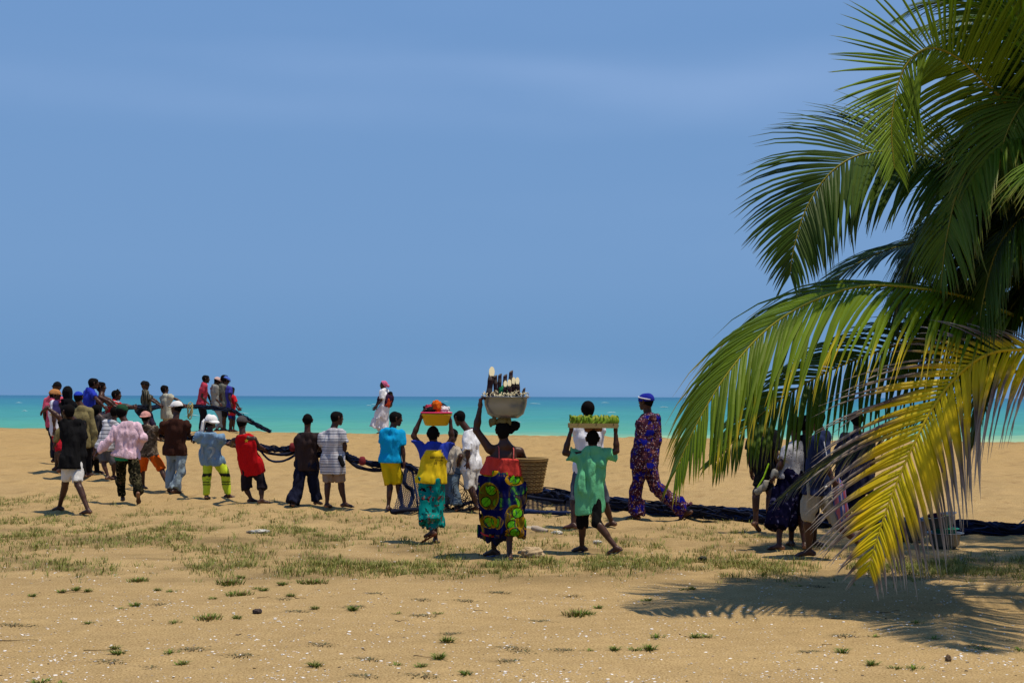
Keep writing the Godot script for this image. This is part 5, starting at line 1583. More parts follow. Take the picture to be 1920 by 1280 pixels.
const TUFTS := [
	Vector3(-2.05, 14.38, 2), Vector3(-1.32, 13.62, 3), Vector3(-3.50, 13.80, 0), Vector3(-3.35, 13.72, 1), Vector3(-3.87, 14.46, 2), Vector3(-4.27, 13.70, 0), Vector3(-4.16, 13.70, 0), Vector3(-4.38, 13.58, 0),
	Vector3(-4.59, 13.36, 0), Vector3(-3.51, 12.56, 1), Vector3(-3.43, 12.72, 0), Vector3(-3.22, 12.86, 3), Vector3(-2.84, 13.30, 1), Vector3(-2.62, 13.52, 2), Vector3(-2.45, 13.82, 0), Vector3(-2.53, 13.90, 1),
	Vector3(-2.89, 14.32, 2), Vector3(-2.34, 14.26, 0), Vector3(-2.90, 14.96, 0), Vector3(-2.18, 13.24, 3), Vector3(-2.11, 13.38, 0), Vector3(-1.77, 12.60, 0), Vector3(-1.43, 12.54, 0), Vector3(-1.92, 12.46, 3),
	Vector3(-1.43, 12.72, 3), Vector3(-2.84, 11.78, 1), Vector3(-2.60, 12.00, 2), Vector3(-2.36, 12.04, 0), Vector3(-3.55, 11.74, 0), Vector3(-3.03, 10.70, 0), Vector3(-2.95, 10.48, 0), Vector3(-2.55, 10.46, 1),
	Vector3(-2.39, 10.14, 0), Vector3(-2.92, 10.18, 3), Vector3(-2.60, 10.00, 3), Vector3(-2.42, 10.60, 3), Vector3(-1.40, 10.00, 0), Vector3(-2.02, 10.40, 3), Vector3(-1.06, 10.20, 3), Vector3(-1.48, 10.84, 3),
	Vector3(-1.01, 9.56, 3), Vector3(-3.18, 9.44, 1), Vector3(-3.04, 9.42, 1), Vector3(-4.21, 11.76, 3), Vector3(-4.06, 11.78, 3), Vector3(-1.01, 12.40, 1), Vector3(-0.85, 13.20, 3), Vector3(-0.65, 12.34, 1),
	Vector3(-0.50, 10.98, 0), Vector3(-0.64, 9.92, 0), Vector3(-0.53, 10.22, 0), Vector3(-0.82, 10.04, 1), Vector3(-0.61, 9.56, 3), Vector3(-0.31, 9.62, 0), Vector3(-0.77, 12.22, 3), Vector3(-0.49, 11.36, 3),
	Vector3(-0.00, 10.18, 3), Vector3(0.01, 10.72, 3), Vector3(0.39, 10.64, 3), Vector3(0.09, 10.58, 3), Vector3(0.80, 12.84, 0), Vector3(0.69, 12.46, 1), Vector3(1.29, 13.32, 1), Vector3(0.60, 10.72, 1),
	Vector3(0.79, 10.72, 0), Vector3(0.95, 10.70, 1), Vector3(1.06, 10.74, 0), Vector3(1.50, 11.36, 0), Vector3(1.61, 11.40, 1), Vector3(1.18, 11.30, 1), Vector3(1.75, 14.04, 1), Vector3(1.83, 14.04, 0),
	Vector3(-0.45, 13.18, 3), Vector3(-0.12, 13.72, 3), Vector3(0.57, 13.66, 3), Vector3(0.60, 12.46, 2), Vector3(1.31, 13.36, 0), Vector3(0.29, 12.10, 3), Vector3(2.51, 10.60, 0), Vector3(2.61, 10.12, 0),
	Vector3(2.73, 9.92, 1), Vector3(2.31, 10.66, 3), Vector3(3.66, 10.90, 3), Vector3(4.00, 11.18, 3), Vector3(2.86, 9.92, 1), Vector3(3.39, 11.22, 1), Vector3(3.51, 12.08, 1), Vector3(2.96, 11.36, 1),
	Vector3(2.95, 14.26, 1), Vector3(3.12, 14.26, 3), Vector3(3.89, 10.66, 1), Vector3(3.62, 10.76, 1), Vector3(2.76, 11.44, 3),
]


func build_palm() -> void:
	var palm := thing("coconut_palm", "leaning coconut palm at the right edge with drooping green and yellow fronds", "palm tree", Vector3(5.885, 0, -13.6))
	var stem := smooth_path([Vector3(0, -0.2, 0), Vector3(0.02, 0.6, 0.02), Vector3(-0.02, 1.5, 0.03), Vector3(-0.1, 2.4, 0.08), Vector3(-0.201, 3.102, 0.2), Vector3(-0.251, 3.602, 0.2)], 10)
	var girth := []
	for i in stem.size():
		girth.append(lerpf(0.19, 0.12, float(i) / stem.size()) * (1.0 + 0.07 * (i % 2)))
	put("trunk", tube(stem, girth, 14, Color(0.16, 0.13, 0.10), 0.1), M.plain, palm)
	frond(palm, "bright green young frond arching over and curling down at its tip", [Vector3(-0.315, 3.651, 0.3), Vector3(-0.756, 4.303, 0.4), Vector3(-1.207, 4.697, 0.6), Vector3(-1.5, 4.927, 0.7), Vector3(-1.771, 5.108, 0.8), Vector3(-2.039, 5.152, 0.9), Vector3(-2.26, 4.993, 0.98), Vector3(-2.381, 4.702, 1.02), Vector3(-2.431, 4.377, 1.05), Vector3(-2.405, 4.01, 1.05)], {n = 99, len = 1.15, roll = -22, lean = 0.42, droop_a = 0.15, droop_b = 1.0, colors = [Color(0.17, 0.25, 0.018), Color(0.15, 0.25, 0.018), Color(0.18, 0.21, 0.035), Color(0.2, 0.18, 0.04)], wide = 0.014374999999999999, rib = Color(0.3, 0.26, 0.03), seed = 3, flat = Vector3(-0.55, 0.6, 0.6), from = 0.3})
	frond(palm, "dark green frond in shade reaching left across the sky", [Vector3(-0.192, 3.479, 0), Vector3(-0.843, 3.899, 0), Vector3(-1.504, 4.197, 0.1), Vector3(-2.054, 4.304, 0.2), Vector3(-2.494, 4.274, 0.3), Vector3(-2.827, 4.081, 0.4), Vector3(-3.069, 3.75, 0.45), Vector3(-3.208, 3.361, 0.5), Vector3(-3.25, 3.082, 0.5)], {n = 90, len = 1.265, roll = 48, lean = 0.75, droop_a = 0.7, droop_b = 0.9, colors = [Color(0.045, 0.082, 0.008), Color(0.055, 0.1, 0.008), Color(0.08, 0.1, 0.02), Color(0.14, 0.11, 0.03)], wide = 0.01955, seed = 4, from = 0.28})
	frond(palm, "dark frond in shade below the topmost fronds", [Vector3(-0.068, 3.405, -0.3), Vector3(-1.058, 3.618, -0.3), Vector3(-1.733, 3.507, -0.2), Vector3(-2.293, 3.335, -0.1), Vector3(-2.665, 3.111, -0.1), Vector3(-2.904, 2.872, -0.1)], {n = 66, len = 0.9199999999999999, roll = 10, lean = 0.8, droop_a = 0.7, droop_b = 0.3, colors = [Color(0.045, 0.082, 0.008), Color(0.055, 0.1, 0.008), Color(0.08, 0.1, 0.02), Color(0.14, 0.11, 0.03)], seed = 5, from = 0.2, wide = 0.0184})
	frond(palm, "long arching green frond whose leaflets hang straight down with yellow tips", [Vector3(-0.372, 2.464, 0.4), Vector3(-0.998, 2.663, 0.45), Vector3(-1.551, 2.857, 0.55), Vector3(-2.083, 2.948, 0.65), Vector3(-2.607, 2.958, 0.75), Vector3(-3.086, 2.821, 0.85), Vector3(-3.523, 2.568, 0.95), Vector3(-3.896, 2.185, 1.05), Vector3(-4.193, 1.727, 1.1), Vector3(-4.405, 1.271, 1.1)], {n = 92, len = 1.5, roll = 44, lean = 0.5, lean_tip = 1.9, lean_pow = 1.3, droop_a = 1.3, droop_b = 0.9, lift_a = -0.4, lift_b = 0.25, colors = [Color(0.13, 0.195, 0.006), Color(0.115, 0.18, 0.005), Color(0.42, 0.33, 0.012), Color(0.3, 0.18, 0.03)], die = 0.74, die_tip = 0.84, wide = 0.021, apart = true, rib = Color(0.36, 0.32, 0.03), thick = 0.022, seed = 6, gaps = 0.02, from = 0.16})
	frond(palm, "green frond hanging behind the long arching one", [Vector3(-0.165, 2.379, -0.1), Vector3(-1.174, 2.477, 0), Vector3(-1.936, 2.471, 0.1), Vector3(-2.585, 2.279, 0.2), Vector3(-3.123, 2.024, 0.3), Vector3(-3.583, 1.691, 0.35), Vector3(-3.957, 1.297, 0.4)], {n = 81, len = 1.127, roll = 40, lean = 0.65, droop_a = 1.4, droop_b = 0.8, colors = [Color(0.08, 0.135, 0.01), Color(0.09, 0.155, 0.01), Color(0.18, 0.17, 0.03), Color(0.22, 0.16, 0.04)], die = 0.85, wide = 0.020699999999999996, seed = 7, from = 0.2})
	frond(palm, "dying yellow frond with withered brown and grey leaflet tips", [Vector3(-0.6, 2.342, 1), Vector3(-1.243, 2.361, 1.1), Vector3(-1.629, 2.313, 1.2), Vector3(-1.943, 2.101, 1.28), Vector3(-2.189, 1.798, 1.35), Vector3(-2.39, 1.434, 1.4), Vector3(-2.585, 1.008, 1.45), Vector3(-2.716, 0.649, 1.48), Vector3(-2.773, 0.437, 1.48)], {n = 60, len = 1.3, short_until = 0.52, roll = 60, lean = 0.95, droop_a = 0.55, droop_b = 1.5, colors = [Color(0.62, 0.52, 0.01), Color(0.74, 0.47, 0.008), Color(0.1, 0.058, 0.048), Color(0.36, 0.3, 0.25)], die = 0.33, die_tip = 0.5, wide = 0.0225, apart = true, rib = Color(0.55, 0.42, 0.02), thick = 0.021, seed = 8, gaps = 0.02, from = 0.1})
	frond(palm, "olive dried frond trailing low before the walkers", [Vector3(-0.458, 2.255, 0.6), Vector3(-1.053, 2.202, 0.65), Vector3(-1.669, 1.976, 0.7), Vector3(-2.28, 1.703, 0.75), Vector3(-2.788, 1.432, 0.8), Vector3(-3.182, 1.186, 0.8), Vector3(-3.418, 0.99, 0.8)], {n = 69, len = 0.713, roll = 10, lean = 1.2, droop_a = 0.8, droop_b = 0.5, colors = [Color(0.1, 0.095, 0.03), Color(0.1, 0.085, 0.03), Color(0.12, 0.085, 0.05), Color(0.2, 0.16, 0.11)], die = 0.6, wide = 0.012649999999999998, seed = 9, from = 0.35})
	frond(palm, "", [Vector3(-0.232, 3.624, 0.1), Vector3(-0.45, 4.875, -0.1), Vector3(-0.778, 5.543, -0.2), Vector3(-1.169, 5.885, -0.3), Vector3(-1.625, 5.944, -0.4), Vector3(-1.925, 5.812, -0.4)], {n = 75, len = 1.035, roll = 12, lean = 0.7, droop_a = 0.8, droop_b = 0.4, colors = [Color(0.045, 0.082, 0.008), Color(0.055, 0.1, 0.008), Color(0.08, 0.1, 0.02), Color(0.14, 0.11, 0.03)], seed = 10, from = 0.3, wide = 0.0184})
	frond(palm, "", [Vector3(-0.315, 3.651, 0.3), Vector3(-0.703, 4.673, 0.6), Vector3(-1.023, 5.331, 0.8), Vector3(-1.301, 5.903, 0.9), Vector3(-1.577, 6.417, 1)], {n = 81, len = 1.15, roll = -20, lean = 0.8, droop_a = 0.9, droop_b = 0.4, colors = [Color(0.08, 0.135, 0.01), Color(0.09, 0.155, 0.01), Color(0.18, 0.17, 0.03), Color(0.22, 0.16, 0.04)], seed = 11, from = 0.2, wide = 0.0184})
	frond(palm, "", [Vector3(-0.306, 3.638, 0.4), Vector3(-0.696, 4.451, 0.7), Vector3(-0.991, 4.957, 0.9), Vector3(-1.305, 5.447, 1.1), Vector3(-1.552, 5.955, 1.2)], {n = 81, len = 1.2075, roll = 35, lean = 0.9, droop_a = 1.1, droop_b = 0.8, colors = [Color(0.17, 0.25, 0.018), Color(0.15, 0.25, 0.018), Color(0.18, 0.21, 0.035), Color(0.2, 0.18, 0.04)], seed = 12, from = 0.2, wide = 0.0184})
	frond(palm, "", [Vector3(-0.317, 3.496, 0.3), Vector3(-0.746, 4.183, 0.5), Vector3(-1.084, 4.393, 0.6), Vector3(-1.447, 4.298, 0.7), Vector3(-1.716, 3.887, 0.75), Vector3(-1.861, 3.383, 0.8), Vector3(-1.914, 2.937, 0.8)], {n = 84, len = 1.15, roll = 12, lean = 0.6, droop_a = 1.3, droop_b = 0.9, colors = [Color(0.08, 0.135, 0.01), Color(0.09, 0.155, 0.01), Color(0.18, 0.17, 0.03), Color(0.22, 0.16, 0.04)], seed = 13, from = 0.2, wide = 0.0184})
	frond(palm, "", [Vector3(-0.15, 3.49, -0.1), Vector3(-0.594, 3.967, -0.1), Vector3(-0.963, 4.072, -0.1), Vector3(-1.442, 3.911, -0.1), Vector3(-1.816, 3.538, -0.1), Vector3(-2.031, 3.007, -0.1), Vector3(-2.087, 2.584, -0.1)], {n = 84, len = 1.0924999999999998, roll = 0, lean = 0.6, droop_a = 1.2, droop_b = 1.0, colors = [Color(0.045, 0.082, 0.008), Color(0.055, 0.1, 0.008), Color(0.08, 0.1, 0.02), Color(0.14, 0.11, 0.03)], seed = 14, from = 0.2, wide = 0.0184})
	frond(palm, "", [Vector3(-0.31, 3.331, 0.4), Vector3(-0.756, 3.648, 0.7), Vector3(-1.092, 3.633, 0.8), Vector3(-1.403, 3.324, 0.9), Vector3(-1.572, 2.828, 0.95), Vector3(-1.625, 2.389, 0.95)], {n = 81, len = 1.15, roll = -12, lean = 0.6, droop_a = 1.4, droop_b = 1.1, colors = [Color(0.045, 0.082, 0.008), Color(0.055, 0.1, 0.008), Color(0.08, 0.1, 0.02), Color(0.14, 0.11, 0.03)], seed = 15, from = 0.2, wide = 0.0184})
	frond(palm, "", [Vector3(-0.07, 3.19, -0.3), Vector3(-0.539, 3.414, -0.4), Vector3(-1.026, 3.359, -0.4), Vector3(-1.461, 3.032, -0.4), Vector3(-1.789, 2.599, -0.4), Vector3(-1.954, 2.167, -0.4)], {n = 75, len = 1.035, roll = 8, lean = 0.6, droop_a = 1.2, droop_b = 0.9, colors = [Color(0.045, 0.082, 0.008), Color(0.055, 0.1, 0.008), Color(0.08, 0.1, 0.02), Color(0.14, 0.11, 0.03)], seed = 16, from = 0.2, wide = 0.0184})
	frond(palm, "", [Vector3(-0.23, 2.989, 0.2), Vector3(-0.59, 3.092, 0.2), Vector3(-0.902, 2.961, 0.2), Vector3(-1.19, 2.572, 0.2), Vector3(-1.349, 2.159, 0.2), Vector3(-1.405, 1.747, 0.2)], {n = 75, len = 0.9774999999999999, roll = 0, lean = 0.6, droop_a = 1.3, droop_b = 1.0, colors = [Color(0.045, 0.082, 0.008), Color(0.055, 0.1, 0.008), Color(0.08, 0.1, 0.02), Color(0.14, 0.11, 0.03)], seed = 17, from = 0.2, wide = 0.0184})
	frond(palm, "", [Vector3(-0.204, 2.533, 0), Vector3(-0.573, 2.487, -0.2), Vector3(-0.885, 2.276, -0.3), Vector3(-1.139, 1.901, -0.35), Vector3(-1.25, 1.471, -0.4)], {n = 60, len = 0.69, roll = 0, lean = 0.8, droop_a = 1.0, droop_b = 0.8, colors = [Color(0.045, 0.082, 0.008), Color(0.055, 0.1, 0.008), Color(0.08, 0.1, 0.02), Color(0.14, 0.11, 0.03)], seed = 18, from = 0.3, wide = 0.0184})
	frond(palm, "", [Vector3(-0.274, 3.56, 0.2), Vector3(-0.61, 4.066, 0.6), Vector3(-0.932, 4.581, 0.8), Vector3(-1.142, 4.658, 0.9), Vector3(-1.379, 4.292, 1), Vector3(-1.467, 3.752, 1)], {n = 75, len = 1.0924999999999998, roll = 40, lean = 0.7, droop_a = 1.3, droop_b = 1.0, colors = [Color(0.08, 0.135, 0.01), Color(0.09, 0.155, 0.01), Color(0.18, 0.17, 0.03), Color(0.22, 0.16, 0.04)], seed = 19, from = 0.2, wide = 0.0184})
	frond(palm, "", [Vector3(-0.129, 3.496, -0.15), Vector3(-0.618, 3.681, -0.15), Vector3(-0.99, 3.478, -0.5), Vector3(-1.427, 3.029, -0.5), Vector3(-1.667, 2.658, -0.5), Vector3(-1.626, 2.278, -0.5)], {n = 66, len = 1.012, roll = -10, lean = 0.62, droop_a = 1.3, droop_b = 1.0, colors = [Color(0.08, 0.135, 0.01), Color(0.09, 0.155, 0.01), Color(0.18, 0.17, 0.03), Color(0.22, 0.16, 0.04)], seed = 40, from = 0.2, wide = 0.0184})
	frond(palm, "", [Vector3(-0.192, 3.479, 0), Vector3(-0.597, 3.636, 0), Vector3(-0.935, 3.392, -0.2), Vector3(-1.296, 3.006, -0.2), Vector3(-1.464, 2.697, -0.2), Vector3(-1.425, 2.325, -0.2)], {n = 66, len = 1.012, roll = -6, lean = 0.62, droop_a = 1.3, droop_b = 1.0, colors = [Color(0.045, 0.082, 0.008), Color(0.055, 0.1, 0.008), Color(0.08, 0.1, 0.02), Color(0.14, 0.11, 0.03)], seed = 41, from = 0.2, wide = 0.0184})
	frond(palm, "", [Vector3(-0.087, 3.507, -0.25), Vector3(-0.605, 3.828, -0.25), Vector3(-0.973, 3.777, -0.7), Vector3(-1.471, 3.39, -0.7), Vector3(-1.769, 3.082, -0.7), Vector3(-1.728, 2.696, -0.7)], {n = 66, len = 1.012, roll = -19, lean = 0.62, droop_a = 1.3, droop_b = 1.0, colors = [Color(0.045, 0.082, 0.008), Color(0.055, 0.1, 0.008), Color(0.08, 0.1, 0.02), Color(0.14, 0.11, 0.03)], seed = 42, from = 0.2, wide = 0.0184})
	frond(palm, "", [Vector3(-0.255, 3.462, 0.15), Vector3(-0.548, 3.852, 0.15), Vector3(-0.829, 3.832, 0.1), Vector3(-1.155, 3.532, 0.1), Vector3(-1.293, 3.307, 0.1), Vector3(-1.255, 2.942, 0.1)], {n = 66, len = 1.012, roll = 21, lean = 0.62, droop_a = 1.3, droop_b = 1.0, colors = [Color(0.08, 0.135, 0.01), Color(0.09, 0.155, 0.01), Color(0.18, 0.17, 0.03), Color(0.22, 0.16, 0.04)], seed = 43, from = 0.2, wide = 0.0184})
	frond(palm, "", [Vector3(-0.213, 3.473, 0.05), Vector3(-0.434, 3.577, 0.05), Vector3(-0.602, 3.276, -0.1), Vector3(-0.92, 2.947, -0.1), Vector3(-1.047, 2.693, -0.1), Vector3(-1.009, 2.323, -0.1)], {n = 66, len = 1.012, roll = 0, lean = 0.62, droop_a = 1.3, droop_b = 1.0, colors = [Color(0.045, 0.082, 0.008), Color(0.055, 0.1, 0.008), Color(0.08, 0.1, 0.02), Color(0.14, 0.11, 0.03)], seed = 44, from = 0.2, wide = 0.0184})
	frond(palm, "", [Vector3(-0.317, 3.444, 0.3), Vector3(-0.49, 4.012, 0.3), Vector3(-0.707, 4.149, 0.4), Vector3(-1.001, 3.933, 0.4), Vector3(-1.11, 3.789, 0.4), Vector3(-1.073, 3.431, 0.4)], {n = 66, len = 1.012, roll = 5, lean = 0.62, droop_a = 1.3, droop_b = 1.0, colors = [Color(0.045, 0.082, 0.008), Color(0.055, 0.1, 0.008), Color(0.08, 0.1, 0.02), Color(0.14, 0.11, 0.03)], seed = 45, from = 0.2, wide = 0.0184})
	frond(palm, "", [Vector3(-0.171, 3.484, -0.05), Vector3(-0.474, 3.483, -0.05), Vector3(-0.688, 3.081, -0.3), Vector3(-1.078, 2.693, -0.3), Vector3(-1.274, 2.382, -0.3), Vector3(-1.235, 2.008, -0.3)], {n = 66, len = 1.012, roll = -16, lean = 0.62, droop_a = 1.3, droop_b = 1.0, colors = [Color(0.08, 0.135, 0.01), Color(0.09, 0.155, 0.01), Color(0.18, 0.17, 0.03), Color(0.22, 0.16, 0.04)], seed = 46, from = 0.2, wide = 0.0184})
	frond(palm, "", [Vector3(-0.024, 3.525, -0.4), Vector3(-0.465, 3.944, -0.4), Vector3(-0.699, 4.015, -1), Vector3(-1.15, 3.677, -1), Vector3(-1.398, 3.418, -1), Vector3(-1.357, 3.023, -1)], {n = 66, len = 1.012, roll = -20, lean = 0.62, droop_a = 1.3, droop_b = 1.0, colors = [Color(0.045, 0.082, 0.008), Color(0.055, 0.1, 0.008), Color(0.08, 0.1, 0.02), Color(0.14, 0.11, 0.03)], seed = 47, from = 0.2, wide = 0.0184})
	frond(palm, "", [Vector3(-0.087, 3.507, -0.25), Vector3(-0.525, 3.801, -0.25), Vector3(-0.808, 3.722, -0.7), Vector3(-1.182, 3.322, -0.7), Vector3(-1.356, 3.001, -0.7), Vector3(-1.315, 2.615, -0.7)], {n = 66, len = 1.012, roll = -21, lean = 0.62, droop_a = 1.3, droop_b = 1.0, colors = [Color(0.045, 0.082, 0.008), Color(0.055, 0.1, 0.008), Color(0.08, 0.1, 0.02), Color(0.14, 0.11, 0.03)], seed = 48, from = 0.2, wide = 0.0184})
	frond(palm, "", [Vector3(-0.066, 3.513, -0.3), Vector3(-0.584, 3.97, -0.3), Vector3(-0.936, 4.07, -0.8), Vector3(-1.367, 3.806, -0.8), Vector3(-1.597, 3.62, -0.8), Vector3(-1.555, 3.23, -0.8)], {n = 66, len = 1.012, roll = -24, lean = 0.62, droop_a = 1.3, droop_b = 1.0, colors = [Color(0.08, 0.135, 0.01), Color(0.09, 0.155, 0.01), Color(0.18, 0.17, 0.03), Color(0.22, 0.16, 0.04)], seed = 49, from = 0.2, wide = 0.0184})
	frond(palm, "", [Vector3(-0.276, 3.456, 0.2), Vector3(-0.498, 4.236, 0.2), Vector3(-0.727, 4.601, 0.2), Vector3(-1.064, 4.406, 0.2), Vector3(-1.214, 4.286, 0.2), Vector3(-1.176, 3.921, 0.2)], {n = 66, len = 1.012, roll = 0, lean = 0.62, droop_a = 1.3, droop_b = 1.0, colors = [Color(0.045, 0.082, 0.008), Color(0.055, 0.1, 0.008), Color(0.08, 0.1, 0.02), Color(0.14, 0.11, 0.03)], seed = 50, from = 0.2, wide = 0.0184})
	frond(palm, "", [Vector3(-0.338, 3.439, 0.35), Vector3(-0.466, 4.442, 0.35), Vector3(-0.66, 5.002, 0.5), Vector3(-1, 4.965, 0.5), Vector3(-1.158, 5, 0.5), Vector3(-1.121, 4.642, 0.5)], {n = 66, len = 1.012, roll = 10, lean = 0.62, droop_a = 1.3, droop_b = 1.0, colors = [Color(0.045, 0.082, 0.008), Color(0.055, 0.1, 0.008), Color(0.08, 0.1, 0.02), Color(0.14, 0.11, 0.03)], seed = 51, from = 0.2, wide = 0.0184})
	frond(palm, "", [Vector3(-0.213, 3.473, 0.05), Vector3(-0.45, 4.341, 0.05), Vector3(-0.637, 4.821, -0.1), Vector3(-1.046, 4.782, -0.1), Vector3(-1.263, 4.819, -0.1), Vector3(-1.224, 4.445, -0.1)], {n = 66, len = 1.012, roll = -7, lean = 0.62, droop_a = 1.3, droop_b = 1.0, colors = [Color(0.08, 0.135, 0.01), Color(0.09, 0.155, 0.01), Color(0.18, 0.17, 0.03), Color(0.22, 0.16, 0.04)], seed = 52, from = 0.2, wide = 0.0184})
	frond(palm, "", [Vector3(-0.221, 3.664, 0.2), Vector3(0.037, 4.409, 0.4), Vector3(0.608, 4.926, 0.4), Vector3(1.271, 4.825, 0.4), Vector3(1.822, 4.209, 0.4)], {n = 66, len = 1.15, roll = 0, lean = 0.7, droop_a = 1.2, droop_b = 1.2, colors = [Color(0.08, 0.135, 0.01), Color(0.09, 0.155, 0.01), Color(0.18, 0.17, 0.03), Color(0.22, 0.16, 0.04)], seed = 20, wide = 0.023, from = 0.2})
	frond(palm, "", [Vector3(-0.224, 3.456, 0.2), Vector3(0.089, 3.765, 0.6), Vector3(0.489, 3.661, 1), Vector3(0.899, 3.145, 1.3), Vector3(1.055, 2.425, 1.5)], {n = 66, len = 1.15, roll = 0, lean = 0.7, droop_a = 1.2, droop_b = 1.2, colors = [Color(0.08, 0.135, 0.01), Color(0.09, 0.155, 0.01), Color(0.18, 0.17, 0.03), Color(0.22, 0.16, 0.04)], seed = 21, wide = 0.023, from = 0.2})
	frond(palm, "", [Vector3(-0.222, 3.56, 0.2), Vector3(0.205, 4.21, -0.6), Vector3(1.345, 4.948, -2.8), Vector3(1.377, 4.533, -2.6), Vector3(1.7, 3.912, -3.2)], {n = 66, len = 1.15, roll = 0, lean = 0.7, droop_a = 1.2, droop_b = 1.2, colors = [Color(0.08, 0.135, 0.01), Color(0.09, 0.155, 0.01), Color(0.18, 0.17, 0.03), Color(0.22, 0.16, 0.04)], seed = 22, wide = 0.023, from = 0.2})
	frond(palm, "", [Vector3(-0.274, 3.56, 0.2), Vector3(-0.71, 3.919, 1.2), Vector3(-1.037, 3.98, 2.2), Vector3(-1.298, 3.629, 3), Vector3(-1.398, 3.129, 3.4)], {n = 66, len = 1.15, roll = 0, lean = 0.7, droop_a = 1.2, droop_b = 1.2, colors = [Color(0.08, 0.135, 0.01), Color(0.09, 0.155, 0.01), Color(0.18, 0.17, 0.03), Color(0.22, 0.16, 0.04)], seed = 23, wide = 0.023, from = 0.2})
	palm = thing("coconut_palm", "taller coconut palm beyond the leaning one, its fronds dark at the top right corner", "palm tree", Vector3(7.901, 0, -17.6))
	stem = smooth_path([Vector3(0, -.2, 0), Vector3(.05, 1.5, 0), Vector3(.05, 3.6, .05), Vector3(-.05, 6.4, .1)], 14)
	girth = []
	for i in stem.size():
		girth.append(lerpf(0.20, 0.12, float(i) / stem.size()) * (1.0 + 0.07 * (i % 2)))
	put("trunk", tube(stem, girth, 14, Color(0.16, 0.13, 0.10), 0.1), M.plain, palm)
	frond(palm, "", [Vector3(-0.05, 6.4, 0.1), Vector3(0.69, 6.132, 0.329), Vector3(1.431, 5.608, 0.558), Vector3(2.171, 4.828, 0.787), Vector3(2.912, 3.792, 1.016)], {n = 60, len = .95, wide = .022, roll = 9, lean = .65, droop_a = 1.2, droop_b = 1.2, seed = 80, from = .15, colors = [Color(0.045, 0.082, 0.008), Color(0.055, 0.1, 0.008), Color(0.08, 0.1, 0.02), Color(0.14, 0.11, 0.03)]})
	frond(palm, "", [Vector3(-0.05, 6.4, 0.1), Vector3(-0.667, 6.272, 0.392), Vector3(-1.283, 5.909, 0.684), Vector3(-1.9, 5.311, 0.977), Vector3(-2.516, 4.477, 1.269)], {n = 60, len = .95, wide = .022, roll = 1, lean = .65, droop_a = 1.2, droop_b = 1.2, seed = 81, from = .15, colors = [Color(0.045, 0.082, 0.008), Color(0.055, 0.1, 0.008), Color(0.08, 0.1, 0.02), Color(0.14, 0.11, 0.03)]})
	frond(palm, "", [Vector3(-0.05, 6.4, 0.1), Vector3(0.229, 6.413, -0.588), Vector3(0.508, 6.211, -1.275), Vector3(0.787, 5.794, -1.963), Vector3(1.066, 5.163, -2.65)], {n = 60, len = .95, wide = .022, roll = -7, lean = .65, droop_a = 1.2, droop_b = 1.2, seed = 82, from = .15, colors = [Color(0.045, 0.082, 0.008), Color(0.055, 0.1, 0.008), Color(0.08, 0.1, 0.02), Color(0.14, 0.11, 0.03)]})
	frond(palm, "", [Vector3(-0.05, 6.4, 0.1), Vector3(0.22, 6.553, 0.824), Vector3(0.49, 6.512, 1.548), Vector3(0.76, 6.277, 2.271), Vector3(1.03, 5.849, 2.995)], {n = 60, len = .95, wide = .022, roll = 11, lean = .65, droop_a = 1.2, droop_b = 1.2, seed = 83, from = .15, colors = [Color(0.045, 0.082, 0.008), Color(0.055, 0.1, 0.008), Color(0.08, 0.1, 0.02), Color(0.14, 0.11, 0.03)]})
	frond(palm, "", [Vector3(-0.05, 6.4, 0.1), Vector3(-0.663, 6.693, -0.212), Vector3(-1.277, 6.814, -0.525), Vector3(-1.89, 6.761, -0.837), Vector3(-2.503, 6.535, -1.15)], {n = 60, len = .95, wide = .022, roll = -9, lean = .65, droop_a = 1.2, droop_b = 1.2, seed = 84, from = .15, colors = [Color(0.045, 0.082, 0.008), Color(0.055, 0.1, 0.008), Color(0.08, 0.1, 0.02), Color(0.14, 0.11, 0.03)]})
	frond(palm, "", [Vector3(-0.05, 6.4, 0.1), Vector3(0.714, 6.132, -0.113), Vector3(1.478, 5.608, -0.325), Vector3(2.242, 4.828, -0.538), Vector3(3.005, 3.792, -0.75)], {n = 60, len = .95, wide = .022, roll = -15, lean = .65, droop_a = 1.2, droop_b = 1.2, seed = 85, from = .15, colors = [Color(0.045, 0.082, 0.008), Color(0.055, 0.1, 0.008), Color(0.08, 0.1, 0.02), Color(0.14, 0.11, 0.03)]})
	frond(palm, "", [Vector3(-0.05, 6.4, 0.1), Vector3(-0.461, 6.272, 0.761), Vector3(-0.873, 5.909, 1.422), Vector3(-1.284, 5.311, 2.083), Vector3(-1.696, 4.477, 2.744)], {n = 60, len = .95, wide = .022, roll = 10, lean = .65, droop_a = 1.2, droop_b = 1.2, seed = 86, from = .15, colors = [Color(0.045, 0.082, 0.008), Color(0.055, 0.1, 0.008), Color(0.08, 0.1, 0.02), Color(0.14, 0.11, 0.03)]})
	frond(palm, "", [Vector3(-0.05, 6.4, 0.1), Vector3(-0.181, 6.413, -0.595), Vector3(-0.311, 6.211, -1.291), Vector3(-0.442, 5.794, -1.986), Vector3(-0.573, 5.163, -2.681)], {n = 60, len = .95, wide = .022, roll = -7, lean = .65, droop_a = 1.2, droop_b = 1.2, seed = 87, from = .15, colors = [Color(0.045, 0.082, 0.008), Color(0.055, 0.1, 0.008), Color(0.08, 0.1, 0.02), Color(0.14, 0.11, 0.03)]})
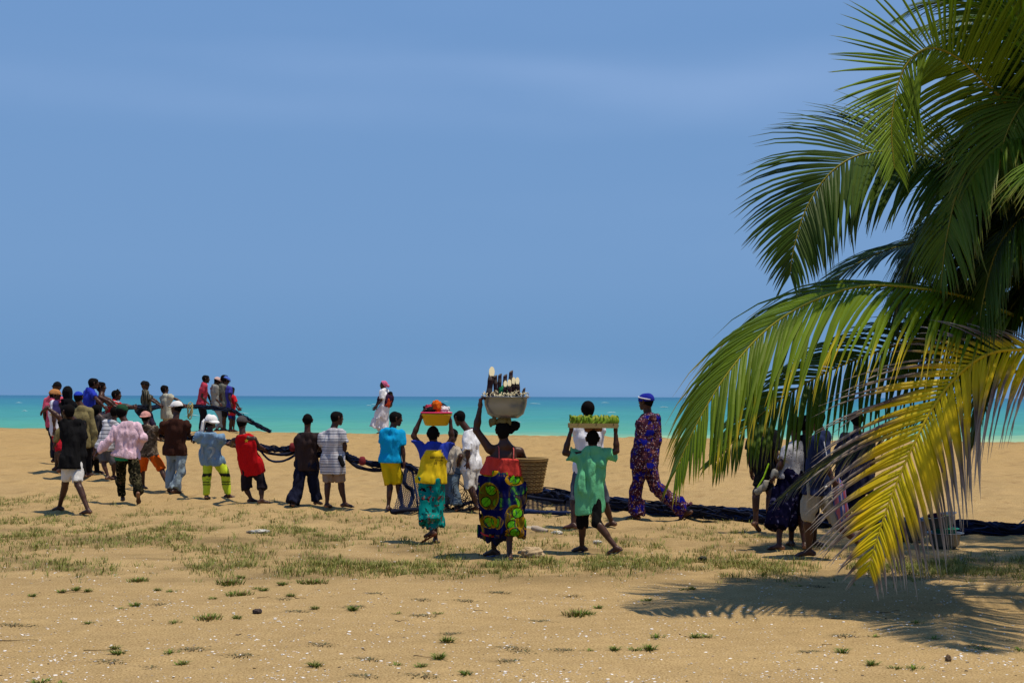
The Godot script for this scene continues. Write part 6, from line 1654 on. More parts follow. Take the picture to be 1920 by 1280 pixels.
	frond(palm, "", [Vector3(-0.05, 6.4, 0.1), Vector3(0.51, 6.553, 0.519), Vector3(1.07, 6.512, 0.938), Vector3(1.629, 6.277, 1.357), Vector3(2.189, 5.849, 1.776)], {n = 60, len = .95, wide = .022, roll = -6, lean = .65, droop_a = 1.2, droop_b = 1.2, seed = 88, from = .15, colors = [Color(0.045, 0.082, 0.008), Color(0.055, 0.1, 0.008), Color(0.08, 0.1, 0.02), Color(0.14, 0.11, 0.03)]})
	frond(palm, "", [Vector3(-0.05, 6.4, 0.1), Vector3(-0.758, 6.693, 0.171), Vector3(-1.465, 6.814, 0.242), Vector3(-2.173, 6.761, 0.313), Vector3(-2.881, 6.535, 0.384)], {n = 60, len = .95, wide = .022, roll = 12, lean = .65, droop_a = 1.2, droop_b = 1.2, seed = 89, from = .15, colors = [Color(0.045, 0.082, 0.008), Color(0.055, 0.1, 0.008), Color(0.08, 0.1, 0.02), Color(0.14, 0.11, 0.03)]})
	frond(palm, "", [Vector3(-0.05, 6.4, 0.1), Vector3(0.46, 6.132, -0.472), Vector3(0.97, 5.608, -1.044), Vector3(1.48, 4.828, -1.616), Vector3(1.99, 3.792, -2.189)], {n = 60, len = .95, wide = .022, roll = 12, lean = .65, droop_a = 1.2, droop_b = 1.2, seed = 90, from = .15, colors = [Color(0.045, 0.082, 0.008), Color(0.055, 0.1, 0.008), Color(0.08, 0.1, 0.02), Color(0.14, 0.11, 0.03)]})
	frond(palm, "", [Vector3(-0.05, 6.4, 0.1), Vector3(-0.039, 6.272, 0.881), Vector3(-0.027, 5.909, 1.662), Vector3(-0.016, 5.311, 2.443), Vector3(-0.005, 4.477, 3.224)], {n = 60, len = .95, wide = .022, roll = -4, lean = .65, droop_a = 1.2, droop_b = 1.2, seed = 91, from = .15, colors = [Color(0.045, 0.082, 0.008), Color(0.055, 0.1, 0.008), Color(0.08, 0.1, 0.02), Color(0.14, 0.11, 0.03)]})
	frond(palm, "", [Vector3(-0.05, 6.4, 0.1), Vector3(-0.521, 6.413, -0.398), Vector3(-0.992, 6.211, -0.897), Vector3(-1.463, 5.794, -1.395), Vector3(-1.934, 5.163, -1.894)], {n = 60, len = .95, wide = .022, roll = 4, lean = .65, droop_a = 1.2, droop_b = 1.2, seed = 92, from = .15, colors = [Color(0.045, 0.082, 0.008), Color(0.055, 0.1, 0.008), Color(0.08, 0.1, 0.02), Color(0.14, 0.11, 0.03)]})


func build_net() -> void:
	var net := thing("fishing_net", "long dark navy fishing net, partly held in hands and partly bundled on the sand", "fishing net", Vector3(2.375, 0.041, -21.3))
	var roll := smooth_path([Vector3(5.299, 0.027, 1.86), Vector3(4.666, 0.04, 1.76), Vector3(3.85, 0.052, 1.5), Vector3(2.867, 0.068, 1.2), Vector3(1.902, 0.086, 0.66), Vector3(1.196, 0.094, 0.16), Vector3(0.442, 0.113, -0.26), Vector3(-0.315, 0.131, -1), Vector3(-1.04, 0.163, -1.76), Vector3(-1.634, 0.198, -2.56), Vector3(-2.081, 0.216, -3.42)], 26)
	net_bundle(net, roll, 0.085, 26, 63)
	for k in 5:
		var strand := []
		for i in range(0, roll.size(), 3):
			var a := i * 0.05 + k * 1.26
			var rad := 0.080 + 0.035 * float(i) / roll.size()
			strand.append(roll[i] + Vector3(0, sin(a) * rad, cos(a) * rad))
		put("rope_strand", tube(smooth_path(strand, 3), [0.012], 6), M.net_blue if k % 2 else M.net, net)
	var low := smooth_path([Vector3(-1.189, 0.045, -0.64), Vector3(-1.691, 0.051, -0.7), Vector3(-2.154, 0.05, -0.84), Vector3(-2.537, 0.051, -1.06)], 6)
	put("bundle", tube(low, [0.035], 8, null, 0.8), M.net_blue, net)
	var mid := smooth_path([Vector3(-1.483, 0.143, -1.74), Vector3(-1.918, 0.172, -2.06), Vector3(-2.365, 0.197, -2.54), Vector3(-2.907, 0.14, -2.26), Vector3(-3.313, 0.07, -1.18)], 6)
	put("bundle", tube(mid, [0.03, 0.03, 0.028, 0.03], 8, null, 0.8), M.net, net)
	var held := smooth_path([Vector3(-3.696, 0.586, -1.2), Vector3(-3.904, 0.68, -1.2), Vector3(-4.102, 0.752, -1.3), Vector3(-4.344, 0.745, -1.6), Vector3(-4.642, 0.766, -1.5), Vector3(-4.915, 0.838, -1.435), Vector3(-5.156, 0.91, -1.77), Vector3(-5.373, 0.923, -1.87), Vector3(-5.562, 0.907, -1.82), Vector3(-5.84, 0.926, -2.2), Vector3(-6.04, 0.999, -2.15), Vector3(-6.258, 0.977, -2), Vector3(-6.506, 0.998, -2.14), Vector3(-6.678, 1.008, -2.34), Vector3(-6.969, 1.022, -2.44), Vector3(-7.33, 1.054, -3.09), Vector3(-7.575, 1.089, -3.14), Vector3(-7.799, 1.108, -3.09), Vector3(-8.224, 1.116, -4.04), Vector3(-8.509, 1.133, -4.09), Vector3(-8.852, 1.166, -4.29), Vector3(-9.23, 1.171, -4.79), Vector3(-9.805, 1.205, -5.79), Vector3(-10.405, 1.33, -6.79), Vector3(-10.917, 1.443, -7.79)], 14)
	net_bundle(net, held, 0.046, 16, 61)
	put("rope_strand", tube(smooth_path([Vector3(-6.668, 0.974, -2.29), Vector3(-6.459, 0.801, -2.14), Vector3(-6.234, 0.784, -2.14), Vector3(-6.004, 0.894, -2.1)], 6), [0.03, 0.02, 0.016, 0.02], 7, null, 0.5), M.net_blue, net)
	put("rope_strand", tube(smooth_path([Vector3(-5.15, 0.886, -1.72), Vector3(-4.911, 0.718, -1.57), Vector3(-4.588, 0.676, -1.4), Vector3(-4.283, 0.72, -1.4)], 6), [0.03, 0.034, 0.034, 0.03], 7, null, 0.4), M.net, net)
	put("rope_strand", tube(smooth_path([Vector3(-6.677, 0.972, -2.34), Vector3(-6.433, 0.904, -2.24), Vector3(-6.207, 0.887, -2.24), Vector3(-6.004, 0.945, -2.15)], 6), [0.028], 7, null, 0.5), M.net, net)
	var far := smooth_path([Vector3(-11.748, 1.176, -9.7), Vector3(-11.981, 1.417, -11.2), Vector3(-11.956, 1.481, -12.2), Vector3(-12.05, 1.572, -13.7), Vector3(-12.157, 1.573, -15.2), Vector3(-12.223, 1.547, -16.7), Vector3(-12.131, 1.573, -17.2), Vector3(-11.928, 1.57, -17.7), Vector3(-11.649, 1.582, -18.3), Vector3(-11.348, 1.548, -19), Vector3(-11.103, 1.515, -19.3), Vector3(-10.794, 1.466, -19.7), Vector3(-10.597, 1.401, -19.9), Vector3(-10.358, 1.26, -19.9), Vector3(-10.138, 1.101, -20), Vector3(-9.887, 0.955, -20.2), Vector3(-9.686, 0.8, -20.7)], 14)
	net_bundle(net, far, 0.058, 12, 62)
	var drape := [Vector3(-12.243, 1.548, -14.9), Vector3(-12.237, 1.543, -15.5), Vector3(-12.211, 1.538, -16.1), Vector3(-12.193, 1.533, -16.7)]
	var hem := [Vector3(-12.214, 1.451, -14.9), Vector3(-12.233, 1.274, -15.5), Vector3(-12.222, 1.294, -16.1), Vector3(-12.207, 1.46, -16.7)]
	var sheet := SurfaceTool.new()
	sheet.begin(Mesh.PRIMITIVE_TRIANGLES)
	for i in 3:
		for v in [drape[i], drape[i + 1], hem[i + 1], drape[i], hem[i + 1], hem[i]]:
			sheet.add_vertex(v)
	sheet.generate_normals()
	put("net_fold", sheet.commit(), M.net, net)
	var corner := [Vector3(-4.08, 0.711, -1.25), Vector3(-3.618, 0.586, -1.2), Vector3(-4.274, 0.041, -0.84), Vector3(-3.643, 0.053, -1.24)]
	mesh_panel(net, corner, 20, 22, 0.0055)
	net_bundle(net, smooth_path([corner[0], corner[0].lerp(corner[2], 0.35) + Vector3(0.05, 0, 0.02), corner[0].lerp(corner[3], 0.6) + Vector3(-0.15, 0, 0.03), corner[2].lerp(corner[3], 0.38)], 9), 0.034, 8, 64)
	put("rope_strand", tube(smooth_path([corner[0] + Vector3(0.08, 0, 0), corner[1].lerp(corner[2], 0.5) + Vector3(0.05, -0.05, 0), corner[2].lerp(corner[3], 0.62)], 6), [0.014], 6), M.net_blue, net)
	put("rope_strand", tube(smooth_path([corner[1] + Vector3(0.02, -0.05, 0), corner[1].lerp(corner[3], 0.5) + Vector3(-0.06, 0, 0), corner[2].lerp(corner[3], 0.8)], 6), [0.012], 6), M.net_blue, net)
	put("rope_strand", tube(smooth_path([corner[2] + Vector3(-0.02, 0.01, 0.1), corner[2].lerp(corner[3], 0.3) + Vector3(0, 0.03, 0.12), corner[2].lerp(corner[3], 0.7) + Vector3(0, 0.02, 0.1), corner[3] + Vector3(0.1, 0.03, 0.0)], 5), [0.035, 0.05, 0.05, 0.03], 8, null, 0.8), M.net, net)
	loose_mesh(net, Vector3(-3.416, 0.03, -1.18), Vector3(-2.888, 0.036, -1.44), 0.85)
	mesh_panel(net, [Vector3(-2.365, 0.186, -2.44), Vector3(-1.12, 0.168, -1.92), Vector3(-2.366, 0.056, -1.01), Vector3(-1.155, 0.059, -1.23)], 8, 34, 0.003, M.net)
	put("float", lathe([Vector2(0, -.075), Vector2(.035, -.068), Vector2(.055, -.03), Vector2(.055, .03), Vector2(.035, .068), Vector2(0, .075)], 14), cloth(.20,.030,.035, 0.2), net).position = Vector3(-6.06, 1.021, -2.05)
	put("float", lathe([Vector2(0, -.075), Vector2(.035, -.068), Vector2(.055, -.03), Vector2(.055, .03), Vector2(.035, .068), Vector2(0, .075)], 14), cloth(.20,.030,.035, 0.2), net).position = Vector3(-4.808, 0.826, -1.335)
	for k in 4:
		put("rope_loop", tube(range(13).map(func(i): return Vector3(-11.63, 1.525, -17.9) + Vector3(.16 + .07 * cos(TAU * i / 12.0 + k), -.12 - .20 * sin(TAU * i / 12.0) + .03 * k, .05 * sin(i + k))), [0.014], 6), M.rope, net)
	for k in 3:
		put("rope_loop", tube(range(13).map(func(i): return Vector3(-11.84, 1.613, -11.7) + Vector3(.06 * cos(TAU * i / 12.0 + k) + .03 * k, -.10 - .16 * sin(TAU * i / 12.0), .05 * sin(i + k))), [0.014], 6), M.rope, net)


func net_bundle(net: Node3D, path: Array, r: float, strands: int, seed_at: int) -> void:
	# gathered netting: a slack core and many loose cords of mesh that wander about it
	var n := FastNoiseLite.new()
	n.seed = seed_at
	n.frequency = 0.035
	put("bundle", tube(path, range(path.size()).map(func(i): return r * (0.62 + 0.25 * n.get_noise_2d(i * 1.5, 9.0))), 10, null, 0.9), M.net, net)
	for k in strands:
		var cord := []
		for i in path.size():
			var a := TAU * k / strands + 2.2 * n.get_noise_2d(i * 1.1, k * 31.0)
			var rr := r * (0.75 + 0.75 * n.get_noise_2d(i * 1.7, k * 17.0 + 200.0))
			var along: Vector3 = (path[mini(i + 1, path.size() - 1)] - path[maxi(i - 1, 0)]).normalized()
			var side := along.cross(Vector3.UP).normalized()
			cord.append(path[i] + side * cos(a) * rr + side.cross(along) * sin(a) * rr * 1.15)
		put("net_cord", tube(cord, range(path.size()).map(func(i): return r * (0.19 + 0.12 * n.get_noise_2d(i * 2.3, k * 7.0))), 6), M.net if k % 3 else M.net_blue, net)


func mesh_panel(net: Node3D, c: Array, across: int, down: int, r: float, m: Material = null) -> void:
	# knotted twine between four corners, diamonds that sag
	var st := SurfaceTool.new()
	st.begin(Mesh.PRIMITIVE_TRIANGLES)
	for way in 2:
		for k in range(-down, across + down):
			var pts := []
			for j in down + 1:
				var u: float = (k + (j if way == 0 else down - j) * 0.5) / float(across)
				var v := j / float(down)
				if u < 0.0 or u > 1.0:
					if pts.size() > 1:
						tube(pts, [r], 4, null, 0.0, st)
					pts = []
					continue
				var top: Vector3 = (c[0] as Vector3).lerp(c[1], u)
				var low: Vector3 = (c[2] as Vector3).lerp(c[3], u)
				var p := top.lerp(low, v) + Vector3(0, -0.05 * sin(PI * u), 0.07 * sin(v * 5.0 + u * 9.0) * v)
				pts.append(p)
			if pts.size() > 1:
				tube(pts, [r], 4, null, 0.0, st)
	put("net_mesh", st.commit(), m if m else M.net_blue, net, true)


func loose_mesh(net: Node3D, a: Vector3, b: Vector3, tall: float) -> void:
	# a coarse tangle with large openings, standing loosely on the sand
	var r := RandomNumberGenerator.new()
	r.seed = 55
	var st := SurfaceTool.new()
	st.begin(Mesh.PRIMITIVE_TRIANGLES)
	for k in 34:
		var at: Vector3 = a.lerp(b, r.randf()) + Vector3(0, r.randf() * r.randf() * tall, r.randf_range(-0.25, 0.25))
		var loop := []
		var rx := r.randf_range(0.05, 0.13)
		var ry := r.randf_range(0.05, 0.14)
		var tilt := r.randf_range(-0.8, 0.8)
		for i in 10:
			var t := TAU * i / 9.0
			var p := Vector3(cos(t) * rx, sin(t) * ry, sin(t * 2.0) * 0.03).rotated(Vector3.BACK, tilt) + at
			p.y = maxf(p.y, minf(a.y, b.y) + 0.01)
			loop.append(p)
		tube(loop, [0.0055], 5, null, 0.0, st)
	put("net_tangle", st.commit(), M.net, net, true)


func build_wares() -> void:
	var basin := thing("basin", "large round steel basin full of sugarcane on the woman's head", "basin", Vector3(-0.074, 1.663, -16.579))
	put("bowl", lathe([Vector2(0, .012), Vector2(0.146, .014), Vector2(0.212, 0.057), Vector2(0.246, 0.154), Vector2(0.257, 0.249), Vector2(0.291, 0.253), Vector2(0.302, 0.253), Vector2(0.304, 0.257), Vector2(0.291, 0.260), Vector2(0.261, 0.254), Vector2(0.250, 0.154), Vector2(0.216, 0.051), Vector2(0.148, 0.002), Vector2(0, 0)], 40), M.tin, basin)
	var cane_material := mat(Color.WHITE, .6)
	cane_material.vertex_color_use_as_albedo = true
	for c in [[Vector3(-0.240, 2.216, -16.579), Vector3(-0.291, 1.820, -16.579), 0.0344, 1], [Vector3(-0.201, 2.165, -16.629), Vector3(-0.189, 1.820, -16.614), 0.0241, 0], [Vector3(-0.144, 2.185, -16.699), Vector3(-0.157, 1.820, -16.663), 0.0224, 0], [Vector3(-0.080, 2.178, -16.719), Vector3(-0.093, 1.820, -16.677), 0.0241, 0], [Vector3(-0.010, 2.223, -16.679), Vector3(-0.029, 1.820, -16.649), 0.0241, 0], [Vector3(-0.077, 2.070, -16.519), Vector3(-0.087, 1.820, -16.537), 0.0224, 1], [Vector3(-0.029, 2.082, -16.479), Vector3(-0.029, 1.820, -16.509), 0.0241, 1], [Vector3(0.022, 2.108, -16.519), Vector3(0.028, 1.820, -16.537), 0.0241, 1], [Vector3(0.066, 2.108, -16.499), Vector3(0.086, 1.820, -16.523), 0.0241, 1], [Vector3(0.149, 2.019, -16.629), Vector3(0.117, 1.820, -16.614), 0.0155, 0], [Vector3(-0.214, 1.955, -16.439), Vector3(-0.195, 1.820, -16.481), 0.0275, 0]]:
		tag(sugarcane(c[0], c[1], c[2], c[3] == 1), "short dark length of sugarcane standing in the steel basin" if c[3] == 0 else "dark length of sugarcane with its pale slanted cut face to the viewer", "sugarcane", "dark sugarcane lengths in the basin" if c[3] == 0 else "cut faced sugarcane lengths in the basin")
	var bag := put("plastic_bag", blob(Vector3.ZERO, Vector3(.075, .085, .05), .25, 5), mat(lin(.01, .16, .06), .35))
	bag.position = Vector3(-0.079, 1.965, -16.599)
	tag(bag, "green plastic bag among the sugarcane in the steel basin", "plastic bag")
	var peel := SurfaceTool.new()
	peel.begin(Mesh.PRIMITIVE_TRIANGLES)
	rng.seed = 9
	for k in 150:
		var a := rng.randf() * TAU
		var rad := 0.265 * sqrt(rng.randf_range(.25, 1.15))
		var p := Vector3(cos(a) * rad, rng.randf_range(-.02, .045), sin(a) * rad)
		var dir: Vector3 = Vector3(rng.randf_range(-1, 1), rng.randf_range(-.3, .8), rng.randf_range(-1, 1)).normalized() * rng.randf_range(.02, .06)
		tube([p, p + dir * .5 + Vector3(0, .008, 0), p + dir], [.005, .006, .003], 5, null, 0.0, peel)
	var peels := put("cane_peelings", peel.commit(), mat(lin(.62, .54, .34), .8), null, true)
	peels.position = Vector3(-0.074, 1.92, -16.579)
	var basket := thing("basket", "tall woven cane basket held under the woman's right arm", "basket", Vector3(0.202, 0.784, -16.7))
	for k in 26:
		var a := TAU * k / 26.0
		put("stake", tube([Vector3(cos(a) * 0.154, 0, sin(a) * 0.154), Vector3(cos(a) * 0.226, 0.385, sin(a) * 0.226)], [.006], 5), mat(lin(.22, .13, .045), .7), basket)
	var weave_tones := [mat(lin(.25, .155, .055), .65), mat(lin(.15, .085, .03), .65), mat(lin(.34, .23, .09), .65)]
	for k in 24:
		var y := 0.385 * (k + .5) / 24.0
		var rad := lerpf(0.154, 0.226, (k + .5) / 24.0)
		put("strand", tube(range(79).map(func(i): return Vector3(cos(TAU * i / 78.0) * (rad + .011 * sin(PI * (i / 2.0 + k))), y + .002 * sin(i * 1.3), sin(TAU * i / 78.0) * (rad + .011 * sin(PI * (i / 2.0 + k))))), [0.0080], 5), weave_tones[(k * 7) % 3], basket)
	for k in 3:
		put("rim", tube(range(41).map(func(i): return Vector3(cos(TAU * i / 40.0) * 0.232, 0.385 - .012 + .012 * k, sin(TAU * i / 40.0) * 0.232)), [.011], 6), weave_tones[k], basket)
	put("base", lathe([Vector2(0, -.01), Vector2(0.154, -.01), Vector2(0.164, 0), Vector2(0.154, .012), Vector2(0, .012)], 24), mat(lin(.12, .07, .03), .9), basket)
	var tray := thing("tray", "flat pale wooden tray piled with green bananas on the boy's head", "tray", Vector3(0.999, 1.541, -17.07))
	var board := mat(lin(.42, .33, .14), .8, M.grain, .3)
	tray_wall(tray, "base", Vector3(0, .008, 0), Vector3(0.591, .016, .36), board)
	for s in [-1, 1]:
		tray_wall(tray, "side", Vector3(0, .030, .17 * s), Vector3(0.591, .056, .014), board)
		tray_wall(tray, "end", Vector3(0.295 * s, .030, 0), Vector3(.014, .054, .326), board)
	for x in [-.19, .03, .24]:
		tray_wall(tray, "nail_mark", Vector3(x, .045, .1785), Vector3(.006, .022, .004), mat(lin(.03, .02, .01), .9))
	var bananas := [banana(.088, .0215, Color(.15, .25, .022), 1), banana(.096, .022, Color(.30, .34, .05), 2), banana(.080, .020, Color(.07, .15, .014), 3)]
	rng.seed = 5
	for k in 60:
		var o := put("banana", bananas[k % 3], M.plain)
		var row := k % 3
		var u := (k / 3) / 19.0
		o.position = Vector3(0.999, 1.541, -17.07) + Vector3(lerpf(-0.275, 0.275, u) + rng.randf_range(-.008, .008), .040 + .016 * row + rng.randf_range(0, .012), [.12, .03, -.07][row] + rng.randf_range(-.02, .02))
		o.rotation = Vector3(rng.randf_range(-.25, .1) - .1, rng.randf_range(-.9, .9), rng.randf_range(-.75, .35))
		tag(o, "stubby green banana standing among many on the wooden tray", "banana", "green bananas on the tray")
	var wash := thing("plastic_basin", "yellow plastic basin with a pink lining holding bundles on the child's head", "basin", Vector3(-0.989, 1.537, -18.21))
	var yellow := mat(lin(.66, .42, .012), .4)
	yellow.subsurf_scatter_enabled = true
	yellow.subsurf_scatter_strength = .03
	put("bowl", lathe([Vector2(0, .010), Vector2(0.126, .012), Vector2(0.146, .02), Vector2(0.189, 0.142), Vector2(0.197, 0.162), Vector2(0.207, 0.153), Vector2(0.209, 0.133), Vector2(0.195, 0.130), Vector2(0.154, .012), Vector2(0.134, 0), Vector2(0, 0)], 36), yellow, wash)
	put("lining", lathe([Vector2(0, 0.092), Vector2(0.162, 0.108), Vector2(0.193, 0.172), Vector2(0.205, 0.180), Vector2(0.213, 0.163), Vector2(0.203, 0.167), Vector2(0.183, 0.150), Vector2(0, 0.083)], 36), mat(lin(.66, .04, .12), .5), wash)
	tag(put("cloth_bundle", blob(Vector3(-0.981, 1.779, -18.18), Vector3(0.062, 0.085, 0.05), 0.3, 38), cloth(0.62,0.12,0.012,1.4)), "bright orange cloth bundle standing up in the yellow basin", "cloth bundle")
	tag(put("cloth_bundle", blob(Vector3(-0.884, 1.739, -18.21), Vector3(0.075, 0.055, 0.06), 0.25, 71), cloth(0.74,0.68,0.7,1.4)), "white cloth bundle at the right side of the yellow basin", "cloth bundle")
	tag(put("cloth_bundle", blob(Vector3(-1.064, 1.739, -18.18), Vector3(0.09, 0.04, 0.05), 0.3, 27), cloth(0.018,0.018,0.02,1.4)), "black cloth bundle beside the left hand in the yellow basin", "cloth bundle")
	tag(put("cloth_bundle", blob(Vector3(-1.074, 1.769, -18.24), Vector3(0.075, 0.045, 0.05), 0.3, 71), cloth(0.52,0.05,0.09,1.4)), "crimson cloth bundle at the back of the yellow basin", "cloth bundle")
	tag(put("cloth_bundle", blob(Vector3(-0.921, 1.749, -18.24), Vector3(0.04, 0.06, 0.05), 0.3, 12), cloth(0.24,0.012,0.05,1.4)), "dark red cloth bundle between the orange and the white one", "cloth bundle")
	tag(put("strap", tube(smooth_path([Vector3(-0.939, 1.834, -18.23), Vector3(-0.889, 1.814, -18.21), Vector3(-0.834, 1.764, -18.2), Vector3(-0.814, 1.704, -18.2)], 6), [.011], 6), cloth(.015,.02,.04)), "dark blue strap arching over the white bundle in the yellow basin", "strap")
	tag(put("sandal", tube(smooth_path([Vector3(-1.154, 1.794, -18.16), Vector3(-1.139, 1.754, -18.16), Vector3(-1.119, 1.714, -18.15)], 5), [.006, .016, .018], 6), cloth(.015,.02,.018)), "black pointed thing sticking up beside the left hand at the yellow basin", "shoe")
	var baby := thing("person", "baby with dark hair tied on the back of the woman in white", "person", Vector3(-3.837, 1.976, -43.85))
	start()
	solid([bone(Vector3(0, .01, 0), Vector3(.01, -.01, 0), .078, .070, .02), bone(Vector3(.02, -.03, .0), Vector3(.035, -.045, 0), .04, .03, .02), bone(Vector3(0, -.05, 0), Vector3(-.02, -.12, 0), .04, .05, .03), bone(Vector3(-.02, -.14, 0), Vector3(-.03, -.32, 0), .085, .095, .05), bone(Vector3(-.06, -.16, .06), Vector3(-.16, -.20, .08), .03, .022, .02), bone(Vector3(-.03, -.34, .06), Vector3(-.12, -.36, .14), .05, .035, .02), bone(Vector3(0, 0, .07), Vector3(0, -.02, .075), .014, .010, .006)], .012, [], 0.0, Color(.036, .016, .0105))
	put("body", finish(), M.skin, baby)
	start()
	solid([bone(Vector3(-.005, .02, 0), Vector3(.0, .0, 0), .082, .074, .02)], .012, [[Vector3(.02, 0, 0), Vector3(.6, -.7, 0).normalized()]], .004)
	put("hair", finish(), M.hair, baby)
	M.tin_dull = mat(lin(.15, .165, .175), .42)
	M.tin_dull.metallic = .7
	var low_basin := thing("basin", "grey metal basin standing on the sand, lowest of the right hand stack", "basin", Vector3(5.589, -0.011, -17.96))
	put("bowl", lathe([Vector2(0, .01), Vector2(0.129, .012), Vector2(0.176, 0.060), Vector2(0.200, 0.190), Vector2(0.243, 0.194), Vector2(0.245, 0.200), Vector2(0.232, 0.204), Vector2(0.204, 0.196), Vector2(0.182, 0.054), Vector2(0.133, 0), Vector2(0, 0)], 36), M.tin_dull, low_basin)
	low_basin.rotation = Vector3(0, 0, 0)
	var green_bowl := thing("basin", "green bowl nested between two metal basins on the sand", "basin", Vector3(5.589, 0.099, -17.96))
	put("bowl", lathe([Vector2(0, .01), Vector2(0.099, .012), Vector2(0.135, 0.043), Vector2(0.153, 0.138), Vector2(0.186, 0.141), Vector2(0.188, 0.145), Vector2(0.178, 0.148), Vector2(0.157, 0.142), Vector2(0.139, 0.039), Vector2(0.102, 0), Vector2(0, 0)], 36), mat(lin(.01, .16, .10), .5), green_bowl)
	green_bowl.rotation = Vector3(0, 0, 0)
	var high_basin := thing("basin", "grey metal basin tipped towards the left on top of the green bowl", "basin", Vector3(5.549, 0.244, -17.96))
	put("bowl", lathe([Vector2(0, .01), Vector2(0.120, .012), Vector2(0.164, 0.051), Vector2(0.186, 0.162), Vector2(0.226, 0.165), Vector2(0.228, 0.170), Vector2(0.216, 0.173), Vector2(0.190, 0.167), Vector2(0.169, 0.046), Vector2(0.124, 0), Vector2(0, 0)], 36), M.tin_dull, high_basin)
	high_basin.rotation = Vector3(0, 0, 0.2)
	tag(put("cloth_bundle", blob(Vector3(5.489, 0.399, -17.96), Vector3(.10, .035, .10), .3, 8), cloth(.05,.012,.03)), "dark purple cloth lying in the tipped metal basin", "cloth bundle")
	tag(put("cloth_bundle", blob(Vector3(5.589, 0.389, -17.91), Vector3(.11, .03, .08), .3, 9), cloth(.25,.24,.03)), "yellow green cloth in front of the dark one in the tipped basin", "cloth bundle")
	var left_basin := thing("basin", "dark metal basin on the sand behind the tip of the yellow frond", "basin", Vector3(5.388, 0.003, -18.84))
	put("bowl", lathe([Vector2(0, .01), Vector2(0.156, .012), Vector2(0.213, 0.084), Vector2(0.242, 0.266), Vector2(0.294, 0.272), Vector2(0.296, 0.280), Vector2(0.281, 0.286), Vector2(0.247, 0.274), Vector2(0.220, 0.076), Vector2(0.161, 0), Vector2(0, 0)], 36), mat(lin(.10, .10, .11), .45), left_basin)
	left_basin.rotation = Vector3(0, 0, 0)
	var sack := put("plastic_bag", blob(Vector3.ZERO, Vector3(.085, .29, .07), .16, 12), fabric(stripes(Color(.30, .38, .62), [[.2, .12, Color(.68, .40, .45)], [.55, .06, Color(.72, .62, .66)], [.8, .08, Color(.62, .30, .36)]], true), .16))
	sack.position = Vector3(3.939, 0.674, -16.66)
	sack.rotation.z = .12
	tag(sack, "pink and blue striped plastic bag carried by the man in the navy jersey", "plastic bag")
	tag(put("stone", blob(Vector3(0.245, 0.047, -16.68), Vector3(0.135, 0.078, 0.1), 0.32, 3), mat(lin(0.44, 0.33, 0.2), .95, null, 1.0, 1.4, 9.0)), "pale pitted stone on the grass beside the large woman's feet", "stone")
	tag(put("stone", blob(Vector3(-2.249, 0.014, -12.36), Vector3(0.04, 0.022, 0.03), 0.25, 4), mat(lin(0.06, 0.045, 0.04), .95, null, 1.0, 1.4, 9.0)), "small dark brown stone on the sand left of centre", "stone")
	tag(put("stone", blob(Vector3(3.2, 0.015, -10.22), Vector3(0.022, 0.03, 0.02), 0.25, 6), mat(lin(0.13, 0.085, 0.05), .95, null, 1.0, 1.4, 9.0)), "small brown stone in the right foreground", "stone")
	tag(put("stone", blob(Vector3(2.271, 0.014, -16.52), Vector3(0.05, 0.025, 0.04), 0.3, 7), mat(lin(0.05, 0.05, 0.035), .95, null, 1.0, 1.4, 9.0)), "dark lump on the grass below the walkers' feet at the right of centre", "stone")
	var wood := put("driftwood", tube([Vector3(-.11, .07, -.04), Vector3(-.04, .055, -.01), Vector3(.03, .04, .02), Vector3(.11, .03, .04)], [.028, .042, .04, .03], 10, null, .6), mat(lin(.38, .31, .24), .9, null, 1.0, 1.2, 8.0))
	wood.position = Vector3(0.398, 0.012, -19.54)
	tag(wood, "short weathered piece of driftwood in the grass behind the pale stone", "driftwood")
	var slab := put("slab", blob(Vector3.ZERO, Vector3(.20, .018, .16), .10, 14), mat(lin(.36, .31, .22), .95, null, 1.0, 1.0, 6.0))
	slab.position = Vector3(0.202, 0.028, -20.16)
	tag(slab, "flat grey slab lying on the sand behind the large woman", "slab")
	var scrap_0 := put("litter", blob(Vector3.ZERO, Vector3(0.140, .022, 0.080), .5, 20), mat(lin(.50, .48, .42), .5))
	scrap_0.position = Vector3(-3.533, 0.024, -19.48)
	tag(scrap_0, "crumpled pale plastic scrap on the grass in the left half", "litter")
	var scrap_1 := put("litter", blob(Vector3.ZERO, Vector3(0.056, .022, 0.032), .5, 21), mat(lin(.50, .48, .42), .5))
	scrap_1.position = Vector3(1.131, 0.013, -18.32)
	tag(scrap_1, "small crumpled white scrap beside the mint shirted boy's feet", "litter")
	var scrap_2 := put("litter", blob(Vector3.ZERO, Vector3(0.070, .022, 0.040), .5, 22), mat(lin(.50, .48, .42), .5))
	scrap_2.position = Vector3(0.643, 0.023, -19.48)
	tag(scrap_2, "small pale scrap in the grass right of the driftwood", "litter")
	var cord := put("cord", tube(smooth_path([Vector3(7.276, -0.048, -20.3), Vector3(7.341, 0.078, -20.2), Vector3(7.477, 0.249, -20)], 5), [.012, .010, .010], 6, null, .4), cloth(.45,.44,.36))
	tag(cord, "frayed pale cord tied to the net at the right edge", "cord")


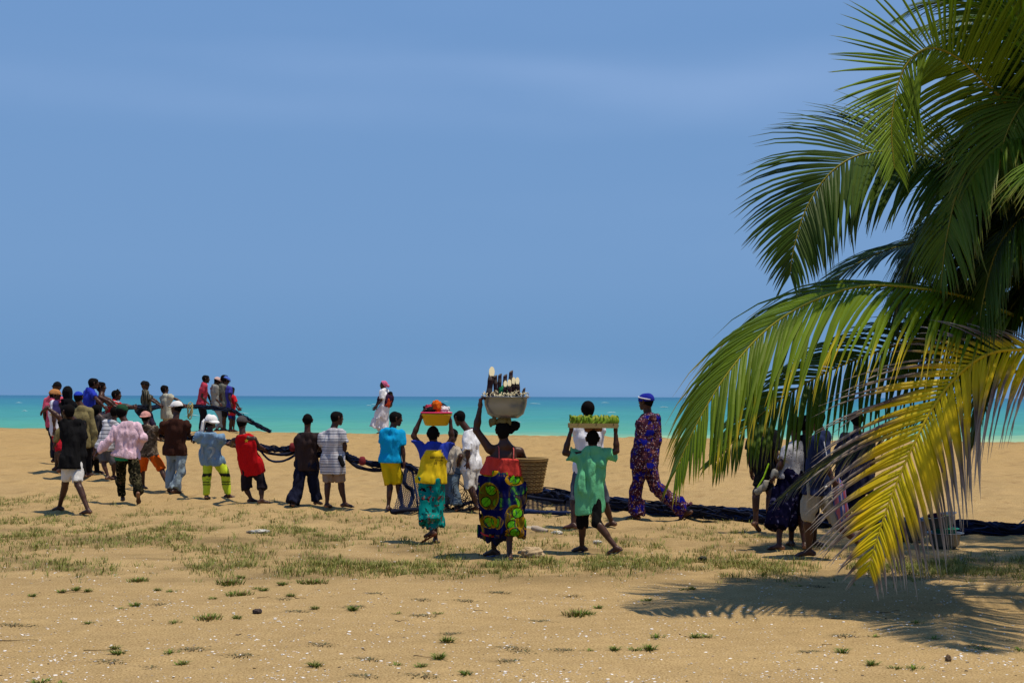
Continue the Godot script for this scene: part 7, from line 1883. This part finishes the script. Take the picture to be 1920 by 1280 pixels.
func tray_wall(o: Node3D, called: String, at: Vector3, size: Vector3, m: Material) -> void:
	var b := BoxMesh.new()
	b.size = size
	put(called, b, m, o).position = at


func sugarcane(top: Vector3, foot: Vector3, r: float, cut: bool) -> MeshInstance3D:
	# a jointed dark stem, sawn across or cut at a slant
	var st := SurfaceTool.new()
	st.begin(Mesh.PRIMITIVE_TRIANGLES)
	var bark := Color(0.035, 0.018, 0.022)
	var rings := []
	for i in 9:
		var t := i / 8.0
		var p := foot.lerp(top, t)
		var rr := r * (1.12 if i == 3 or i == 6 else 1.0)
		var ring := []
		for k in 12:
			var a := TAU * k / 12.0
			var q := p + Vector3(cos(a), 0, sin(a)) * rr
			if i == 8:
				q.y += (-sin(a) * (1.9 if cut else 0.4) + (cos(a) * 0.5 if not cut else 0.0)) * r
			ring.append(q)
		rings.append(ring)
	for i in 8:
		for k in 12:
			var k2 := (k + 1) % 12
			var c := bark * (1.0 + 0.5 * folds.get_noise_3dv(rings[i][k] * 6.0)) if i != 3 and i != 6 else Color(0.09, 0.07, 0.06)
			c.a = 1.0
			for p in [rings[i][k], rings[i + 1][k2], rings[i + 1][k], rings[i][k], rings[i][k2], rings[i + 1][k2]]:
				st.set_color(c)
				st.add_vertex(p)
	var face := Color(0.66, 0.58, 0.36)
	for k in 12:
		var k2 := (k + 1) % 12
		var mid: Vector3 = top + Vector3(0, 0.001, 0)
		for p in [rings[8][k], mid, rings[8][k2]]:
			st.set_color(face if cut else Color(0.10, 0.08, 0.06))
			st.set_smooth_group(-1)
			st.add_vertex(p)
	st.generate_normals()
	return put("sugarcane", st.commit(), M.plain)


func banana(length: float, r: float, c: Color, seed_at: int) -> ArrayMesh:
	var pts := []
	var radii := []
	for i in 7:
		var t := i / 6.0
		pts.append(Vector3(0.018 * sin(t * PI) * (1 if seed_at % 2 else -1), t * length, 0.012 * sin(t * PI)))
		radii.append(r * [0.6, 0.95, 1.05, 1.05, 1.0, 0.8, 0.38][i])
	return tube(pts, radii, 6, c)
